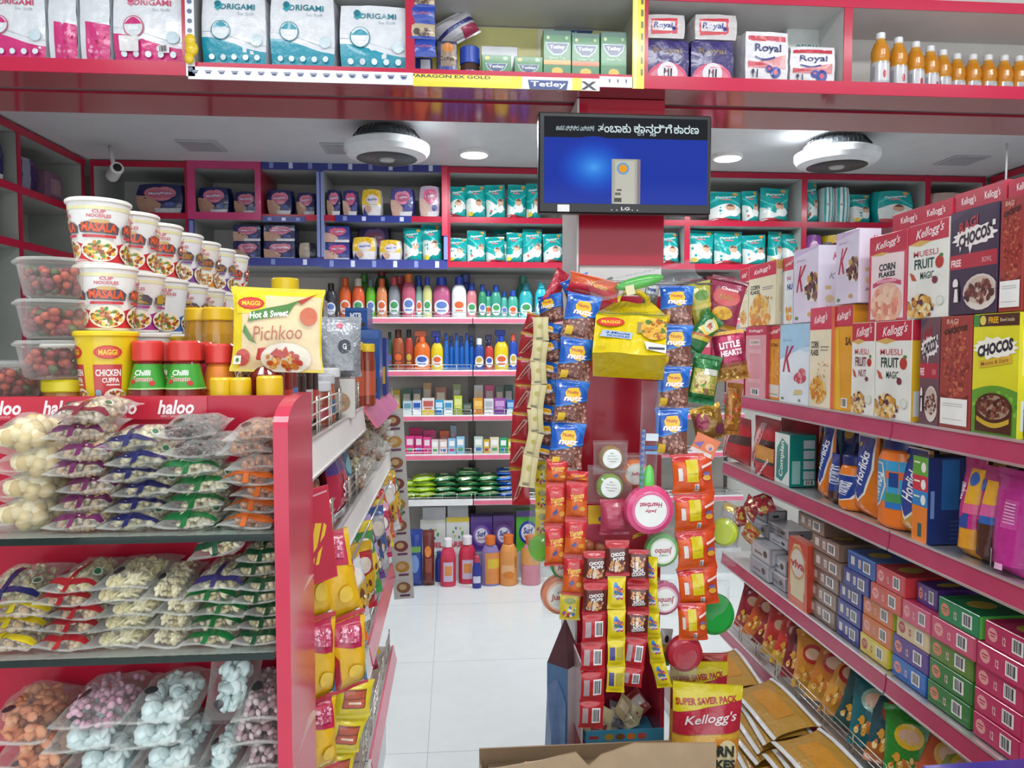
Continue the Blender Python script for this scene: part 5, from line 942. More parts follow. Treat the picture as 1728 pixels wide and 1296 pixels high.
# ---------------------------------------------------------------- red counter box with toffees
DX0 = aty(981, 1200, 2.08).x; DX1 = aty(1121, 1200, 2.08).x; DT = aty(1050, 1120, 2.08).z; DZ = aty(1050, 1236, 2.08).z
db = thing('counter_box', 'red open counter box holding toffees at the foot of the pillar', 'box', ((DX0+DX1)/2, 2.16, 0)); W = (DX1-DX0)/2
def bx(name, x0, x1, y0, y1, z0, z1, col, fin='glosscard'): return G(fin).box(x0, x1, y0, y1, z0, z1, col, bev=.001).build(name, db)
bx('base', -W, W, -.08, .08, 0, DZ-.03, 'a8253a'); bx('back_wall', -W, W, .075, .08, DZ-.03, DT, '9c2034'); bx('side_wall', -W, -W+.005, -.08, .075, DZ-.03, DT, 'e0d0d4'); bx('side_wall', W-.012, W, -.08, .075, DZ-.03, DT, 'b02840')
tr = G('card'); tr.box(-W+.012, W-.004, -.088, -.085, DZ-.028, DZ+.012, '4a9fc4'); tr.box(-W+.012, W-.014, -.084, .06, DZ-.03, DZ-.027, '4a9fc4')
paint(tr, [e_(.3+.14*i, .5, .06, .25, ('c9a23a', '8a5a34', 'd9843a', 'c95a4a')[i], 12) for i in range(4)]+[r_(.04, .4, .16, .6, 'c23a34')], face_front(-W+.012, W-.004, DZ-.028, DZ+.012, -.088)); tr.build('tray', db, label='pale blue tray with printed sweets')
rd = random.Random(3)
for i in range(9):
    c, n = (('c9bf94', 'beige'), ('d2c9a0', 'cream'), ('b8ac84', 'tan'), ('8a3030', 'red'), ('6a6a70', 'grey'))[i % 5]
    x = -W+.04+((i*37) % 100)/100*(2*W-.085); y = -.05+.03*(i % 3); z = DZ-.005+.022*(i//3)
    g = pillow(.05, .075, .014, c, [r_(.1, .3, .9, .7, 'dcd2ae' if i % 5 < 3 else 'c0b8b0')], (), .12, i, 'film', 6, 8, jag=True, crump=1.5, z0=-.03)
    tag(g.build('toffee', None, ((DX0+DX1)/2+x, 2.16+y, z), (R(-50), R(rd.uniform(-80, 80)), 0)), '%s wrapped toffee in the red counter box, %s from the bottom of the heap' % (n, ORD[i]), 'toffee', 'toffees in the red counter box')
# gable topped carton beside the counter box
gx = aty(955, 1200, 2.22); s = .04; zt = aty(955, 1126, 2.2).z; za = aty(955, 1050, 2.2).z
gc = thing('gable_carton', 'tall blue and white carton with a dark pointed top left of the counter box', 'carton', (gx.x, 2.24, 0), (0, 0, R(45)))
g = G('card'); g.add([(-s, -s, 0), (s, -s, 0), (s, s, 0), (-s, s, 0), (-s, -s, zt), (s, -s, zt), (s, s, zt), (-s, s, zt)], [(0, 1, 5, 4)], 'f3eff1'); g.add([(-s, -s, 0), (s, -s, 0), (s, s, 0), (-s, s, 0), (-s, -s, zt), (s, -s, zt), (s, s, zt), (-s, s, zt)], [(3, 0, 4, 7), (1, 2, 6, 5), (2, 3, 7, 6), (3, 2, 1, 0)], '6a98c8'); g.build('body', gc)
G('card').add([(-s, -s, zt), (s, -s, zt), (s, s, zt), (-s, s, zt), (0, 0, za)], [(0, 1, 4), (1, 2, 4), (2, 3, 4), (3, 0, 4), (3, 2, 1, 0)], '6a4a52').build('pointed_top', gc)
g = G('film'); g.add([(-s-.012, -s*.8, .02), (-s-.004, -s*.9, zt*.8), (-s-.002, 0, zt*.93), (-s-.004, s*.9, zt*.86), (-s-.03, s*.9, .02), (-s-.03, 0, .3)], [(0, 1, 2, 5), (5, 2, 3, 4)], '7fa4d4'); g.build('blue_film', gc)
# ---------------------------------------------------------------- cereal pouches and cardboard box in the foreground
def kpouch(px, pytop, wpx, Y, label, turn, col2):
    w = wpx/F*Y; top = aty(px, pytop, Y); h = .36; z0 = top.z-h
    A = [r_(0, 0, 1, .7, 'dcaa3c'), r_(.62, 0, 1, .62, 'd98a2a'), e_(.8, .5, .16, .12, 'e9d9a8', 16), p_([(0, .62), (0, .78), (1, .9), (1, .68)], 'b5263a'), p_([(0, .78), (1, .9), (1, 1), (0, 1)], 'd5c41e'), t_('SUPER SAVER PACK', .48, .885, .9, .05, 'b03028', .04, 0, 5, .6), t_("Kellogg's", .54, .755, .78, .085, 'ecdde0', .012, .3, 7, .6), t_('CORN', .62, .54, .56, .085, '2c342e', .05), t_('FLAKES', .62, .445, .62, .07, '2c342e', .05), s_(60, .45, .2, .4, .17, .05, FLAKE, 4, .6)]
    g = pillow(w, h, .08, 'd0b22c', A, (), .05, 61, 'film', 12, 14, stand=1, crump=1.2, sealcol='d9c82a')
    return tag(g.build('cereal_pouch', None, (top.x, Y, z0), (R(-4), R(3), R(turn))), label, 'cereal pouch', 'super saver cereal pouches at the foot of the pillar'), z0
o, z1 = kpouch(1186, 1160, 124, 1.92, 'big yellow and red super saver corn flakes pouch in front', -8, 0)
o2, z2 = kpouch(1174, 1112, 104, 2.06, 'second yellow and red cereal pouch standing right behind the first', -2, 0)
sup = thing('plinth_crate', 'low brown crate under the two cereal pouches', 'crate', (o.location.x, 1.99, 0)); G('card').box(-.1, .1, -.13, .13, 0, min(z1, z2)-.002, '8a6a4a', bev=.003).build('body', sup)
o.location.z = o2.location.z = min(z1, z2)+.001
bag('snack_packet', 1203, 1120, 2.12, 52, 40, .03, 'b8302e', [r_(0, .3, 1, 1, 'c03a2c'), t_('PACK', .3, .55, .5, .2, 'd9a83a', .04)], 'red packet top with yellow letters behind the second cereal pouch', (0, 0, -10), seed=66)
bag('sweet_packet', 1122, 1092, 2.06, 22, 66, .02, '5fae4a', [r_(0, .6, 1, 1, 'd5dadc'), e_(.5, .75, .2, .1, '3a3a3a', 10), e_(.5, .5, .3, .1, 'd9a24a', 10), r_(0, .1, 1, .4, '3f9a48')], 'small green and white sweet packet beside the narrow yellow strip', (0, 6, 0), seed=67)
BX0 = aty(812, 1250, 1.8).x; BX1 = aty(1184, 1250, 1.8).x; zb = aty(1000, 1254, 1.95).z; zf = aty(900, 1274, 1.7).z; W = (BX1-BX0)/2
cb = thing('cardboard_box', 'open brown cardboard box with a torn flap at the bottom of the view', 'cardboard box', ((BX0+BX1)/2, 1.82, 0))
g = G('card'); g.box(-W, W, .125, .13, 0, zb, '9a8468'); g.box(-W, -W+.005, -.12, .125, 0, zb-.03, '8f7a5e'); g.box(W-.005, W, -.12, .125, 0, zb-.02, '8f7a5e'); g.box(-W, W, -.12, .125, 0, .006, '8a7458'); g.build('walls', cb)
pts = [(-W*.98, 0), (W, 0), (W, zf+.012), (.08, zf+.02), (.0, zf-.005), (-.03, zf-.03), (-.06, zf+.004), (-.1, zf-.003), (-W*.5, zf-.012), (-W*.98, zf-.03)]
n = len(pts); vs = [(x, -.125, z) for x, z in pts]+[(x, -.12, z) for x, z in pts]
g = G('card'); g.add(vs, [tuple(range(n)), tuple(range(n, 2*n))[::-1]]+[(i, i+n, (i+1) % n+n, (i+1) % n) for i in range(n)], 'a88f70'); g.build('torn_flap', cb)
sn = thing('snack_bar', 'orange and yellow wrapper lying on top of the cardboard box', 'wrapper', (aty(925, 1258, 1.82).x, 1.84, zb-.012), (R(-70), 0, R(-4)))
pillow(.12, .035, .012, 'd9622a', [r_(.6, 0, 1, 1, 'd9c02a'), r_(.5, .2, .72, .8, '3f9ac0'), r_(0, 0, .2, 1, 'c03a34')], (), .06, 71, 'film', 10, 6).build('wrapper', sn)
o = thing('box_filling', 'brown flattened carton lying inside the cardboard box', 'carton', ((BX0+BX1)/2, 1.85, 0)); G('card').box(-W+.02, W-.02, -.1, .085, .008, zb-.035, '7a6850', bev=.003).build('body', o)
# ================================================================ bagged nuts on the end stand
def contents(w, h, b, n, size, cols, seed, shape=(1, .7, .6), flat=False):
    rd = random.Random(seed); g = G('food')
    for i in range(n):
        u = rd.uniform(.06, .94); v = rd.uniform(.06, .94); e = max(0, 1-abs(2*u-1)**4)**.6*max(0, 1-abs(2*v-1)**4)**.6
        m = max(0, b/2*.86*e-size*.35); y = rd.choice((-1, 1, rd.uniform(-1, 1)))*m
        s = size*rd.uniform(.8, 1.15); rot = Euler((rd.uniform(0, 6), rd.uniform(0, 6), rd.uniform(0, 6)))
        x = (u-.5)*(w-2*size); z = size+v*(h-2*size)
        if flat: g.lathe([(s*.52, -s*.2), (s*.6, -s*.1), (s*.6, s*.1), (s*.52, s*.2)], rd.choice(cols), n=9, xf=Matrix.Translation((x, y, z)) @ rot.to_matrix().to_4x4())
        else: g.blob((x, y, z), (s*shape[0]*.5, s*shape[1]*.5, s*shape[2]*.5), rd.choice(cols), n=7, m=5, rot=rot)
    return g
FILL = {'fig': (34, .024, ['d9c794', 'cdb882', 'e2d3a6', 'c4a96c'], (1, .95, .8), False), 'peanut': (110, .011, ['cdb493', 'c0a37e', 'd9c4a4', 'b8946c'], (1, .7, .7), False), 'pista': (100, .012, ['cfc19a', 'd9cfae', 'b8a878', 'a89a6a'], (1, .6, .6), False),
        'cashew': (90, .013, ['e0d4ac', 'd4c596', 'e9dfbe', 'cbb988'], (1, .55, .45), False), 'raisin': (120, .010, ['4a3330', '5c403c', '3a2826', '6b4f4a'], (1, .6, .6), False), 'almond': (80, .014, ['a8683a', '98582e', 'b87a48', '8a4c28'], (1, .6, .45), False),
        'flake': (80, .016, ['ddd2a4', 'd2c48e', 'e6dcb6', 'c6b67e'], (1, .9, .25), False), 'mint': (46, .021, ['d2e2e0', 'e0edea', 'c4d8d6'], (1, 1, .42), False), 'bluemint': (46, .02, ['7fb6c4', '8fc4d0', '6aa6b8'], (1, 1, .42), False),
        'orange': (60, .018, ['d98a60', 'e09a70', 'cc7a52'], (1, .9, .5), False), 'pinkdust': (80, .013, ['cf9aae', 'd9aabc', 'c08a9e'], (1, .7, .6), False), 'candy': (120, .013, ['a08086', '8a6468', 'b9a0a4', '74484e', 'c6b4b4'], (1, .7, .6), False)}
def nutbag(kind, w, d, b, bandc, seed, logo=True):
    n, sz, cols, shp, flat = FILL[kind]
    t = bpy.data.objects.new('nut_bag', None); COL.objects.link(t); t['category'] = 'bag of nuts'
    art = []
    if bandc: art = [r_(0, .1, 1, .19, bandc), r_(.42, .0, .52, .6, bandc), e_(.14, .34, .09, .07, '26242a', 14), e_(.86, .34, .07, .08, 'dfe6da', 14), e_(.86, .34, .05, .055, '3f7a54', 14)]
    elif logo: art = [e_(.3, .3, .1, .06, '3a383c', 14)]
    pillow(w, d, b*1.15, 'e9ece6', art, (), .045, seed, 'clear', 10, 10, crump=1.8, afin='film').build('clear_bag', t)
    contents(w*1.07, d*1.02, b*1.2, int(n*1.5), sz, cols, seed, shp, flat).build('filling', t)
    if bandc: t.children[0]['label'] = 'clear bag with a printed colour band'
    return t
BAGS = {}
def bagat(kind, band, px0, px1, zb, k, n, b, tilt, label, grp, d=.125, roll=0, yo=0):
    x0 = aty(px0, 900, EY).x; x1 = aty(px1, 900, EY).x; key = (kind, band, round((x1-x0)*50))
    if key not in BAGS: BAGS[key] = [Bank(lambda: nutbag(kind, x1-x0, d, b, band, len(BAGS)+3)), (x1-x0)]
    bk, w0 = BAGS[key]
    o = bk(((x0+x1)/2+.004*((k*7) % 5-2), EY+.004+yo+.003*((k*3) % 4), zb+b*.42+k*b*.80), (R(-90+tilt), R(roll), R(((k*11) % 7-3)*1.6)), label, grp)
    return o
CNM = {'6b2a5a': 'purple', '23265c': 'navy', '1f6a38': 'green', 'c8642c': 'orange', 'a8242e': 'red', 'd2bc22': 'yellow', '3a3470': 'violet', '1c4a30': 'dark green', '7a2034': 'maroon'}
def stack(shelf, sname, px0, px1, layers, b, where, dz0=0, d=.125):
    """layers: list of (kind, band, count) from the bottom up"""
    k = 0; tot = sum(c for _, _, c in layers)
    for kind, band, cnt in layers:
        for i in range(cnt):
            pos = 'bottom' if k == 0 else 'top' if k == tot-1 else '%s from the bottom' % ORD[k]
            nm = {'fig': 'pale round nuts', 'peanut': 'peanuts', 'pista': 'pistachios', 'cashew': 'cashews', 'raisin': 'dark raisins', 'almond': 'brown almonds', 'flake': 'cream flakes', 'mint': 'white mints', 'bluemint': 'blue mints', 'orange': 'orange sweets', 'pinkdust': 'pink sweets', 'candy': 'wrapped brown sweets'}[kind]
            lb = 'bag of %s%s, %s, %s stack, %s' % (nm, ' with a %s band' % CNM[band] if band else '', pos, where, sname)
            bagat(kind, band, px0, px1, EZ[shelf]+dz0, k, tot, b, 3+((k*5) % 4), lb, 'bags on the %s' % sname, d); k += 1
s1, s2, s3 = 'upper shelf', 'middle shelf', 'lowest shelf'
stack(0, s1, -48, 78, [('fig', None, 4)], .040, 'leftmost')
stack(0, s1, 74, 172, [('peanut', '6b2a5a', 6), ('peanut', '7a2034', 1)], .0275, 'second')
stack(0, s1, 168, 268, [('pista', '23265c', 6)], .0245, 'third')
stack(0, s1, 264, 370, [('cashew', '1f6a38', 4), ('raisin', None, 2)], .0275, 'fourth')
stack(0, s1, 372, 466, [('almond', 'c8642c', 4), ('almond', None, 3)], .0225, 'rightmost')
stack(1, s2, -70, 50, [('peanut', 'd2bc22', 3), ('pista', '23265c', 1)], .0245, 'leftmost')
stack(1, s2, 50, 140, [('peanut', 'a8242e', 4), ('flake', 'a8242e', 1)], .0225, 'second')
stack(1, s2, 134, 238, [('flake', None, 5)], .023, 'third')
stack(1, s2, 234, 308, [('cashew', None, 4)], .0245, 'fourth')
stack(1, s2, 304, 394, [('cashew', '1f6a38', 4), ('pista', '3a3470', 1)], .0225, 'fifth')
stack(1, s2, 392, 474, [('pista', '1c4a30', 7)], .0215, 'rightmost')
o = bagat('cashew', '1c4a30', 300, 402, EZ[1], 0, 1, .03, 16, 'bag with a green and white name panel tilted on top of the middle shelf', 'bags on the middle glass shelf', roll=-16)
o.location.z = EZ[1]+.124; o.location.x = aty(362, 950, EY).x
pl = G('film'); S = lambda u, v, o_: (-.032+.062*u, -.0185-o_, .045+.03*v); pl.box(-.033, .031, -.0185, -.0175, .044, .076, 'e6e8e0'); paint(pl, [r_(.02, .05, .98, .95, '1c6a48'), t_('Kanaka', .5, .5, .8, .6, 'e9efe9', .03, .25, 180, 2.06)], S)
pl.build('name_panel', o, label='green name panel with white lettering')
stack(2, s3, -62, 62, [('orange', None, 4)], .046, 'leftmost', d=.13)
stack(2, s3, 58, 186, [('bluemint', None, 2), ('mint', None, 2), ('pinkdust', None, 1)], .0405, 'second', d=.13)
stack(2, s3, 182, 300, [('mint', None, 5)], .041, 'third', d=.13)
stack(2, s3, 296, 372, [('mint', None, 3)], .038, 'fourth', d=.13)
stack(2, s3, 374, 478, [('candy', None, 5)], .041, 'rightmost', d=.13)
um = nutbag('mint', .07, .1, .05, None, 77); um.location = (aty(358, 1250, EY).x, EY+.07, EZ[2]+.038*.8*3+.02); um.rotation_euler = (R(-12), R(6), R(5)); tag(um, 'knotted clear bag of white mints standing upright on the lowest glass shelf', 'bag of nuts', 'bags on the lowest glass shelf')
# ================================================================ goods on top of the left stand
def cup(style):
    t = bpy.data.objects.new('noodle_cup', None); COL.objects.link(t); t['category'] = 'noodle cup'
    prof = [(.034, 0), (.0355, .004), (.0465, .096), (.047, .1)]; g = G('glosscard')
    base, c1, txt, tc, fd = style; g.lathe(prof, base, n=32); asp = 2*PI*.041*(200/360)/.1
    A = [r_(0, .0, 1, .3, c1), wave(0, 1, .0, lambda u: .3+.06*math.sin(PI*((u*3) % 1)), c1), r_(.0, .9, 1, .96, 'e6dfae')]
    for cu in (.12, .5, .88):
        A += [e_(cu, .2, .185, .2, 'e9e2d0', 24), s_(80, cu, .19, .15, .15, .024, fd, int(cu*10), asp)]
        A += [t_('CUP', cu, .86, .11, .06, 'c8505c', .03), t_('NOODLES', cu, .785, .2, .06, 'c8505c', .03)]
        if txt: A += [p_([(cu-.17, .5), (cu-.18, .62), (cu-.12, .68), (cu, .71), (cu+.13, .67), (cu+.18, .6), (cu+.17, .48)], '5a5058'), e_(cu, .69, .09, .035, 'c9a86a', 12), t_(txt, cu, .59, .31, .16, tc, .05, 0, -2), r_(cu-.15, .415, cu+.15, .46, c1)]
    wrap(g, A, prof[1:3], -200, 20, n=24); g.build('cup', t)
    G('plastic').lathe([(.047, .098), (.0495, .1), (.0495, .104), (.047, .106), (.001, .1065)], 'ece9e2', n=32).build('lid', t)
    return t
VEG = ['d9a83a', 'c97a2a', 'e6c450', '8a4a24', '5a8a3a', 'b0402c']
ST = {'red': ('e9e7e2', 'c8333c', 'MASALA', 'd9562c', VEG), 'purple': ('e4e0e2', '7a4a8c', 'Mazedar', 'a8742c', ['b07a40', '8a5a34', 'd0a060', '6a4028']), 'pinkish': ('e4dfdc', 'a83a86', 'R', 'b8922c', VEG), 'blue': ('e2e4e6', '3a6ab0', '', 'b8b8b8', VEG), 'amber': ('e6dfd4', 'd08a34', 'Mast', 'a8622c', ['c08a48', '9a5a2c', 'd9b070'])}
BK = {k: Bank(lambda v=v: cup(v)) for k, v in ST.items()}
CX = aty(168, 400, 1.16).x; cz = RISER+.0005; CS1 = .9; CZ1 = aty(180, 557, 1.115).z; CT = .1065*CS1+.0003
seqA = ['red', 'red', 'red', 'purple', 'amber', 'purple', 'red']; seqB = ['red', 'pinkish', 'blue', 'purple', 'amber', 'amber', 'purple']
CG2 = 'cup noodles stacked on the left stand'
for tier, seq, dx in ((1, seqB, .008), (2, seqA, 0)):
    for k, sname in enumerate(seq):
        y = 1.16+.108*k; BK[sname]((CX+dx, y, CZ1+(tier-1)*CT), (0, 0, R((24, 16, 30, 20, 26, 14, 22)[k])), '%s noodle cup, %s from the front in the %s tier' % ({'red': 'white and red', 'purple': 'white and purple', 'pinkish': 'white and magenta', 'blue': 'white and blue', 'amber': 'cream and amber'}[sname], ORD[k], 'top' if tier == 2 else 'middle'), CG2, scale=CS1)
for k in range(1, 7): BK['purple']((CX+.012, 1.16+.113*k, cz), (0, 0, R(24-3*k)), 'white and purple noodle cup, %s from the front in the bottom tier' % ORD[k], CG2, scale=(CS1, CS1, (CZ1-cz-.0005)/.1065))
for k in range(3):
    BK['amber']((CX-.115, 1.3+.118*k, cz), (0, 0, 0), 'cream noodle cup, %s from the front in the left back column, bottom tier' % ORD[k], CG2, scale=CS1)
def cuppa():
    t = bpy.data.objects.new('noodle_cup', None); COL.objects.link(t)
    prof = [(.034, 0), (.0355, .004), (.044, .094), (.0445, .098)]; g = G('glosscard'); g.lathe(prof, 'e3c41a', n=32)
    A = []
    for cu in (.14, .5, .86): A += [r_(cu-.13, .0, cu+.12, .62, 'c03a3a'), e_(cu, .8, .12, .1, 'c8342c', 14), e_(cu, .8, .1, .08, 'd24a30', 14), t_('MAGGI', cu, .8, .15, .08, 'efc83a', .03), t_('CHICKEN', cu+.0, .5, .22, .1, 'f3e6e2', .03), t_('CUPPA', cu+.02, .39, .15, .075, 'f3e6e2', .03), r_(cu-.02, .31, cu+.1, .335, 'e9c0b8'), e_(cu+.06, .12, .11, .15, 'e6ddc8'), s_(40, cu+.06, .12, .09, .11, .02, VEG, 3, 1.6), e_(cu-.09, .2, .03, .06, '8aa0b8', 10)]
    wrap(g, A, prof[1:3], -200, 20, n=24); g.build('cup', t)
    G('plastic').lathe([(.0445, .096), (.047, .098), (.047, .102), (.044, .104), (.001, .1045)], 'e6c81e', n=32).build('lid', t); return t
ck = cuppa(); p = aty(183, 600, 1.14); ck.location = (p.x, 1.135, cz); ck.rotation_euler = (0, 0, R(26)); ck.scale = (.94, .94, (CZ1-cz-.0005)/.1048); tag(ck, 'yellow and red chicken cuppa noodle cup under the white cups', 'noodle cup')
# clear tubs
def tub():
    t = bpy.data.objects.new('dry_fruit_tub', None); COL.objects.link(t)
    G('clearhard').lathe([(.036, 0), (.042, .004), (.05, .046), (.055, .048)], 'd9d4ce', n=28, cap1=False).build('tub', t)
    G('clearhard').lathe([(.055, .048), (.056, .051), (.05, .056), (.001, .057)], 'e3e3dd', n=28, cap0=False).build('lid', t)
    rd = random.Random(4); g = G('food')
    for i in range(110):
        a = rd.uniform(0, 6.28); q = math.sqrt(rd.random())*.041; z = rd.uniform(.009, .04); g.blob((q*math.cos(a)*(.8+z*4), q*math.sin(a)*(.8+z*4), z), (.008, .006, .006), rd.choice(['8a2c2c', 'a03a34', '6a2228', 'b0503a', '4a5a34', '7a3a44']), n=6, m=4)
    g.build('filling', t); return t
TB = Bank(tub); p = aty(85, 600, 1.12)
jx = p.x; tz = aty(85, 640, 1.12).z
for k in range(3): TB((jx+.002*k, 1.135, tz+k*.0585), (0, 0, R(40*k)), 'clear tub of red dried fruit, %s of the stack left of the noodle cups' % ('bottom', 'middle', 'top')[k], 'dried fruit tubs left of the cups', (.98, .98, 1))
def jarthing(name, x, y, z, r, h, body, cap, label, caph=.022, fin='liquid', lab=None, cat='jar', group=None, neck=.86):
    t = thing(name, label, cat, (x, y, z), (0, 0, 0), group); prof = [(r*.9, 0), (r, .006), (r, h-caph-.022), (r*neck, h-caph)]
    g = G(fin); g.lathe(prof, body, n=24)
    if lab: wrap(g, lab, [(r+.0005, .006), (r+.0005, h-caph-.022)], -200, 20, fin='glosscard', n=18)
    g.build('body', t); G('plastic').lathe([(r*.94, h-caph), (r*.97, h-caph+.002), (r*.96, h-.003), (r*.86, h)], cap, n=24).build('lid', t); return t
p = aty(97, 655, 1.115); jarthing('honey_jar', jx+.012, 1.135, RISER+.0005, .032, tz-RISER-.001, 'b0722c', 'd9cc1e', 'yellow lidded jar under the dried fruit tubs', .018)
TB((jx-.075, 1.14, RISER+.015), (0, 0, 1), 'clear tub of mixed nuts at the far left edge of the stand', 'dried fruit tubs left of the cups'); TB((jx-.105, 1.22, RISER+.001), (0, 0, 2), 'clear tub of dried fruit in the back row at the left edge', 'dried fruit tubs left of the cups')
sup = G('card').box(jx-.11, jx-.04, 1.1, 1.175, RISER, RISER+.014, '6b5a50'); tag(sup.build('tub_tray'), 'low brown tray under the leftmost clear tub', 'tray')
# sauce bottles and jars standing behind the header strip
SZ = HZ[0][0]+.001
def sauce(px, Y, ytop, r, body, cap, lab, label, caph=.03, group='bottles behind the haloo strip', cat='bottle'):
    p = aty(px, ytop, Y); h = p.z-SZ; t = thing('sauce_bottle', label, cat, (p.x, Y, SZ), (0, 0, 0), group)
    prof = [(r*.92, 0), (r, .006), (r, h*.42), (r*.98, h*.5), (r*.62, h-caph-.004), (r*.58, h-caph)]; g = G('liquid'); g.lathe(prof, body, n=24)
    rl = r*.98+(r*.62-r*.98)*(.08*h)/(h*.5-caph-.004)
    if lab: wrap(g, lab, [(rl+.0008, h*.58), (r*.62+.0006, h-caph-.004)], -190, 10, fin='glosscard', n=16)
    wrap(g, [r_(0, 0, 1, 1, 'b8282e' if cap[0] == 'c' else body)], [(r+.0005, h*.12), (r+.0005, h*.4)], -190, 10, fin='glosscard')
    g.build('body', t); G('plastic').lathe([(r*.66, h-caph), (r*.72, h-caph+.002), (r*.72, h-.003), (r*.64, h)], cap, n=24).build('cap', t)
    return t
LC = [r_(0, 0, 1, 1, '3f9a34'), t_('Chilli', .5, .66, .3, .22, 'e9f0e2', .03, .1), t_('Tomato', .5, .42, .34, .22, 'd9a8a0', .03, .1), e_(.34, .3, .05, .1, 'c0302c', 10), e_(.66, .25, .05, .1, 'c0302c', 10), r_(0, 0, 1, .06, 'a8d080')]
sauce(249, 1.13, 575, .03, '7a2018', 'cf3a34', LC, 'red capped sauce bottle with a green label right of the yellow cup')
sauce(277, 1.2, 578, .03, '7a2018', 'cf3a34', LC, 'red capped sauce bottle behind the first green labelled one')
sauce(312, 1.13, 575, .031, '7a2018', 'cf3a34', LC, 'red capped sauce bottle with a green label in the middle of the front row')
sauce(334, 1.2, 577, .03, '8a2a1c', 'cf3a34', [r_(0, 0, 1, 1, 'b8344a')], 'red capped sauce bottle with a red label behind the middle one')
sauce(370, 1.16, 580, .029, 'c96a1c', 'cf3a34', [r_(0, 0, 1, 1, 'd9822a')], 'orange sauce bottle with a red cap left of the yellow pouch')
for px, Y, yt, lb in ((338, 1.3, 520, 'tall jar with a yellow lid behind the red capped bottles'), (368, 1.27, 519, 'second tall jar with a yellow lid left of the yellow pouch'), (302, 1.33, 568, 'shorter jar with a yellow lid between the cups and the bottles')):
    p = aty(px, yt, Y); jarthing('spice_jar', p.x, Y, SZ, .026, p.z-SZ, 'b8892c', 'dcb51e', lb, lab=[r_(0, .3, 1, .8, 'dcc02a'), r_(.3, .4, .6, .7, 'd9d9e0')], group='yellow lidded jars behind the haloo strip')
for px, Y, yt, lb in ((373, 1.112, 637, 'low jar with a yellow lid at the front, leftmost of three'), (405, 1.115, 637, 'low jar with a yellow lid at the front, middle of three'), (455, 1.112, 634, 'low jar with a yellow lid at the front, rightmost of three')):
    p = aty(px, yt, Y); jarthing('spice_jar', p.x, Y, SZ, .0165 if px < 450 else .0195, p.z-SZ, 'a86a1c', 'dfb91e', lb, .03, group='low yellow lidded jars at the front')
# yellow pouch
p = aty(468, 628, 1.145); t = pillow(.137, .128, .022, 'dcc51e', [p_([(.1, .03), (.98, .03), (.98, .9), (.34, .9), (.34, .7), (.1, .7)], 'dcc59a'), r_(.04, .68, .36, .92, 'dfc81e'), e_(.2, .8, .15, .075, 'c03428', 12), e_(.2, .8, .13, .055, 'cf4a30', 12), t_('MAGGI', .2, .8, .2, .055, 'efc83a', .03), p_([(.16, .58), (.62, .68), (.68, .8), (.9, .92), (.7, .84), (.6, .8), (.2, .7)], '4c7c3a'), t_('Hot & Sweet', .4, .675, .44, .08, 'f0efe2', .03, .2, 6), p_([(.72, .84), (.94, .95), (.9, .92), (.76, .8)], 'a83a2c'), e_(.85, .66, .1, .11, 'c0603a', 16), e_(.12, .16, .08, .1, 'b83c2c', 16), p_([(.13, .55), (.2, .42), (.27, .32), (.18, .36), (.11, .46)], '4c7c3a'), t_('Pichkoo', .5, .455, .56, .17, 'a8583a', -.005, .2, 4), e_(.6, .16, .28, .18, 'dcd3c2', 22), s_(46, .58, .13, .2, .1, .04, ['d9a04a', 'c97a34', 'b0402c', 'e3bc70'], 5, 1.07), p_([(.42, .2), (.5, .28), (.54, .2), (.6, .3), (.64, .2), (.58, .16)], 'b0342c'), r_(.03, .08, .11, .18, 'e0e0d4'), e_(.07, .13, .02, .025, '3a6a3a', 8)], (), .04, 51, 'film', 12, 12, crump=.8)
o = t.build('sauce_pouch', None, (p.x, 1.145, p.z), (R(-5), R(1.5), R(8))); tag(o, 'square yellow sauce pouch standing on the yellow lids behind the haloo strip', 'pouch')
# ---------------------------------------------------------------- top side shelf: bottles and boxes along the aisle
for i, (y, x, r, h, body, cap, lab, lb) in enumerate(((1.16, -.285, .026, .19, '7a1c18', 'b8302c', 'a8262c', 'dark red ketchup bottle nearest the curved panel'), (1.22, -.285, .026, .2, '7a1c18', '8a2420', 'b03a2c', 'second dark red ketchup bottle on the top side shelf'), (1.28, -.29, .026, .2, '6a1a18', 'b8302c', '4a6aa0', 'ketchup bottle with a blue label on the top side shelf'), (1.35, -.285, .022, .18, '30201c', '1a1a1c', 'c9622c', 'dark brown sauce bottle on the top side shelf'), (1.41, -.285, .022, .185, '2a1c1a', '1a1a1c', 'b8b4ac', 'black sauce bottle with a pale label on the top side shelf'), (1.47, -.285, .022, .18, '2c2020', '15151a', 'a83a34', 'black sauce bottle with a red label on the top side shelf'))):
    t = jarthing('sauce_bottle', x, y, SZ, r, h-.03, body, cap, lb, .02, lab=[r_(0, .15, 1, .7, lab), r_(.3, .3, .6, .5, 'e3ded6')], cat='bottle', group='bottles along the top side shelf', neck=.45)
for i in range(8):
    y = 1.54+.062*i; jarthing('pickle_jar', -.275-.002*(i % 2), y, SZ, .026, .09+.012*(i % 3), ('9a4a34', 'a8563a', '6a5a54')[i % 3], ('c9c9cc', 'b8b8bc', 'd0d0d0')[i % 3], 'silver lidded jar, %s from the curved panel on the top side shelf' % ORD[i], .02, lab=[r_(0, .2, 1, .8, ('b8485c', '4a6a8a', 'c9c4bc')[i % 3])], group='silver lidded jars along the top side shelf')
for i in range(6):
    y = 1.62+.075*i; jarthing('pickle_jar', -.35, y, SZ, .03, .14, '9a4a34', 'c9b82e' if i > 2 else 'b0b0b4', 'taller jar, %s from the near end in the second row of the top side shelf' % ORD[i], .022, lab=[r_(0, .2, 1, .8, 'b84a3a'), r_(.3, .3, .6, .6, 'd9cfc0')], group='taller jars in the second row')
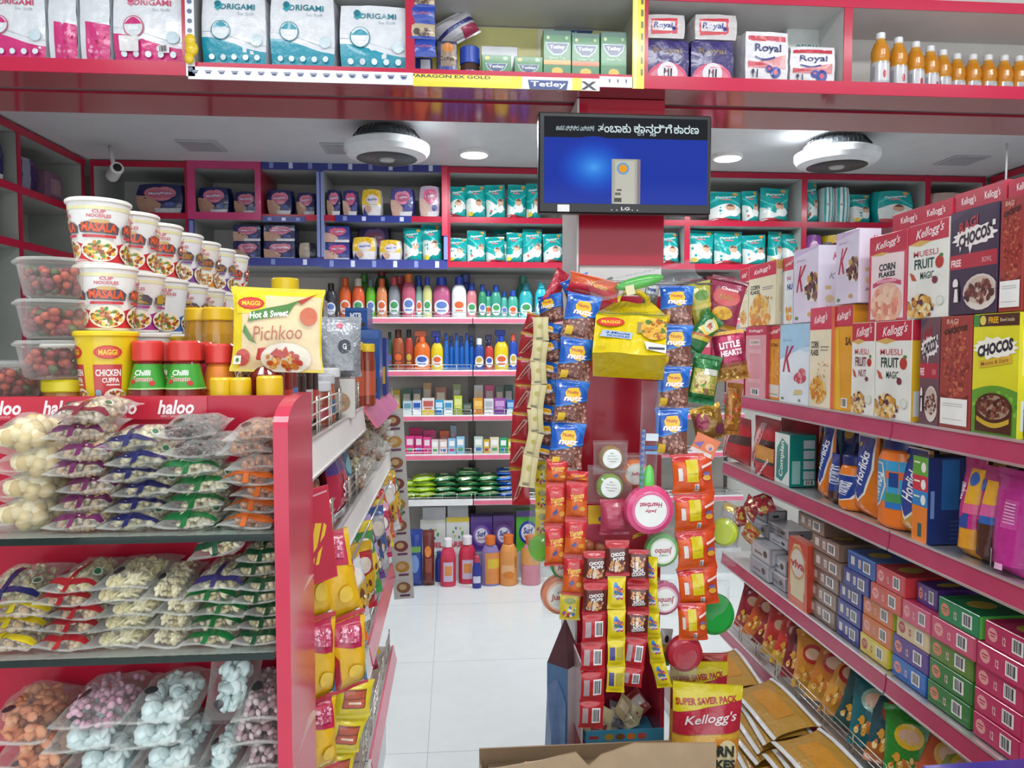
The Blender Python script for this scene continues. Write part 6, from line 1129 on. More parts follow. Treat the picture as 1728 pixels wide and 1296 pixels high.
def lbox(px0, px1, ytop, ybot, Y, d, col, art, label, turn=0, cat='box', name='spice_box', fin='glosscard'):
    a = aty(px0, ytop, Y); b = aty(px1, ybot, Y); w = b.x-a.x; h = a.z-b.z
    return tag(carton(w, d, h, col, art(w/h) if callable(art) else art, fin=fin).build(name, None, ((a.x+b.x)/2, Y+d/2, b.z), (0, 0, R(turn))), label, cat)
MT = lambda a: [r_(0, 0, 1, 1, '1f4a8c'), r_(.08, .1, .92, .3, '3a3034'), t_('MTR', .5, .62, .56, .3, 'd9dfe8', .03), r_(.0, .88, 1, 1, '2f5a9c')]
zsup = SZ+.15
def box_on(px0, px1, ytop, Y, d, col, art, label, zb, **k):
    a = aty(px0, ytop, Y); b = aty(px1, ytop, Y); h = a.z-zb; w = b.x-a.x
    return tag(carton(w, d, h, col, art(w/h) if callable(art) else art).build(k.get('name', 'spice_box'), None, ((a.x+b.x)/2, Y+d/2, zb), (0, 0, R(k.get('turn', 0)))), label, k.get('cat', 'box'))
b0 = box_on(592, 640, 556, 2.32, .1, '1f4a8c', MT, 'lower blue box with white letters on the top side shelf', SZ)
box_on(584, 622, 519, 2.33, .08, '1f4a8c', MT, 'upper blue box with white letters standing on the lower one', aty(600, 556, 2.32).z+.001, turn=-6)
box_on(632, 652, 570, 2.5, .08, '2a3a7c', [r_(.1, .2, .9, .5, 'c9a83a')], 'dark blue box at the far end of the top side shelf', SZ)
g = pillow(.1, .14, .03, '8a8d92', [r_(.2, .75, .8, .9, 'a8aab0'), e_(.6, .5, .16, .12, '3a3c44', 14), t_('G', .6, .5, .1, .1, 'c9ccd0', .03), e_(.5, .85, .08, .05, 'c05a6a', 10)], (), .05, 52, 'foil', 10, 10, stand=1)
p = aty(574, 590, 1.75); tag(g.build('spice_pouch', None, (p.x, 1.75, SZ+.091), (R(-4), 0, R(12))), 'silver grey pouch standing behind the yellow pouch', 'pouch')
g = carton(.072, .05, .09, '8a7a70', [r_(0, 0, 1, 1, 'b3aca4'), e_(.55, .4, .3, .25, '8a5a34', 14), s_(18, .55, .4, .22, .18, .06, ['a87a44', '6a4a2c', '5a7a3a'], 3, .8)]); p = aty(569, 612, 1.68); tag(g.build('spice_box', None, (p.x, 1.70, SZ), (0, 0, R(10))), 'grey box with a food picture under the silver pouch', 'box')
for i, (px, Y, yt, lb) in enumerate(((598, 2.0, 577, 'yellow capped spice bottle before the blue boxes, left one'), (618, 2.05, 580, 'yellow capped spice bottle before the blue boxes, right one'))):
    p = aty(px, yt, Y); jarthing('spice_jar', p.x, Y, SZ, .024, p.z-SZ, '8a3a24', 'dcb92a', lb, .022, lab=[r_(0, .2, 1, .75, 'b8563a')], cat='bottle')
for i, (x, y, h, body, cap, lb) in enumerate(((-.46, 1.98, .3, '3a2348', '2c2a6a', 'dark purple squash bottle behind the last noodle cups'), (-.40, 2.05, .29, '3a2348', '2c2a6a', 'second dark purple squash bottle behind the noodle cups'), (-.37, 2.2, .27, '23262c', '23262c', 'black bottle behind the yellow pouch'), (-.32, 2.3, .25, '2c3a4a', '2a4a8a', 'dark bottle with a blue cap behind the yellow pouch'))):
    jarthing('squash_bottle', x, y, SZ, .032, h-.04, body, cap, lb, .03, lab=[r_(0, .2, 1, .6, 'b8b4bc')], cat='bottle', neck=.4)
p = aty(481, 470, 1.85); jarthing('honey_jar', p.x, 1.85, SZ, .034, p.z-SZ, 'a87a2c', 'dfc01e', 'big yellow lidded jar behind the yellow pouch', .03, lab=[r_(0, .3, 1, .7, 'd9c25a')])
box_on(510, 545, 505, 2.2, .08, '2a2c30', [r_(.1, .5, .9, .8, '3a6a9a')], 'black box behind the yellow pouch', SZ); box_on(425, 470, 560, 1.75, .1, '8a2a2c', [], 'dark red box hidden behind the yellow pouch', SZ)
# ---------------------------------------------------------------- lower side shelves: packets facing the aisle
LF = R(90)
def side(name, y, z, w, h, b, col, art, label, x=-.27, tilt=-8, roll=0, turn=0, fin='film', seed=1, group=None, cat='packet', jag=True, crump=1.5):
    g = pillow(w, h, b, col, art, (), .07, seed, fin, 8, 10, jag=jag, crump=crump)
    m = Matrix.Rotation(LF+R(turn), 4, 'Z') @ Matrix.Rotation(R(tilt), 4, 'X') @ Matrix.Rotation(R(roll), 4, 'Y')
    z += w/2*abs(math.sin(R(roll)))+b/2*abs(math.sin(R(tilt)))+.002
    return tag(g.build(name, None, (x, y, z), m.to_euler()), label, cat, group)
# second shelf: rusk bags and pouches
Z = HZ[1][0]+.002; G1 = 'rusk bags piled on the second side shelf'
rk = Bank(lambda: nutbag('flake', .17, .16, .05, None, 91)); rb = Bank(lambda: nutbag('almond', .17, .16, .05, None, 92))
for j, y in enumerate((1.98, 2.2, 2.42, 2.62)):
    for k in range(3):
        (rk if (j+k) % 2 else rb)((-.212-.012*((k+j) % 2), y+.006*k, Z+.026+.042*k), (R(-90+4), R(((k*3+j) % 3-1)*3), LF+R((k*7+j*3) % 9-4)), '%s rusk bag, %s of the %s pile on the second side shelf' % ('cream' if (j+k) % 2 else 'brown', ('bottom', 'middle', 'top')[k], ('nearest', 'second', 'third', 'farthest')[j]), G1, None)
SL = [r_(0, .62, 1, 1, '4a3a7c'), p_([(.2, .3), (.5, .6), (.8, .5), (.8, .25)], 'c0304a'), t_('Slice', .5, .42, .6, .16, 'ecd9df', .03, .3, 8), r_(0, 0, 1, .14, 'a8a4ac')]
side('snack_pouch', 1.62, Z, .14, .165, .05, 'a82c44', SL, 'red and purple pouch with white lettering on the second side shelf', seed=5, x=-.25)
for i, (y, c, c2, nm) in enumerate(((1.2, '3a2440', '5a3a6a', 'dark purple'), (1.33, '6a2030', '8a3a48', 'wine red'), (1.46, '8a5a2a', 'b8863a', 'brown'), (1.76, 'b8482c', 'd9a03a', 'orange red'), (1.88, '2f6a8a', '7ab0c0', 'blue'))):
    side('snack_pouch', y, Z, .12, .14+.01*(i % 2), .04, c, [e_(.5, .55, .3, .2, c2, 14), r_(0, .9, 1, 1, c2)], '%s pouch on the second side shelf, %s from the curved panel' % (nm, ORD[i]), seed=10+i, turn=6*(i % 3-1), group='pouches on the second side shelf')
# third and base shelves: heaps of sweets packets
PAL = [('d9c01e', 'c0342c', 'yellow'), ('c0303a', 'd9b02a', 'red'), ('b8bcc2', '4a6aa0', 'silver'), ('d9642a', 'c0302c', 'orange'), ('3f8a4a', 'd9c23a', 'green'), ('b02a5a', 'd9a0b4', 'magenta'), ('cfd2d4', 'c9a23a', 'white'), ('5a3a7c', 'b8a0d0', 'violet')]
def heap(Z, ys, x, hts, grp, nm, seed, rows=1, wd=.12):
    rd = random.Random(seed)
    for i, y in enumerate(ys):
        c, c2, cn = PAL[(i*3+seed) % 8]; h = hts*rd.uniform(.85, 1.1)
        A = [r_(0, .86, 1, 1, c2), p_([(0, .1), (1, .35), (1, .6), (0, .4)], c2), e_(.5, .66, .26, .12, 'e6e0d4', 12), s_(14, .5, .3, .36, .14, .08, [c2, 'd9a84a', 'e9dcc0', '6a3a2c'], i, .8)]
        side('sweets_packet', y, Z, wd, h, .04, c, A, '%s sweets packet, %s from the near end of the %s' % (cn, ORD[i % 20], nm), x=x-.03, tilt=-rd.uniform(8, 20), roll=rd.uniform(-4, 4), turn=-38+rd.uniform(-4, 4), seed=seed*20+i, group=grp, fin='foil' if i % 3 == 2 else 'film')
heap(HZ[2][0]+.003, [1.2+.115*i for i in range(13)], -.27, .3, 'sweets packets on the third side shelf', 'third side shelf front row', 1)
heap(HZ[2][0]+.003, [1.25+.115*i for i in range(12)], -.36, .34, 'sweets packets in the back row of the third side shelf', 'third side shelf back row', 2)
cr = G('metal').tube([(-.212, 1.42, 1.06), (-.212, 2.68, 1.06)], .003, 'b0b0b0').tube([(-.212, 1.42, 1.06), (-.228, 1.42, 1.078)], .003, 'b0b0b0').tube([(-.212, 2.68, 1.06), (-.228, 2.68, 1.078)], .003, 'b0b0b0'); tag(cr.build('clip_rail'), 'thin metal rail under the second lip with sweets packets clipped to it', 'rail')
heap(.885, [1.5+.105*i for i in range(12)], -.182, .17, 'sweets packets clipped under the second lip', 'rail under the second lip', 3, wd=.1)
heap(HZ[3][0]+.003, [1.2+.115*i for i in range(13)], -.27, .19, 'sweets packets on the lowest side shelf', 'lowest side shelf front row', 4)
heap(HZ[3][0]+.003, [1.25+.115*i for i in range(12)], -.36, .24, 'sweets packets in the back row of the lowest side shelf', 'lowest side shelf back row', 6)
# hanging strips at the near end of the rack
def hang(w, h, i):
    A = [r_(0, 0, 1, 1, 'dcac1a'), p_([(0, .7), (1, .58), (1, 1), (0, 1)], 'b3284a'), p_([(.78, .6), (1, .56), (1, 1), (.88, 1)], 'dcac1a'), p_([(0, 0), (.2, 0), (.12, .5), (0, .6)], 'b02a34'), r_(.9, 0, 1, .34, '2a78b8') if i % 2 else r_(0, 0, .01, .01, 'dcac1a'), p_([(.2, .76), (.7, .7), (.76, .9), (.3, .94)], 'c2506c'), e_(.55, .3, .2, .1, 'e3bc3a', 14), s_(36, .45, .82, .28, .1, .05, ['d98aa0', 'c04a68', 'e3b0c0'], 4, w/h), e_(.84, .06, .06, .02, 'e6e8e0', 8), r_(0, 0, 1, .05, 'b02a34')]
    return 'h%d' % (i % 2), lambda: pillow(w, h, .035, 'dcac1a', A, A, .06, 21+i % 2, 'film', 10, 12, jag=True, crump=1.6)
HG = 'yellow and red snack strips hanging at the near end of the left rack'
strip('snack_strip', [(556, 897), (582, 1042), (590, 1160)], 54, 1.22, 35, hang, 'long red and yellow snack strip hanging in front of the left rack', HG, dy=.0)
strip('snack_strip', [(526, 880), (534, 1045), (538, 1180), (542, 1300)], 48, 1.18, 40, hang, 'yellow snack strip hanging closest to the curved red panel', HG)
def vi(w, h, i):
    A = [r_(0, 0, 1, 1, 'd9c62a'), r_(.2, .3, .8, .8, '8a4a2c'), r_(.24, .34, .76, .54, 'b8543a'), r_(.24, .58, .76, .76, 'b8543a'), r_(.34, .42, .66, .48, 'e0c9b0')]
    return 'v', lambda: pillow(w, h, .03, 'd9c62a', A, A, .07, 31, 'film', 8, 10, jag=True, crump=1.8)
strip('snack_strip', [(600, 1150), (590, 1210), (572, 1268), (560, 1330)], 62, 1.3, 30, vi, 'clear and yellow snack strip at the bottom of the left rack', HG)
strip('snack_strip', [(548, 1020), (552, 1085), (556, 1150), (558, 1220), (556, 1300)], 44, 1.36, 35, yel('c2bc2a', '7a8a2c'), 'lime yellow sachet strip between the two red and yellow strips', HG)
a = aty(536, 985, 1.14); rc = thing('hanging_card', 'red hanging card with slanting yellow letters by the curved panel', 'card', a, (R(4), R(-8), R(38)))
w = .07; h = .15; g = G('card'); g.box(-w/2, w/2, 0, .002, 0, h, 'b8283c'); paint(g, [r_(.03, .02, .97, .98, 'b02238'), p_([(.3, .2), (.45, .2), (.75, .62), (.6, .64)], 'd9b02e'), p_([(.5, .2), (.58, .2), (.86, .58), (.8, .62)], 'd9b02e'), p_([(.4, .3), (.44, .26), (.8, .42), (.78, .48)], 'b02238'), p_([(.05, .9), (.95, .93), (.95, .95), (.05, .92)], 'c9909a')], face_front(-w/2, w/2, 0, h, 0)); g.build('sheet', rc)
G('metal').tube([(0, .001, h), (0, .001, h+.03), (-.02, .03, h+.05)], .0015, 'b8b8b8').build('hook', rc)
# yellow strip on the third lip
y0, y1 = 1.22, 1.62; z = HZ[2][0]; x = HZ[2][1]+.013; g = G('glosscard'); g.box(x-.001, x, y0, y1, z-.048, z+.0, 'dccb1e')
paint(g, [e_(.08, .5, .04, .34, 'c8642c', 12), t_('Real Taste', .34, .5, .26, .5, '2c5a5a', .03, .15), t_('Good Taste', .7, .5, .26, .5, '2c5a5a', .03, .15), e_(.93, .5, .04, .34, '2a6ab0', 12)], lambda u, v, o: (x+o, y0+(y1-y0)*u, z-.046+.044*v)); tag(g.build('lip_label'), 'long yellow printed label along the third lip of the left rack', 'label')
# price board at the far end
a = aty(663, 690, 2.76); b = aty(699, 1010, 2.76); pb = thing('picture_board', 'long white hanging board with small pictures at the far end of the left rack', 'board', ((a.x+b.x)/2, 2.76, b.z), (0, R(-3), 0)); w = b.x-a.x; h = a.z-b.z
g = G('card'); g.box(-w/2, w/2, 0, .004, 0, h, 'c6c4c0'); A = []
for i in range(9): A += [e_(.5, .06+.11*i, .36, .03, ('8a5a3a', 'b8863a', '7a3a34')[i % 3], 14), e_(.46, .063+.11*i, .2, .016, 'c9a878', 12), r_(.3, .012+.11*i, .8, .024+.11*i, '6a3a5a')]
paint(g, A, face_front(-w/2, w/2, 0, h, 0)); g.build('sheet', pb); G('metal').tube([(0, .002, h), (0, .002, h+.08)], .002, 'a8a8a8').build('hook', pb)
# ================================================================ packs on the loft shelf
LS = LZ+.0362
def softbox(w, d, h, col, front=(), fin='film', k=.07, n=7, seed=1, crump=1.0, sides=()):
    """wrapped soft pack; front -y, base centre at the origin"""
    rd = random.Random(seed); ph = [rd.uniform(0, 6.3) for _ in range(6)]; g = G(fin)
    def pt(x, y, z, o=0, ax=None, sg=0):
        X = x*(1-k*(y*y+z*z)*.6); Y = y*(1-k*(x*x+z*z)*.6); Z = z*(1-k*.5*(x*x+y*y)*.6)
        wv = .012*crump*(math.sin(5*x+7*z+ph[0])+math.sin(8*z-6*y+ph[1])+math.sin(9*x+4*y+ph[2]))
        if z > -.9:
            if ax == 1: Y += sg*wv
            if ax == 0: X += sg*wv
        P = [X*w/2, Y*d/2, (Z+1)*h/2]
        if ax is not None: P[ax] += sg*o
        return tuple(P)
    R01 = [2*i/n-1 for i in range(n+1)]
    for ax, sg in ((0, -1), (0, 1), (1, -1), (1, 1), (2, 1), (2, -1)):
        vs = []
        for b in R01:
            for a in R01:
                c = [0, 0, 0]; c[ax] = sg; oth = [q for q in (0, 1, 2) if q != ax]; c[oth[0]] = a; c[oth[1]] = b; vs.append(pt(c[0], c[1], c[2], 0, ax, sg))
        m = n+1; fs = [(j*m+i, j*m+i+1, (j+1)*m+i+1, (j+1)*m+i) for j in range(n) for i in range(n)]
        if (ax == 1) == (sg > 0): fs = [f[::-1] for f in fs]
        g.add(vs, fs, col, None, True)
    gl = [i/n for i in range(n+1)]
    if front: paint(g, front, lambda u, v, o: pt(2*u-1, -1, 2*v-1, o*(2+max(w, h)*14), 1, -1), gl, gl, None, True)
    if sides: paint(g, sides, lambda u, v, o: pt(1, 2*u-1, 2*v-1, o*(2+max(w, h)*14), 0, 1), gl, gl, None, True)
    return g
def loft_pack(name, px0, px1, ytop, d, col, art, label, Y=None, turn=0, cat='tissue pack', group=None, zb=None, ybot=None, fin='film', k=.07, seed=1, soft=True):
    Y = Y or LY+.025
    if Y < 2.5: d = min(d, 2.405-Y)
    a = aty(px0, ytop, Y); b = aty(px1, ytop, Y); zb = LS if zb is None else zb; w = b.x-a.x; h = a.z-zb
    g = softbox(w, d, h, col, art(w/h) if callable(art) else art, fin, k, 7, seed) if soft else carton(w, d, h, col, art(w/h) if callable(art) else art, fin=fin)
    return tag(g.build(name, None, ((a.x+b.x)/2, Y+d/2, zb), (0, 0, R(turn))), label, cat, group)
def ori(c, dk, lt):
    def f(a): return [r_(0, 0, 1, 1, 'e3e6ea'), wave(0, 1, 0, lambda u: .36-.1*u+.05*math.sin(4*u+1), c), band(0, 1, lambda u: .44-.1*u+.05*math.sin(4*u+1), lambda u: .45-.1*u+.05*math.sin(4*u+1), 'c9ccd2'), t_('ORIGAMI', .56, .84, .56, .085, dk, .02), p_([(.2, .82), (.28, .92), (.34, .86), (.26, .78)], lt), e_(.25, .88, .05, .05*a, dk, 12), t_('So Soft', .7, .74, .26, .04, 'a8b4c0', .0), e_(.3, .5, .15, .15*a, dk, 22), e_(.3, .5, .135, .135*a, 'dfe6ea', 22), wave(.17, .43, .53, lambda u: .53+.09*math.sin(PI*(u-.17)/.26), c, 10), r_(.22, .45, .38, .52, 'eef2f4'), e_(.86, .36, .09, .09*a, 'cfe0e6', 16)]+[e_(.15+.18*i, .12, .045, .045*a, 'dfeef2', 12) for i in range(5)]
    return f
TG = 'teal and white tissue packs on the loft'; PG3 = 'pink and white tissue packs on the loft'
tl = ori('1898ae', '1f7c8c', '3aa6b4'); pk = ori('d5307c', 'c8506c', 'd98aa4')
for px0, px1, yt, o in ((336, 450, -12, 'leftmost'), (452, 566, -10, 'middle'), (570, 690, 6, 'rightmost')):
    loft_pack('tissue_pack', px0, px1, yt, .2, 'd9dde2', tl, 'teal and white tissue roll pack, %s of three on the loft' % o, group=TG, seed=px0)
loft_pack('tissue_pack', -40, 76, -20, .2, 'd9dde2', pk, 'pink and white tissue roll pack cut off at the left edge of the loft', group=PG3, seed=5)
SDE = [r_(0, 0, 1, 1, 'dfe3e8'), p_([(.2, 0), (1, 0), (1, .52), (.2, .56)], 'd5307c'), s_(12, .6, .25, .3, .2, .08, ['e07aa6', 'b8205c'], 3, .4)]
loft_pack('tissue_pack', 78, 128, -20, .24, 'dfe3e8', SDE, 'narrow pink and white tissue pack turned sideways, left one', group=PG3, seed=6)
loft_pack('tissue_pack', 131, 184, -20, .24, 'dfe3e8', SDE, 'narrow pink and white tissue pack turned sideways, right one', group=PG3, seed=7)
loft_pack('tissue_pack', 186, 310, -20, .2, 'd9dde2', lambda a: pk(a)+[r_(.1, .15, .38, .36, 'e6e3e2')]+bars(.66, .14, .82, .24, 7), 'pink and white tissue pack with a white price sticker on the loft', group=PG3, seed=8)
# tea and coffee bay
def tb(px0, px1, yt, d, col, art, label, Y, **kw): return loft_pack('tea_box', px0, px1, yt, d, col, art, label, Y=Y, soft=False, fin='glosscard', cat='tea box', k=0, **kw)
TET = lambda a, c='1f7a40', o='d98a4a': [r_(0, 0, 1, 1, c), r_(0, .9, 1, 1, '1c5a4a'), p_([(.06, .74), (.94, .74), (.85, .58), (.65, .47), (.35, .47), (.15, .58)], 'b8ccd0'), p_([(.1, .72), (.9, .72), (.82, .6), (.63, .5), (.37, .5), (.18, .6)], '1f3a6c'), t_('Tetley', .5, .635, .56, .1, 'dfe6ea', .03), t_('Green Tea', .5, .41, .6, .06, 'a8d0a0', .02), r_(0, .26, 1, .36, o), e_(.5, .12, .22, .09, 'd9b83a', 8), e_(.16, .84, .06, .04, 'c9d0a0', 8), e_(.84, .84, .06, .04, 'a8c890', 8)]
TGG = 'green tea boxes on the loft'
for px0, px1, yt, o, lb in ((917, 964, 50, 'd9a04a', 'tall green tea box, leftmost of three on the loft'), (965, 1012, 55, 'd9703a', 'tall green tea box with an orange band, middle of three on the loft'), (1014, 1058, 53, '2f8a4a', 'darker tall green tea box, rightmost of three on the loft')):
    tb(px0, px1, yt, .07, '1f7a40', lambda a, o=o: TET(a, o=o), lb, LY+.03, group=TGG)
SM = lambda a: [r_(0, 0, 1, 1, '23803f'), e_(.18, .86, .09, .1, 'd9c04a', 8), e_(.82, .86, .09, .1, 'a8cca0', 8), p_([(.1, .6), (.9, .6), (.8, .3), (.6, .16), (.4, .16), (.2, .3)], 'b8ccd0'), p_([(.15, .57), (.85, .57), (.77, .32), (.59, .2), (.41, .2), (.23, .32)], '1f3a6c'), t_('Tetley', .5, .42, .56, .2, 'dfe6ea', .03)]
tb(813, 862, 92, .06, '23803f', SM, 'small green tea box under the white carton, left one', LY+.03, group=TGG); tb(868, 916, 95, .06, '23803f', SM, 'small green tea box beside the tall ones, right one', LY+.03, group=TGG)
tb(812, 874, 77, .06, 'b9bcc0', [], 'plain white carton standing behind the small green tea boxes', LY+.1)
BD = lambda a: [r_(0, 0, 1, 1, 'd6cf8a'), r_(0, 0, .2, 1, 'd9c41e'), r_(.55, 0, .7, 1, 'dcd9c0'), p_([(.05, .98), (.2, .98), (.17, .7), (.08, .7)], '2a5a8c'), t_('5X', .4, .62, .1, .22, '3a3a36', .04), r_(.33, .5, .5, .54, '6a6a5a'), t_('Antioxidant', .4, .42, .16, .1, '7a7a62', .01), t_('5X', .88, .9, .08, .18, '3a3a36', .04), p_([(.62, 1), (.8, 1), (.78, .88), (.71, .84), (.64, .88)], '2a4a78'), t_('Tetley', .71, .94, .12, .08, 'cfd6dc', .03)]
a_ = aty(700, 5, 2.412); b_ = aty(1074, 120, 2.412); g = G('glosscard'); w_ = b_.x-a_.x; h_ = LTOP-.004-LS
g.box(-w_/2, w_/2, 0, .004, 0, h_, 'cfc75a'); paint(g, BD(w_/h_), face_front(-w_/2, w_/2, 0, h_, 0)); tag(g.build('tea_poster', None, ((a_.x+b_.x)/2, 2.413, LS)), 'yellow and white tea poster lining the back of the loft bay', 'poster')
t = jarthing('coffee_jar', aty(793, 90, LY+.06).x, LY+.06, LS, .031, aty(793, 82, LY+.06).z-LS, '4a3024', '2a4ab0', 'coffee jar with a blue lid on the loft', .05, lab=[r_(0, .05, 1, .95, 'c9b48a'), e_(.5, .5, .05, .3, '3a241c', 12), r_(0, .8, 1, .95, '2a4ab0'), r_(0, .05, 1, .2, 'd9c27a')])
loft_pack('coffee_pouch', 736, 772, 68, .05, '2b2f58', [r_(0, 0, 1, 1, '2b2f58'), r_(.2, .28, .95, .92, '9a8470'), e_(.55, .82, .28, .14, 'd9862a', 14), r_(.15, .05, .9, .28, '3a4a9c'), t_('Coffee', .5, .5, .7, .12, '5a4034', .02)], 'brown and blue coffee pouch beside the blue lidded jar', Y=LY+.05, cat='coffee pouch', seed=9)
bag('tissue_pouch', 768, 50, LY+.13, 74, 44, .06, 'cfccd0', [p_([(0, .3), (1, .5), (1, .62), (0, .45)], '3a3a80'), p_([(.6, .0), (1, .1), (1, .4), (.6, .35)], 'a83a5a')], 'white and purple pouch tilted on top of the coffee pouch', (0, -28, 0), seed=71, cat='pouch')
def cof(w, h, i):
    A = [r_(0, 0, 1, 1, '2244a8'), t_('Coffee', .5, .6, .7, .16, 'b85a6a', .02)] if i % 2 else [r_(0, 0, 1, 1, 'c2b090'), e_(.25, .45, .16, .22, '4a3a30', 12), s_(12, .6, .4, .3, .2, .1, ['6a5040', '9a8060', '3a2a24'], 3, w/h), r_(0, 0, 1, .16, '2244a8')]
    return 'k%d' % (i % 2), lambda: pillow(w, h, .01, '2244a8', A, A, .04, 41, 'film', 8, 8)
strip('coffee_strip', [(713, -10), (713, 12), (713, 40), (714, 66), (715, 96)], 42, LY+.0, 0, cof, 'blue and cream coffee sachet strip hanging at the left of the tea bay')
loft_pack('coffee_pouch', 696, 730, 96, .03, '2a3a7c', [r_(.4, .05, .9, .9, 'd5d8dc')], 'blue and white packet under the hanging coffee strip', Y=LY+.06, cat='coffee pouch', seed=10)
# napkins
NK1 = lambda a: [r_(0, 0, 1, 1, '33256b'), t_('Royal', .5, .72, .66, .2, '8a7458', .02), wave(0, 1, 0, lambda u: .42*math.sin(PI*u)**.5+.02, 'd95a7a'), wave(.06, .94, 0, lambda u: .34*math.sin(PI*(u-.06)/.88)**.5, 'e07a94'), e_(.5, .17, .24, .24*a, 'e6e2e4'), e_(.42, .22, .04, .07, '2c2430', 10), r_(.41, .04, .43, .2, '2c2430'), r_(.5, .04, .53, .28, '2c2430'), r_(.56, .08, .6, .28, '2c2430')]
NK2 = lambda a: [r_(0, 0, 1, 1, 'e3e1e4'), r_(.06, .82, .94, .92, 'c83a4a'), p_([(.06, .36), (.94, .56), (.94, .28), (.06, .28)], 'd98a8e'), p_([(.06, .42), (.5, .36), (.06, .3)], 'c8404c'), t_('Royal', .52, .66, .62, .2, '2c3a70', .02), band(.22, .68, lambda u: .48-.05*math.sin(PI*(u-.22)/.46), lambda u: .52-.05*math.sin(PI*(u-.22)/.46), '3a4a8c')]+[e_(.7, .2, .13, .13*a, '33489c', 10), e_(.7, .2, .055, .055*a, 'd95a6a', 10), e_(.54, .26, .08, .08*a, '33489c', 10), e_(.54, .26, .035, .035*a, 'd95a6a', 10), e_(.16, .2, .035, .05, '2c3050', 8), r_(.15, .08, .17, .18, '2c3050'), r_(.24, .08, .27, .24, '2c3050')]
NGR = 'napkin packs on the loft'
loft_pack('napkin_pack', 1090, 1164, 66, .16, '33256b', NK1, 'purple napkin pack on the loft, left one', group=NGR, seed=11, k=.04); loft_pack('napkin_pack', 1166, 1239, 67, .16, '33256b', NK1, 'purple napkin pack on the loft, right one', group=NGR, seed=12, k=.04)
zt_ = aty(1128, 66, LY+.03).z; NK3 = lambda a: [r_(0, 0, 1, 1, 'cfc9c8'), p_([(.1, .15), (.8, .2), (.8, .85), (.1, .8)], 'd3404c'), r_(.14, .3, .74, .7, 'd9d5d8'), t_('Royal', .42, .5, .5, .3, '33408a', .02, .1), e_(.7, .4, .05, .1, '33408a', 8)]
loft_pack('napkin_pack', 1091, 1158, 22, .14, 'cfc9c8', NK3, 'small clear wrapped napkin pack on the left purple one', group=NGR, zb=zt_+.001, seed=13); loft_pack('napkin_pack', 1172, 1246, 22, .14, 'cfc9c8', NK3, 'small clear wrapped napkin pack on the right purple one', group=NGR, zb=zt_+.001, seed=14)
loft_pack('napkin_pack', 1256, 1331, 52, .15, 'e3e1e4', NK2, 'white and red napkin pack on the loft, taller left one', group=NGR, seed=15, k=.04, turn=2); loft_pack('napkin_pack', 1334, 1411, 77, .15, 'e3e1e4', NK2, 'white and red napkin pack on the loft, right one by the divider', group=NGR, seed=16, k=.04, turn=-1)
loft_pack('tissue_pack', 1326, 1392, 46, .1, 'cfd3cf', [r_(0, 0, 1, 1, 'cfd3cf'), t_('ORIGAMI', .6, .72, .7, .1, '3a8a80', .02)], 'white tissue pack behind the white and red napkins', Y=LY+.155, seed=17)
# juice bottles
def juice():
    t = bpy.data.objects.new('juice_bottle', None); COL.objects.link(t); t['category'] = 'bottle'
    prof = [(.024, 0), (.027, .006), (.027, .07), (.0255, .078), (.0275, .088), (.027, .105), (.019, .128), (.0125, .139), (.012, .145)]
    g = G('liquid'); g.lathe(prof, 'cf8a1e', n=22, cols=['c98a2a', 'c98a2a', 'c98a2a', 'd0871c', 'd0871c', 'd0871c', 'd89a34', 'd9a85a']); wrap(g, [r_(0, 0, 1, 1, 'b9bcc0'), r_(.3, .1, .7, .9, 'd5d5d8'), e_(.5, .4, .06, .2, 'c04a5a', 10), r_(.1, .2, .2, .8, '9a9ca4'), r_(.74, .1, .82, .9, 'e3e3e6')], [(.0275, .004), (.0275, .068)], -190, 10); g.build('body', t)
    G('plastic').lathe([(.0125, .142), (.0135, .144), (.0135, .158), (.012, .16)], 'e6e8ea', n=18).build('cap', t); return t
JB = Bank(juice)
for i, px in enumerate((1485, 1515, 1544, 1569, 1590, 1614, 1641, 1667, 1694, 1719, 1745)):
    Y = LY+.03+.027*(i if i < 5 else 5); p = aty(px, 110, Y); JB((p.x, Y, LS), (0, 0, R(7*i)), 'orange juice bottle with a silver label, %s from the left on the loft' % ORD[i], 'orange juice bottles on the loft')
# ================================================================ diaper packs in the upper cabinets
ZM = Z1+.0185; ZL = Z2+.0185
def mamy(c='1e2558', skin='b8907c', cloud='cf7a94'):
    def f(a): return [r_(0, 0, 1, 1, c), p_([(0, 0), (.5, 0), (.55, .3), (.3, .55), (0, .6)], skin), wave(.4, 1, 0, lambda u: .16, 'd3d0d6'), e_(.42, .68, .24, .2, cloud, 14), e_(.66, .7, .22, .2, cloud, 14), e_(.55, .56, .22, .16, cloud, 14), e_(.54, .64, .3, .14, 'b8627e', 14), t_('MamyPoko', .54, .65, .5, .1, 'cfd6ea', .03, 0, 4), e_(.75, .28, .13, .1, '3a4690', 10)]
    return f
def ymamy(a): return [r_(0, 0, 1, 1, 'd9d6d9'), wave(0, 1, .4, lambda u: 1, 'dcb82a'), s_(14, .5, .75, .4, .2, .1, ['e3c34a', 'cfa01e'], 4, a), e_(.55, .6, .32, .2, 'd9cfd4', 14), t_('MamyPoko', .55, .6, .5, .12, '4a6ab0', .03, 0, 5), e_(.3, .25, .2, .14, 'c9a08a', 12), p_([(0, 0), (.3, 0), (.1, .3)], '2a357c')]
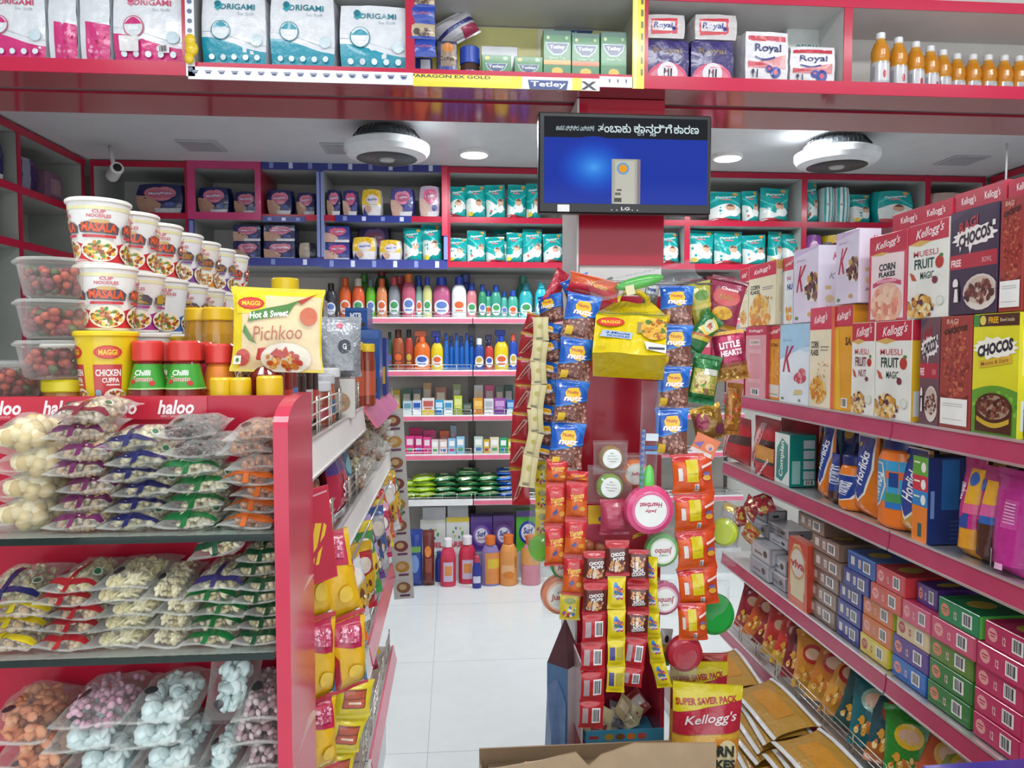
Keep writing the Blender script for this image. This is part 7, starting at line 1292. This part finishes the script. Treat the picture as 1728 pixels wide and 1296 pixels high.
def pamp(v=0):
    def f(a):
        A = [r_(0, 0, 1, 1, '12a0a0'), band(0, 1, lambda u: .02+.3*u, lambda u: .42+.16*math.sin(3*u+v), 'e3eae7'), band(0, 1, lambda u: .6+.14*math.sin(4*u+v), lambda u: .66+.16*math.sin(4*u+v), '48c4c0'), e_(.66, .3, .2, .14, 'eef2f0', 14), e_(.58+.06*(v % 3), .46, .17, .11, 'd3ab90', 14), wave(.44+.06*(v % 3), .72+.06*(v % 3), .49, lambda u: .49+.08*math.sin(PI*(u-.44-.06*(v % 3))/.28), '6a5044', 8), t_('Pampers', .48, .8, .66, .09, 'e3f0ee', .03, .1, 5), r_(.3, .7, .62, .74, 'd9808a'), e_(.8, .92, .1, .05, 'd9a24a', 8)]
        return A+[[wave(0, 1, 0, lambda u: .09+.03*math.sin(6*u), 'c8404a')], [e_(.22, .12, .14, .07, 'dcc23a', 10)], [e_(.2, .2, .06, .04, 'd9605a', 8)]][v % 3]
    return f
DG = 'diaper packs in the upper back cabinets'
def dp(px0, px1, yt, z, col, art, label, d=.14, Y=None, turn=0, seed=1, k=.2, zb=None):
    if col in ('12a0a0', '0f7f84') and px1-px0 < 60:
        Y = Y or CY+.04; a = aty(px0, yt, Y); b = aty(px1, yt, Y); w, h = (b.x-a.x)*1.04, a.z-z
        g = pillow(w, h, .13, col, art(w/h), art(w/h), .07, seed, 'film', 9, 10, stand=1, crump=1.1, pinch=.02)
        return tag(g.build('diaper_pack', None, ((a.x+b.x)/2, Y+.065, z), (0, R((seed*5 % 3-1)*2), R(turn))), label, 'diaper pack', DG)
    return loft_pack('diaper_pack', px0, px1, yt, d, col, art, label, Y=Y or CY+.04, zb=z, turn=turn, cat='diaper pack', group=DG, seed=seed, k=k)
NV = '1e2558'
dp(222, 312, 307, ZM, NV, mamy(cloud='c87a88'), 'large navy diaper pack in the left corner cabinet', d=.2, seed=1)
for i, (a, b, yt, lb) in enumerate(((329, 388, 313, 'navy diaper pack in the pink framed cell, left'), (391, 436, 321, 'navy diaper pack in the pink framed cell, right'), (447, 494, 318, 'navy diaper pack right of the pink frame'), (497, 533, 323, 'smaller navy diaper pack right of the pink frame'), (549, 575, 318, 'narrow navy diaper pack at the left of the upper middle cell'))):
    dp(a, b, yt, ZM, NV, mamy(), lb, seed=20+i)
dp(576, 604, 319, ZM, '2a3070', mamy('2a3070', 'c9a090', 'd95a84'), 'blue diaper pack with a pink cloud in the upper middle cell', seed=31)
dp(608, 645, 317, ZM, 'cfcdd2', ymamy, 'yellow and white diaper pack in the upper middle cell', seed=32)
dp(657, 700, 315, ZM, '3a3a80', mamy('4a4a8c', 'cfa898', 'd98aa8'), 'lilac and blue diaper pack, left one in the upper middle cell', seed=33, turn=-3); dp(705, 744, 311, ZM, 'b8a8bc', mamy('b9a4b8', 'cfb0a4', 'd9608c'), 'lilac and white diaper pack, right one in the upper middle cell', seed=34)
for i, (a, b, yt) in enumerate(((758, 785, 311), (787, 820, 309), (822, 854, 308), (857, 888, 308), (890, 914, 306))):
    dp(a, b, yt, ZM, '12a0a0', pamp(i), 'teal diaper pack, %s from the left in the upper cell left of the screen' % ORD[i], seed=40+i, turn=(i % 3-1)*4)
zz = {}
for j, (a, b) in enumerate(((392, 440), (444, 498))):
    z = ZL
    for k, yt in enumerate((407, 379)):
        top = aty(a, yt, CY+.04).z; dp(a, b, yt, z, NV, mamy(), 'navy diaper pack, %s of the %s stacked pair below the pink frame' % (('lower', 'upper')[k], ('left', 'right')[j]), seed=50+2*j+k, k=.05); z = top+.001
dp(502, 534, 408, ZL, 'a89c90', [r_(0, 0, 1, 1, 'b0a294'), r_(.65, 0, 1, 1, '23243c')], 'beige and black pack below the pink frame', seed=55)
z = ZL
for k, yt in enumerate((409, 381)):
    top = aty(546, yt, CY+.04).z; dp(547, 590, yt, z, '2a3070', mamy('2f3a84', 'c9a090', 'd9507c'), 'bright pink and blue diaper pack, %s one of the stack in the lower middle cell' % ('lower', 'upper')[k], seed=60+k, k=.05); z = top+.001
dp(592, 635, 398, ZL, 'cfcdd2', ymamy, 'yellow and white diaper pack, left one in the lower middle cell', seed=62); dp(638, 678, 403, ZL, 'cfcdd2', ymamy, 'yellow and white diaper pack, right one in the lower middle cell', seed=63)
dp(600, 660, 376, ZL, '4a3a6c', mamy('4a3a6c', 'a8907c', '8a6aa0'), 'violet pack in the back of the lower middle cell', Y=CY+.22, seed=64)
dp(680, 711, 382, ZL, '12a0a0', pamp(2), 'teal diaper pack, left one of two in the lower middle cell', seed=65, turn=-4); dp(713, 746, 376, ZL, '12a0a0', pamp(1), 'teal diaper pack, right one of two in the lower middle cell', seed=66)
for i, (a, b, yt) in enumerate(((758, 787, 399), (789, 820, 386), (822, 853, 397), (855, 882, 390), (884, 916, 384), (920, 952, 392))):
    dp(a, b, yt, ZL, '12a0a0', pamp(i+1), 'teal diaper pack, %s from the left in the lower cell left of the pillar' % ORD[i], seed=70+i, turn=((i*2) % 3-1)*5)
dp(835, 880, 380, ZL, '0f7f84', pamp(1), 'darker teal diaper pack in the back of the lower cell left of the pillar', Y=CY+.22, seed=78)
for i, (a, b, yt, v) in enumerate(((1203, 1256, 320, 0), (1260, 1286, 319, 2), (1289, 1336, 314, 3))):
    dp(a, b, yt, ZM, '12a0a0', pamp(v), 'teal diaper pack, %s from the left in the upper cell right of the screen' % ORD[i], seed=80+i)
STP = [r_(0, 0, 1, 1, 'dfe6e6'), r_(.0, 0, .2, 1, '12a0a0'), r_(.4, 0, .55, 1, '12a0a0'), r_(.75, 0, .86, 1, '3cb4b8'), e_(.3, .5, .06, .04, 'd95a7a', 8)]
dp(1364, 1386, 305, ZM, '12a0a0', pamp(2), 'slim tall teal diaper pack under the right fan', seed=83)
dp(1391, 1411, 313, ZM, 'dfe6e6', STP, 'teal and white striped pack, left one under the right fan', seed=84); dp(1413, 1437, 313, ZM, 'dfe6e6', STP, 'teal and white striped pack, right one under the right fan', seed=85)
dp(1441, 1475, 325, ZM, '12a0a0', pamp(1), 'small teal and cream diaper pack under the right fan', seed=86); dp(1479, 1546, 319, ZM, '12a0a0', pamp(0), 'wide teal diaper pack at the right of the cell under the right fan', seed=87)
dp(1571, 1640, 322, ZM, 'c9a8a4', [r_(0, 0, 1, 1, 'cdb0a8'), r_(.55, .4, 1, .8, 'c03a5c'), e_(.3, .5, .26, .22, 'd98aa4', 14), t_('Huggies', .76, .6, .36, .14, 'ecd5dc', .03)], 'pink and beige diaper pack in the far right cabinet', seed=88)
dp(1644, 1722, 318, ZM, '2a2a58', [r_(0, 0, 1, 1, '26244e')]+[e_(.15+.17*i, .7, .04, .03, '8a8ab8', 8) for i in range(5)]+[r_(.05, .5, .95, .56, '7a7aa8')], 'navy pack with a dotted band in the far right cabinet', seed=89)
for i, (a, b, yt, v) in enumerate(((1119, 1151, 390, 0), (1163, 1208, 386, 1), (1211, 1258, 388, 3), (1261, 1299, 394, 2), (1302, 1324, 388, 4), (1327, 1354, 392, 2))):
    dp(a, b, yt, ZL, '12a0a0', pamp(v), 'teal diaper pack, %s from the left in the lower cells right of the pillar' % ORD[i], seed=90+i, turn=(i % 3-1)*3)
dp(1360, 1390, 394, ZL, '7a3a8c', [r_(0, 0, 1, 1, '8a4a9c'), e_(.5, .6, .3, .2, 'd9a8d0', 12), wave(0, 1, 0, lambda u: .2, 'd9c9d9')], 'purple pack in the lower cell under the right fan', seed=97); dp(1394, 1436, 394, ZL, 'd9c23a', ymamy, 'yellow and white pack in the lower cell under the right fan', seed=98); dp(1448, 1496, 378, ZL, 'c9b02a', [r_(0, 0, 1, 1, 'b8962a'), r_(.1, .3, .9, .8, '2f8a4a')], 'green and yellow pack behind the cereal boxes', seed=99, Y=CY+.2)
# left side cabinet
def sp(y0, y1, z, h, d, col, art, label, X=-2.19, name='diaper_pack', cat='diaper pack', k=.1, seed=1, right=True):
    g = softbox(y1-y0, d, h, col, art((y1-y0)/h) if callable(art) else art, 'film', k, 7, seed)
    return tag(g.build(name, None, (X-d/2, (y0+y1)/2, z), (0, 0, R(90))), label, cat, 'packs in the left side cabinet')
zs1 = Z1-.031; zs2 = Z2+.0185; zs1 = Z1+.0185
sp(2.85, 3.2, zs1, .2, .2, '1c2350', [r_(.1, .1, .6, .8, 'a8a4a0')], 'navy pack with a white panel on the top shelf of the left cabinet', seed=1); sp(3.5, 3.88, zs1, .19, .2, '1c2350', mamy(), 'navy diaper pack with a pink cloud on the top shelf of the left cabinet', seed=2); sp(4.02, 4.16, zs1, .17, .18, '8a88a0', [r_(.5, 0, 1, 1, '3a2a5c')], 'grey violet pack on the top shelf of the left cabinet', seed=3); sp(4.22, 4.42, zs1, .15, .18, '7a5a70', [r_(.3, .2, .9, .8, '9a7a84')], 'dull pink pack on the top shelf of the left cabinet', seed=4)
RW = [r_(0, 0, 1, 1, 'a8202c'), e_(.75, .5, .18, .3, 'c9c4c0', 9), r_(.1, .3, .5, .5, 'b85a3a')]
for k in range(3): sp(2.86, 3.2, zs2+.083*k, .082, .2, 'a8202c', RW, 'red pack with a white bow, %s of the pile in the left cabinet' % ('bottom', 'middle', 'top')[k], seed=5+k, name='gift_pack', cat='pack')
sp(3.22, 3.34, zs2, .1, .14, 'a84a8c', [e_(.5, .5, .3, .3, 'c97ab0', 10)], 'small magenta pack beside the red pile in the left cabinet', seed=9, name='gift_pack', cat='pack')
for i, (y, r, h, c, cp) in enumerate(((3.5, .03, .19, 'c9d4c4', '3f8a4a'), (3.6, .04, .27, 'c05a9a', 'd9a0c4'), (3.7, .04, .22, 'b84a84', 'd98ab8'), (3.8, .035, .2, 'a83a6c', 'c97aa0'))):
    jarthing('lotion_bottle', -2.25, y, zs2, r, h, c, cp, 'pink lotion bottle, %s from the near end of the left cabinet' % ORD[i] if i else 'pale green lotion bottle in the left cabinet', .05, cat='bottle', group='bottles in the left side cabinet', neck=.5, fin='plastic')
for i, (y, c) in enumerate(((2.95, '2a2a30'), (3.15, '3a3038'), (3.6, '23242c'), (3.8, '4a2a30'), (4.1, '33343c'))):
    sp(y-.08, y+.08, .7685, .3+.04*(i % 2), .2, c, [r_(.1, .3, .9, .6, ('6a6a70', '8a3a3c', '4a5a4a')[i % 3])], 'dark pack, %s from the near end of the lower left cabinet' % ORD[i], seed=10+i, name='dark_pack', cat='pack')
# right side cabinet
g = softbox(.4, .2, .2, '20204a', [r_(.1, .4, .9, .5, '8a8ab8')], 'film', .1, 7, 3); tag(g.build('diaper_pack', None, (3.66, 4.2, Z1+.0185), (0, 0, R(-90))), 'navy pack in the right side cabinet by the hook', 'diaper pack')
# ================================================================ rack goods along the back wall
def brow(i): return BZ[i]+.0125
def bottle(px0, px1, yt, row, body, cap, lab, label, kind='plain', Y=None, oval=.62, z=None, capw=.5, group='cleaning bottles on the back rack', caph=None, lv=(.12, .55)):
    Y = Y or BY+.09; z = brow(row) if z is None else z; a = aty(px0, yt, Y); b = aty(px1, yt, Y); r = (b.x-a.x)/2; h = a.z-z; t = thing('cleaning_bottle', label, 'bottle', ((a.x+b.x)/2, Y, z), (0, 0, 0), group)
    ch = caph or min(.05, h*.18)
    if kind == 'trigger': ch = min(.075, h*.3)
    hb = h-ch; prof = [(r*.94, 0), (r, .006), (r, hb*.7), (r*.93, hb*.82), (r*.72, hb*.93), (r*capw, hb*.985), (r*capw*.95, hb)]
    g = G('plastic'); g.lathe(prof, body, n=18, sy=oval)
    if lab: wrap(g, lab, [(r+.0006, hb*lv[0]), (r+.0006, hb*lv[1])], -180, 0, 1, oval, n=12)
    g.build('body', t); g = G('plastic')
    if kind == 'trigger':
        g.lathe([(r*.4, hb-.002), (r*.4, hb+ch*.35), (r*.26, hb+ch*.5)], cap, n=12); g.box(-r*.9, r*.55, -.011, .011, hb+ch*.5, h, cap, bev=.004); g.tube([(-r*.45, 0, hb+ch*.5), (-r*.62, 0, hb+ch*.15), (-r*.7, 0, hb-.01)], .0045, cap); g.build('trigger_head', t)
    else: g.lathe([(r*capw*1.1, hb-.004), (r*capw*1.12, h-.004), (r*capw*.9, h)], cap, n=14); g.build('cap', t)
    return t
def lb_(c1, c2): return [e_(.5, .5, .3, .5, c1, 18), e_(.5, .64, .2, .24, c2, 14), r_(.34, .2, .66, .3, c2)]
WB = 'dfe3ea'; row1 = [(549, 568, 478, '33343c', '1c1c20', 'black'), (572, 593, 469, 'd9602a', 'd9602a', 'orange'), (594, 615, 470, 'd9582a', 'c9c4b0', 'orange with a pale cap'), (617, 634, 471, '63b82a', '5a6a70', 'lime green'), (635, 653, 470, 'd98a5a', 'd9602a', 'orange with a blue label'), (655, 675, 468, '8a8f98', 'c04a4a', 'grey with an orange label'), (678, 701, 462, 'c05a74', 'd9702a', 'pink with an orange cap'), (701, 713, 470, '8ab0a8', '2a4ab0', 'pale teal'), (713, 729, 468, 'c9cc84', '2a4ab8', 'pale yellow with a blue cap'), (730, 760, 468, 'b85a84', '2a4ab8', 'wide pink with a blue cap'), (762, 787, 467, 'e3e6e8', '2a4ab0', 'white with a blue cap'), (787, 805, 478, 'cf7a84', '2a4ab0', 'rosy with a blue cap'), (807, 821, 480, '2a8a60', '1f4a9c', 'green'), (817, 831, 490, '4aa88a', '1f4a9c', 'small mint green'), (828, 846, 481, '3a9a84', '1f4a9c', 'sea green'), (845, 857, 492, '58b0a4', '1f4a9c', 'small aqua'), (857, 874, 490, '4ab09c', '2a4ab0', 'aqua with a blue cap'), (876, 899, 478, '2fb0b8', '2a8a9c', 'teal'), (903, 924, 474, '2cc0d0', '3ad0e0', 'cyan'), (927, 948, 484, '3a9ab8', '2a4a9c', 'blue teal')]
for i, (a, b, yt, c, cp, nm) in enumerate(row1): bottle(a, b, yt, 0, c, cp, lb_(WB, ('5a7ac0', 'd9602a', '3f9a5a')[i % 3]), '%s cleaning bottle on the top shelf of the back rack' % nm, Y=BY+.08+.02*(i % 2), oval=.6)
for i, (a, b, yt, c, nm) in enumerate(((632, 656, 452, '7a2a2c', 'red capped dark green'), (604, 625, 462, '3f8a3c', 'green'), (658, 690, 466, 'c04a54', 'red'), (696, 716, 465, '3a6aa8', 'blue'), (770, 800, 463, '4a5aa8', 'violet blue'), (870, 895, 466, '4a9a84', 'grey green'))): bottle(a, b, yt, 0, '2a5a3a' if i == 0 else c, c, [], '%s bottle in the back row of the top shelf' % nm, Y=BY+.2, group='back row bottles on the top shelf')
row2 = [(653, 662, 560, '1f4a34', '15302a', 'dark green', 'plain'), (662, 682, 556, '9a4a2a', '5a2a20', 'brown', 'plain'), (683, 697, 556, 'a83a2c', '2a2a2c', 'red brown', 'plain'), (698, 726, 558, 'dc6a24', 'd9643a', 'orange', 'trigger'), (727, 748, 559, 'dcc41e', '2a3a9c', 'yellow', 'trigger'), (800, 817, 571, '2a4a9c', 'dfe3ea', 'blue and white', 'plain'), (818, 833, 565, 'b83a34', '2a2a50', 'red', 'trigger'), (834, 858, 557, 'dcc41e', '2448b0', 'yellow and blue', 'trigger'), (859, 873, 563, '2448b0', 'd05a4a', 'royal blue', 'plain'), (876, 892, 560, '2448b0', '1c3a8c', 'deep blue', 'plain'), (1200, 1222, 570, 'c04a6a', 'b83a5a', 'pink', 'plain')]
for i, (a, b, yt, c, cp, nm, kd) in enumerate(row2): bottle(a, b, yt, 1, c, cp, lb_(WB if i > 2 else '7a3a2a', ('3a5ab0', 'd9602a', 'c9a83a')[i % 3]), '%s %s bottle on the second shelf of the back rack' % (nm, 'spray' if kd == 'trigger' else 'cleaning'), kd)
for i in range(6): bottle(749+8.6*i, 757+8.6*i, 562+(i % 2)*5, 1, '1c62b8', '1f4a9c', [], 'clear blue spray bottle, %s of the close row on the second shelf' % ORD[i], 'trigger' if i % 2 else 'plain', Y=BY+.08+.045*(i % 2), group='clear blue bottles on the second shelf')
def sbox(px0, px1, yt, row, c, art, label, Y=None, d=.05, z=None, group='small boxes on the back rack', name='soap_box'):
    Y = Y or BY+.05; z = brow(row) if z is None else z; a = aty(px0, yt, Y); b = aty(px1, yt, Y)
    return tag(carton(b.x-a.x, d, a.z-z, c, art).build(name, None, ((a.x+b.x)/2, Y+d/2, z)), label, 'box', group)
def sa(c2, c3): return [r_(.1, .5, .9, .85, c2), wave(0, 1, 0, lambda u: .3+.1*math.sin(4*u), c3), r_(.2, .36, .8, .44, c2)]
r3f = [(680, 695, 677, 'b8d0d4', '6a9ab0', 'd9e3e3', 'pale blue'), (696, 711, 676, 'c9d4e6', '2a5ab0', 'e0e6ec', 'white and blue'), (712, 733, 672, 'dcd9d6', 'c05a54', 'd9b83a', 'white and red'), (734, 748, 675, '2a9ac8', 'c9e0ec', '1c6aa8', 'sky blue'), (749, 764, 676, 'cfe0e4', '2a8ac0', 'dfe6e8', 'white and sky blue'), (766, 780, 668, 'b0c02a', 'd9dc8a', '8aa01e', 'lime'), (781, 796, 680, '2a3a34', '6a7a6a', '1c2a24', 'black'), (799, 815, 672, 'd9952a', 'e9c06a', 'c97a1e', 'orange'), (817, 833, 673, 'd5d8dc', 'a8b0b8', 'e3e3e6', 'white'), (834, 853, 672, '8a4aa0', 'c99ad0', '6a2a8a', 'purple'), (855, 868, 675, '2a6ac0', '9ac0e3', 'd9e3ea', 'blue')]
for i, (a, b, yt, c, c2, c3, nm) in enumerate(r3f): sbox(a, b, yt, 2, c, sa(c2, c3), '%s small box at the front of the third back rack shelf' % nm)
r3b = [(663, 675, 658, 'c9a82a', 'yellow'), (678, 694, 656, '4a6a5a', 'grey green'), (696, 711, 656, '5a6a74', 'slate grey'), (714, 728, 646, 'b08a5a', 'tan'), (734, 753, 653, 'a0604a', 'brown pink'), (764, 778, 648, '7a8a4a', 'olive'), (800, 815, 650, 'c9cdd0', 'white'), (818, 834, 650, 'c84a7a', 'pink'), (836, 850, 652, '6a7a6a', 'grey'), (851, 866, 650, '1f4a40', 'dark green')]
for i, (a, b, yt, c, nm) in enumerate(r3b): sbox(a, b, yt, 2, c, [r_(.15, .4, .85, .8, 'b8b0a8' if i % 2 else 'd9c9a8')], '%s box in the back row of the third shelf' % nm, Y=BY+.12, group='back row boxes on the third shelf')
r4 = [(672, 683, 744, '1f5a48', 'dark green'), (684, 699, 736, 'd93a84', 'hot pink'), (700, 713, 736, 'cf3078', 'deep pink'), (714, 727, 738, 'd94a8c', 'rose pink'), (728, 740, 742, 'd9d0d4', 'white'), (741, 755, 742, 'd9b8b0', 'pale pink'), (756, 769, 740, '8ab8d9', 'light blue'), (770, 784, 737, '8ac0e0', 'sky blue'), (800, 815, 737, 'b8ccc0', 'mint white'), (816, 826, 742, 'd9b02a', 'yellow'), (827, 842, 738, 'dcd0b8', 'cream and orange'), (843, 856, 739, '2f9a6a', 'green and white'), (857, 868, 742, 'b8c83a', 'lime yellow')]
for i, (a, b, yt, c, nm) in enumerate(r4): sbox(a, b, yt, 3, c, [r_(.15, .5, .85, .85, 'e9d9e0' if i < 4 else 'f0f0f0'), r_(.2, .15, .8, .35, ('b02a6a', '3f9a5a', '2a6ac0')[i % 3])], '%s soap box on the fourth back rack shelf' % nm)
for i, (a, b, yt, c, nm) in enumerate(((690, 712, 722, 'c02a6a', 'magenta'), (714, 736, 726, 'd03a7c', 'pink'), (742, 758, 727, 'd9602a', 'orange'), (760, 770, 718, '8aa0b0', 'grey blue'))): sbox(a, b, yt, 3, c, [r_(.2, .3, .8, .7, 'd9a8bc')], '%s box in the back row of the fourth shelf' % nm, Y=BY+.12, group='back row boxes on the fourth shelf')
# green and blue flat packs
fp = {}
def flat(px, yc, k, c, nm, col_n):
    if c not in fp: fp[c] = Bank(lambda: tag(pillow(.155, .14, .042, c, [e_(.5, .5, .2, .2, 'e3e3c0', 12), r_(.1, .1, .9, .16, 'd9e0b0')], (), .05, 7, 'film', 8, 8, crump=1.4).build('detergent_pack'), '', 'pack'))
    Y = BY+.04; p = aty(px, 800, Y); fp[c]((p.x, Y+.004*(k % 3), brow(4)+.024+.034*k), (R(-90+5), R((k*7 % 5-2)*2), R((k*3 % 5-2)*3)), '%s flat pack, %s of the %s pile on the lowest rack shelf' % (nm, ('bottom', 'second', 'third', 'fourth', 'fifth')[k], col_n), 'flat packs on the lowest rack shelf')
for j, (px, n, c, nm, cn) in enumerate(((690, 3, 'a0c81e', 'lime green', 'leftmost'), (717, 4, 'a8d01e', 'lime green', 'second'), (752, 4, '1f7a44', 'dark green', 'third'), (790, 5, '1c7a40', 'dark green', 'fourth'), (826, 4, '1f8048', 'dark green', 'fifth'), (858, 5, '1f5fc0', 'blue', 'blue'))):
    for k in range(n): flat(px, 0, k, c, nm, cn)
# detergent boxes on the base and bottles on the floor
ARI = [r_(0, 0, 1, 1, 'd3d6d4'), r_(0, .86, 1, 1, 'c9cdc4')]+[e_(.5+.2*math.cos(i), .56+.14*math.sin(i), .05, .045, ('3f9a4a', 'a8c83a', '2a6a8a')[i % 3], 8) for i in range(7)]+[t_('ARIEL', .5, .22, .8, .16, 'c03a54', .04)]
zb_ = .171
sbox(709, 752, 877, 0, 'd3d6d4', ARI, 'white detergent box on the rack base, left one', z=zb_, d=.1, group='detergent boxes on the rack base', name='detergent_box'); sbox(753, 792, 873, 0, 'd3d6d4', ARI[:1]+[r_(0, .86, 1, 1, 'dcc83a')]+ARI[2:], 'white detergent box with a yellow top on the rack base', z=zb_, d=.1, group='detergent boxes on the rack base', name='detergent_box')
SUR = lambda c, e: [r_(0, 0, 1, 1, c), e_(.5, .45, .4, .3, e, 18), e_(.5, .45, .3, .22, 'd9dcea', 18), t_('Surf', .5, .5, .4, .16, '2a3a8c', .04, .1), t_('excel', .5, .36, .34, .09, 'c04a7a', .02), wave(0, 1, .85, lambda u: 1, '5a3a8c')]
sbox(794, 831, 872, 0, '4a2a84', SUR('4a2a84', '7a5aa8'), 'purple detergent box on the rack base, left one', z=zb_, d=.1, group='detergent boxes on the rack base', name='detergent_box'); sbox(832, 868, 870, 0, '4a2a6c', SUR('4a2a6c', '6a4a8c'), 'purple detergent box on the rack base, right one', z=zb_, d=.1, group='detergent boxes on the rack base', name='detergent_box')
sbox(871, 912, 862, 0, '4a9a2a', SUR('4aa82a', '2a3a9c'), 'bright green and blue detergent box on the rack base', z=zb_, d=.1, group='detergent boxes on the rack base', name='detergent_box')
za_ = aty(730, 877, BY+.05).z+.001; sbox(713, 752, 856, 0, 'b9bcbe', [], 'plain grey carton on top of the left white detergent box', z=za_, d=.09, group='cartons on the detergent boxes', name='grey_carton'); sbox(755, 790, 852, 0, 'a8abae', [], 'plain grey carton on top of the yellow topped detergent box', z=aty(770, 873, BY+.05).z+.001, d=.09, group='cartons on the detergent boxes', name='grey_carton')
FG2 = 'bottles and pouches standing on the floor before the rack'
def fpouch(a, b, yt, c, art, label, Y=4.66):
    p = aty(a, yt, Y); q = aty(b, yt, Y); g = pillow(q.x-p.x, p.z-.001, .06, c, art, (), .05, int(a), 'film', 8, 10, stand=1, crump=.8); tag(g.build('detergent_pouch', None, ((p.x+q.x)/2, Y, .001)), label, 'pouch', FG2)
fpouch(686, 713, 893, '1f3a8c', [e_(.5, .4, .3, .16, '6a8ac0', 12), r_(.3, .6, .9, .7, '6a9a4a')], 'blue detergent pouch on the floor at the left'); fpouch(713, 733, 894, '6a2420', [e_(.45, .62, .3, .1, 'd9803a', 12), r_(.2, .25, .8, .5, '8a4030')], 'maroon detergent pouch on the floor at the left')
def fb(a, b, yt, c, cp, lab, label, Y=4.64, **k): bottle(a, b, yt, 0, c, cp, lab, label, Y=Y, z=.001, group=FG2, **k)
PKL = [r_(0, 0, 1, 1, 'c8324a'), r_(.3, .05, .72, .85, 'c9b8d0'), r_(.36, .3, .66, .7, 'd98a4a')]
fb(743, 769, 908, 'cf3a58', 'e6e3e6', PKL, 'pink detergent bottle with a white cap on the floor, left one', lv=(.1, .7)); fb(774, 803, 904, 'c8304e', 'e6dfe6', PKL, 'pink detergent bottle with a white cap on the floor, right one', Y=4.69, lv=(.1, .7)); fb(797, 812, 938, '2a3490', 'c03a5a', [r_(.2, .2, .8, .8, 'c9cde0')], 'small blue bottle with a pink cap on the floor', Y=4.58); fb(734, 748, 930, '2a3a90', '2a3a90', [], 'dark blue bottle half hidden behind the left pink bottle', Y=4.73)
fb(812, 843, 904, '8a7ab0', 'd9702a', [r_(.3, 0, 1, 1, 'd98a4a'), r_(.4, .5, .9, .8, 'd9b83a')], 'violet and orange bottle with an orange cap on the floor', lv=(.05, .8))
fb(843, 873, 902, 'dc9450', 'd9702a', [r_(.2, .3, .7, .6, 'e3b080'), e_(.5, .25, .2, .14, 'd9802a', 12), r_(.72, .5, .82, .9, 'b0702a')], 'orange jerry can style bottle on the floor', oval=.8, lv=(.1, .75)); fb(880, 912, 903, 'd08a9a', 'd9702a', [r_(0, .5, 1, 1, 'dc9a50')], 'orange and pink bottle on the floor at the right', oval=.8, lv=(.1, .9))
# goods behind the pillar that show above the cereal boxes
for i, (a, b, yt, row, c, nm) in enumerate(((1150, 1186, 470, 0, 'b8505c', 'dusty red'), (1192, 1240, 466, 0, 'c04a5a', 'rosy red'), (1130, 1148, 476, 0, 'c9a890', 'beige'), (1180, 1200, 560, 1, 'b83a5a', 'crimson'), (1225, 1250, 560, 1, 'c98a5a', 'tan'))):
    sbox(a, b, yt, row, c, [r_(.1, .6, .9, .85, 'e0b8bc'), r_(.2, .2, .8, .4, 'd9a0a8')], '%s box on the back rack right of the pillar' % nm, d=.1, group='boxes on the rack right of the pillar', name='grocery_box')
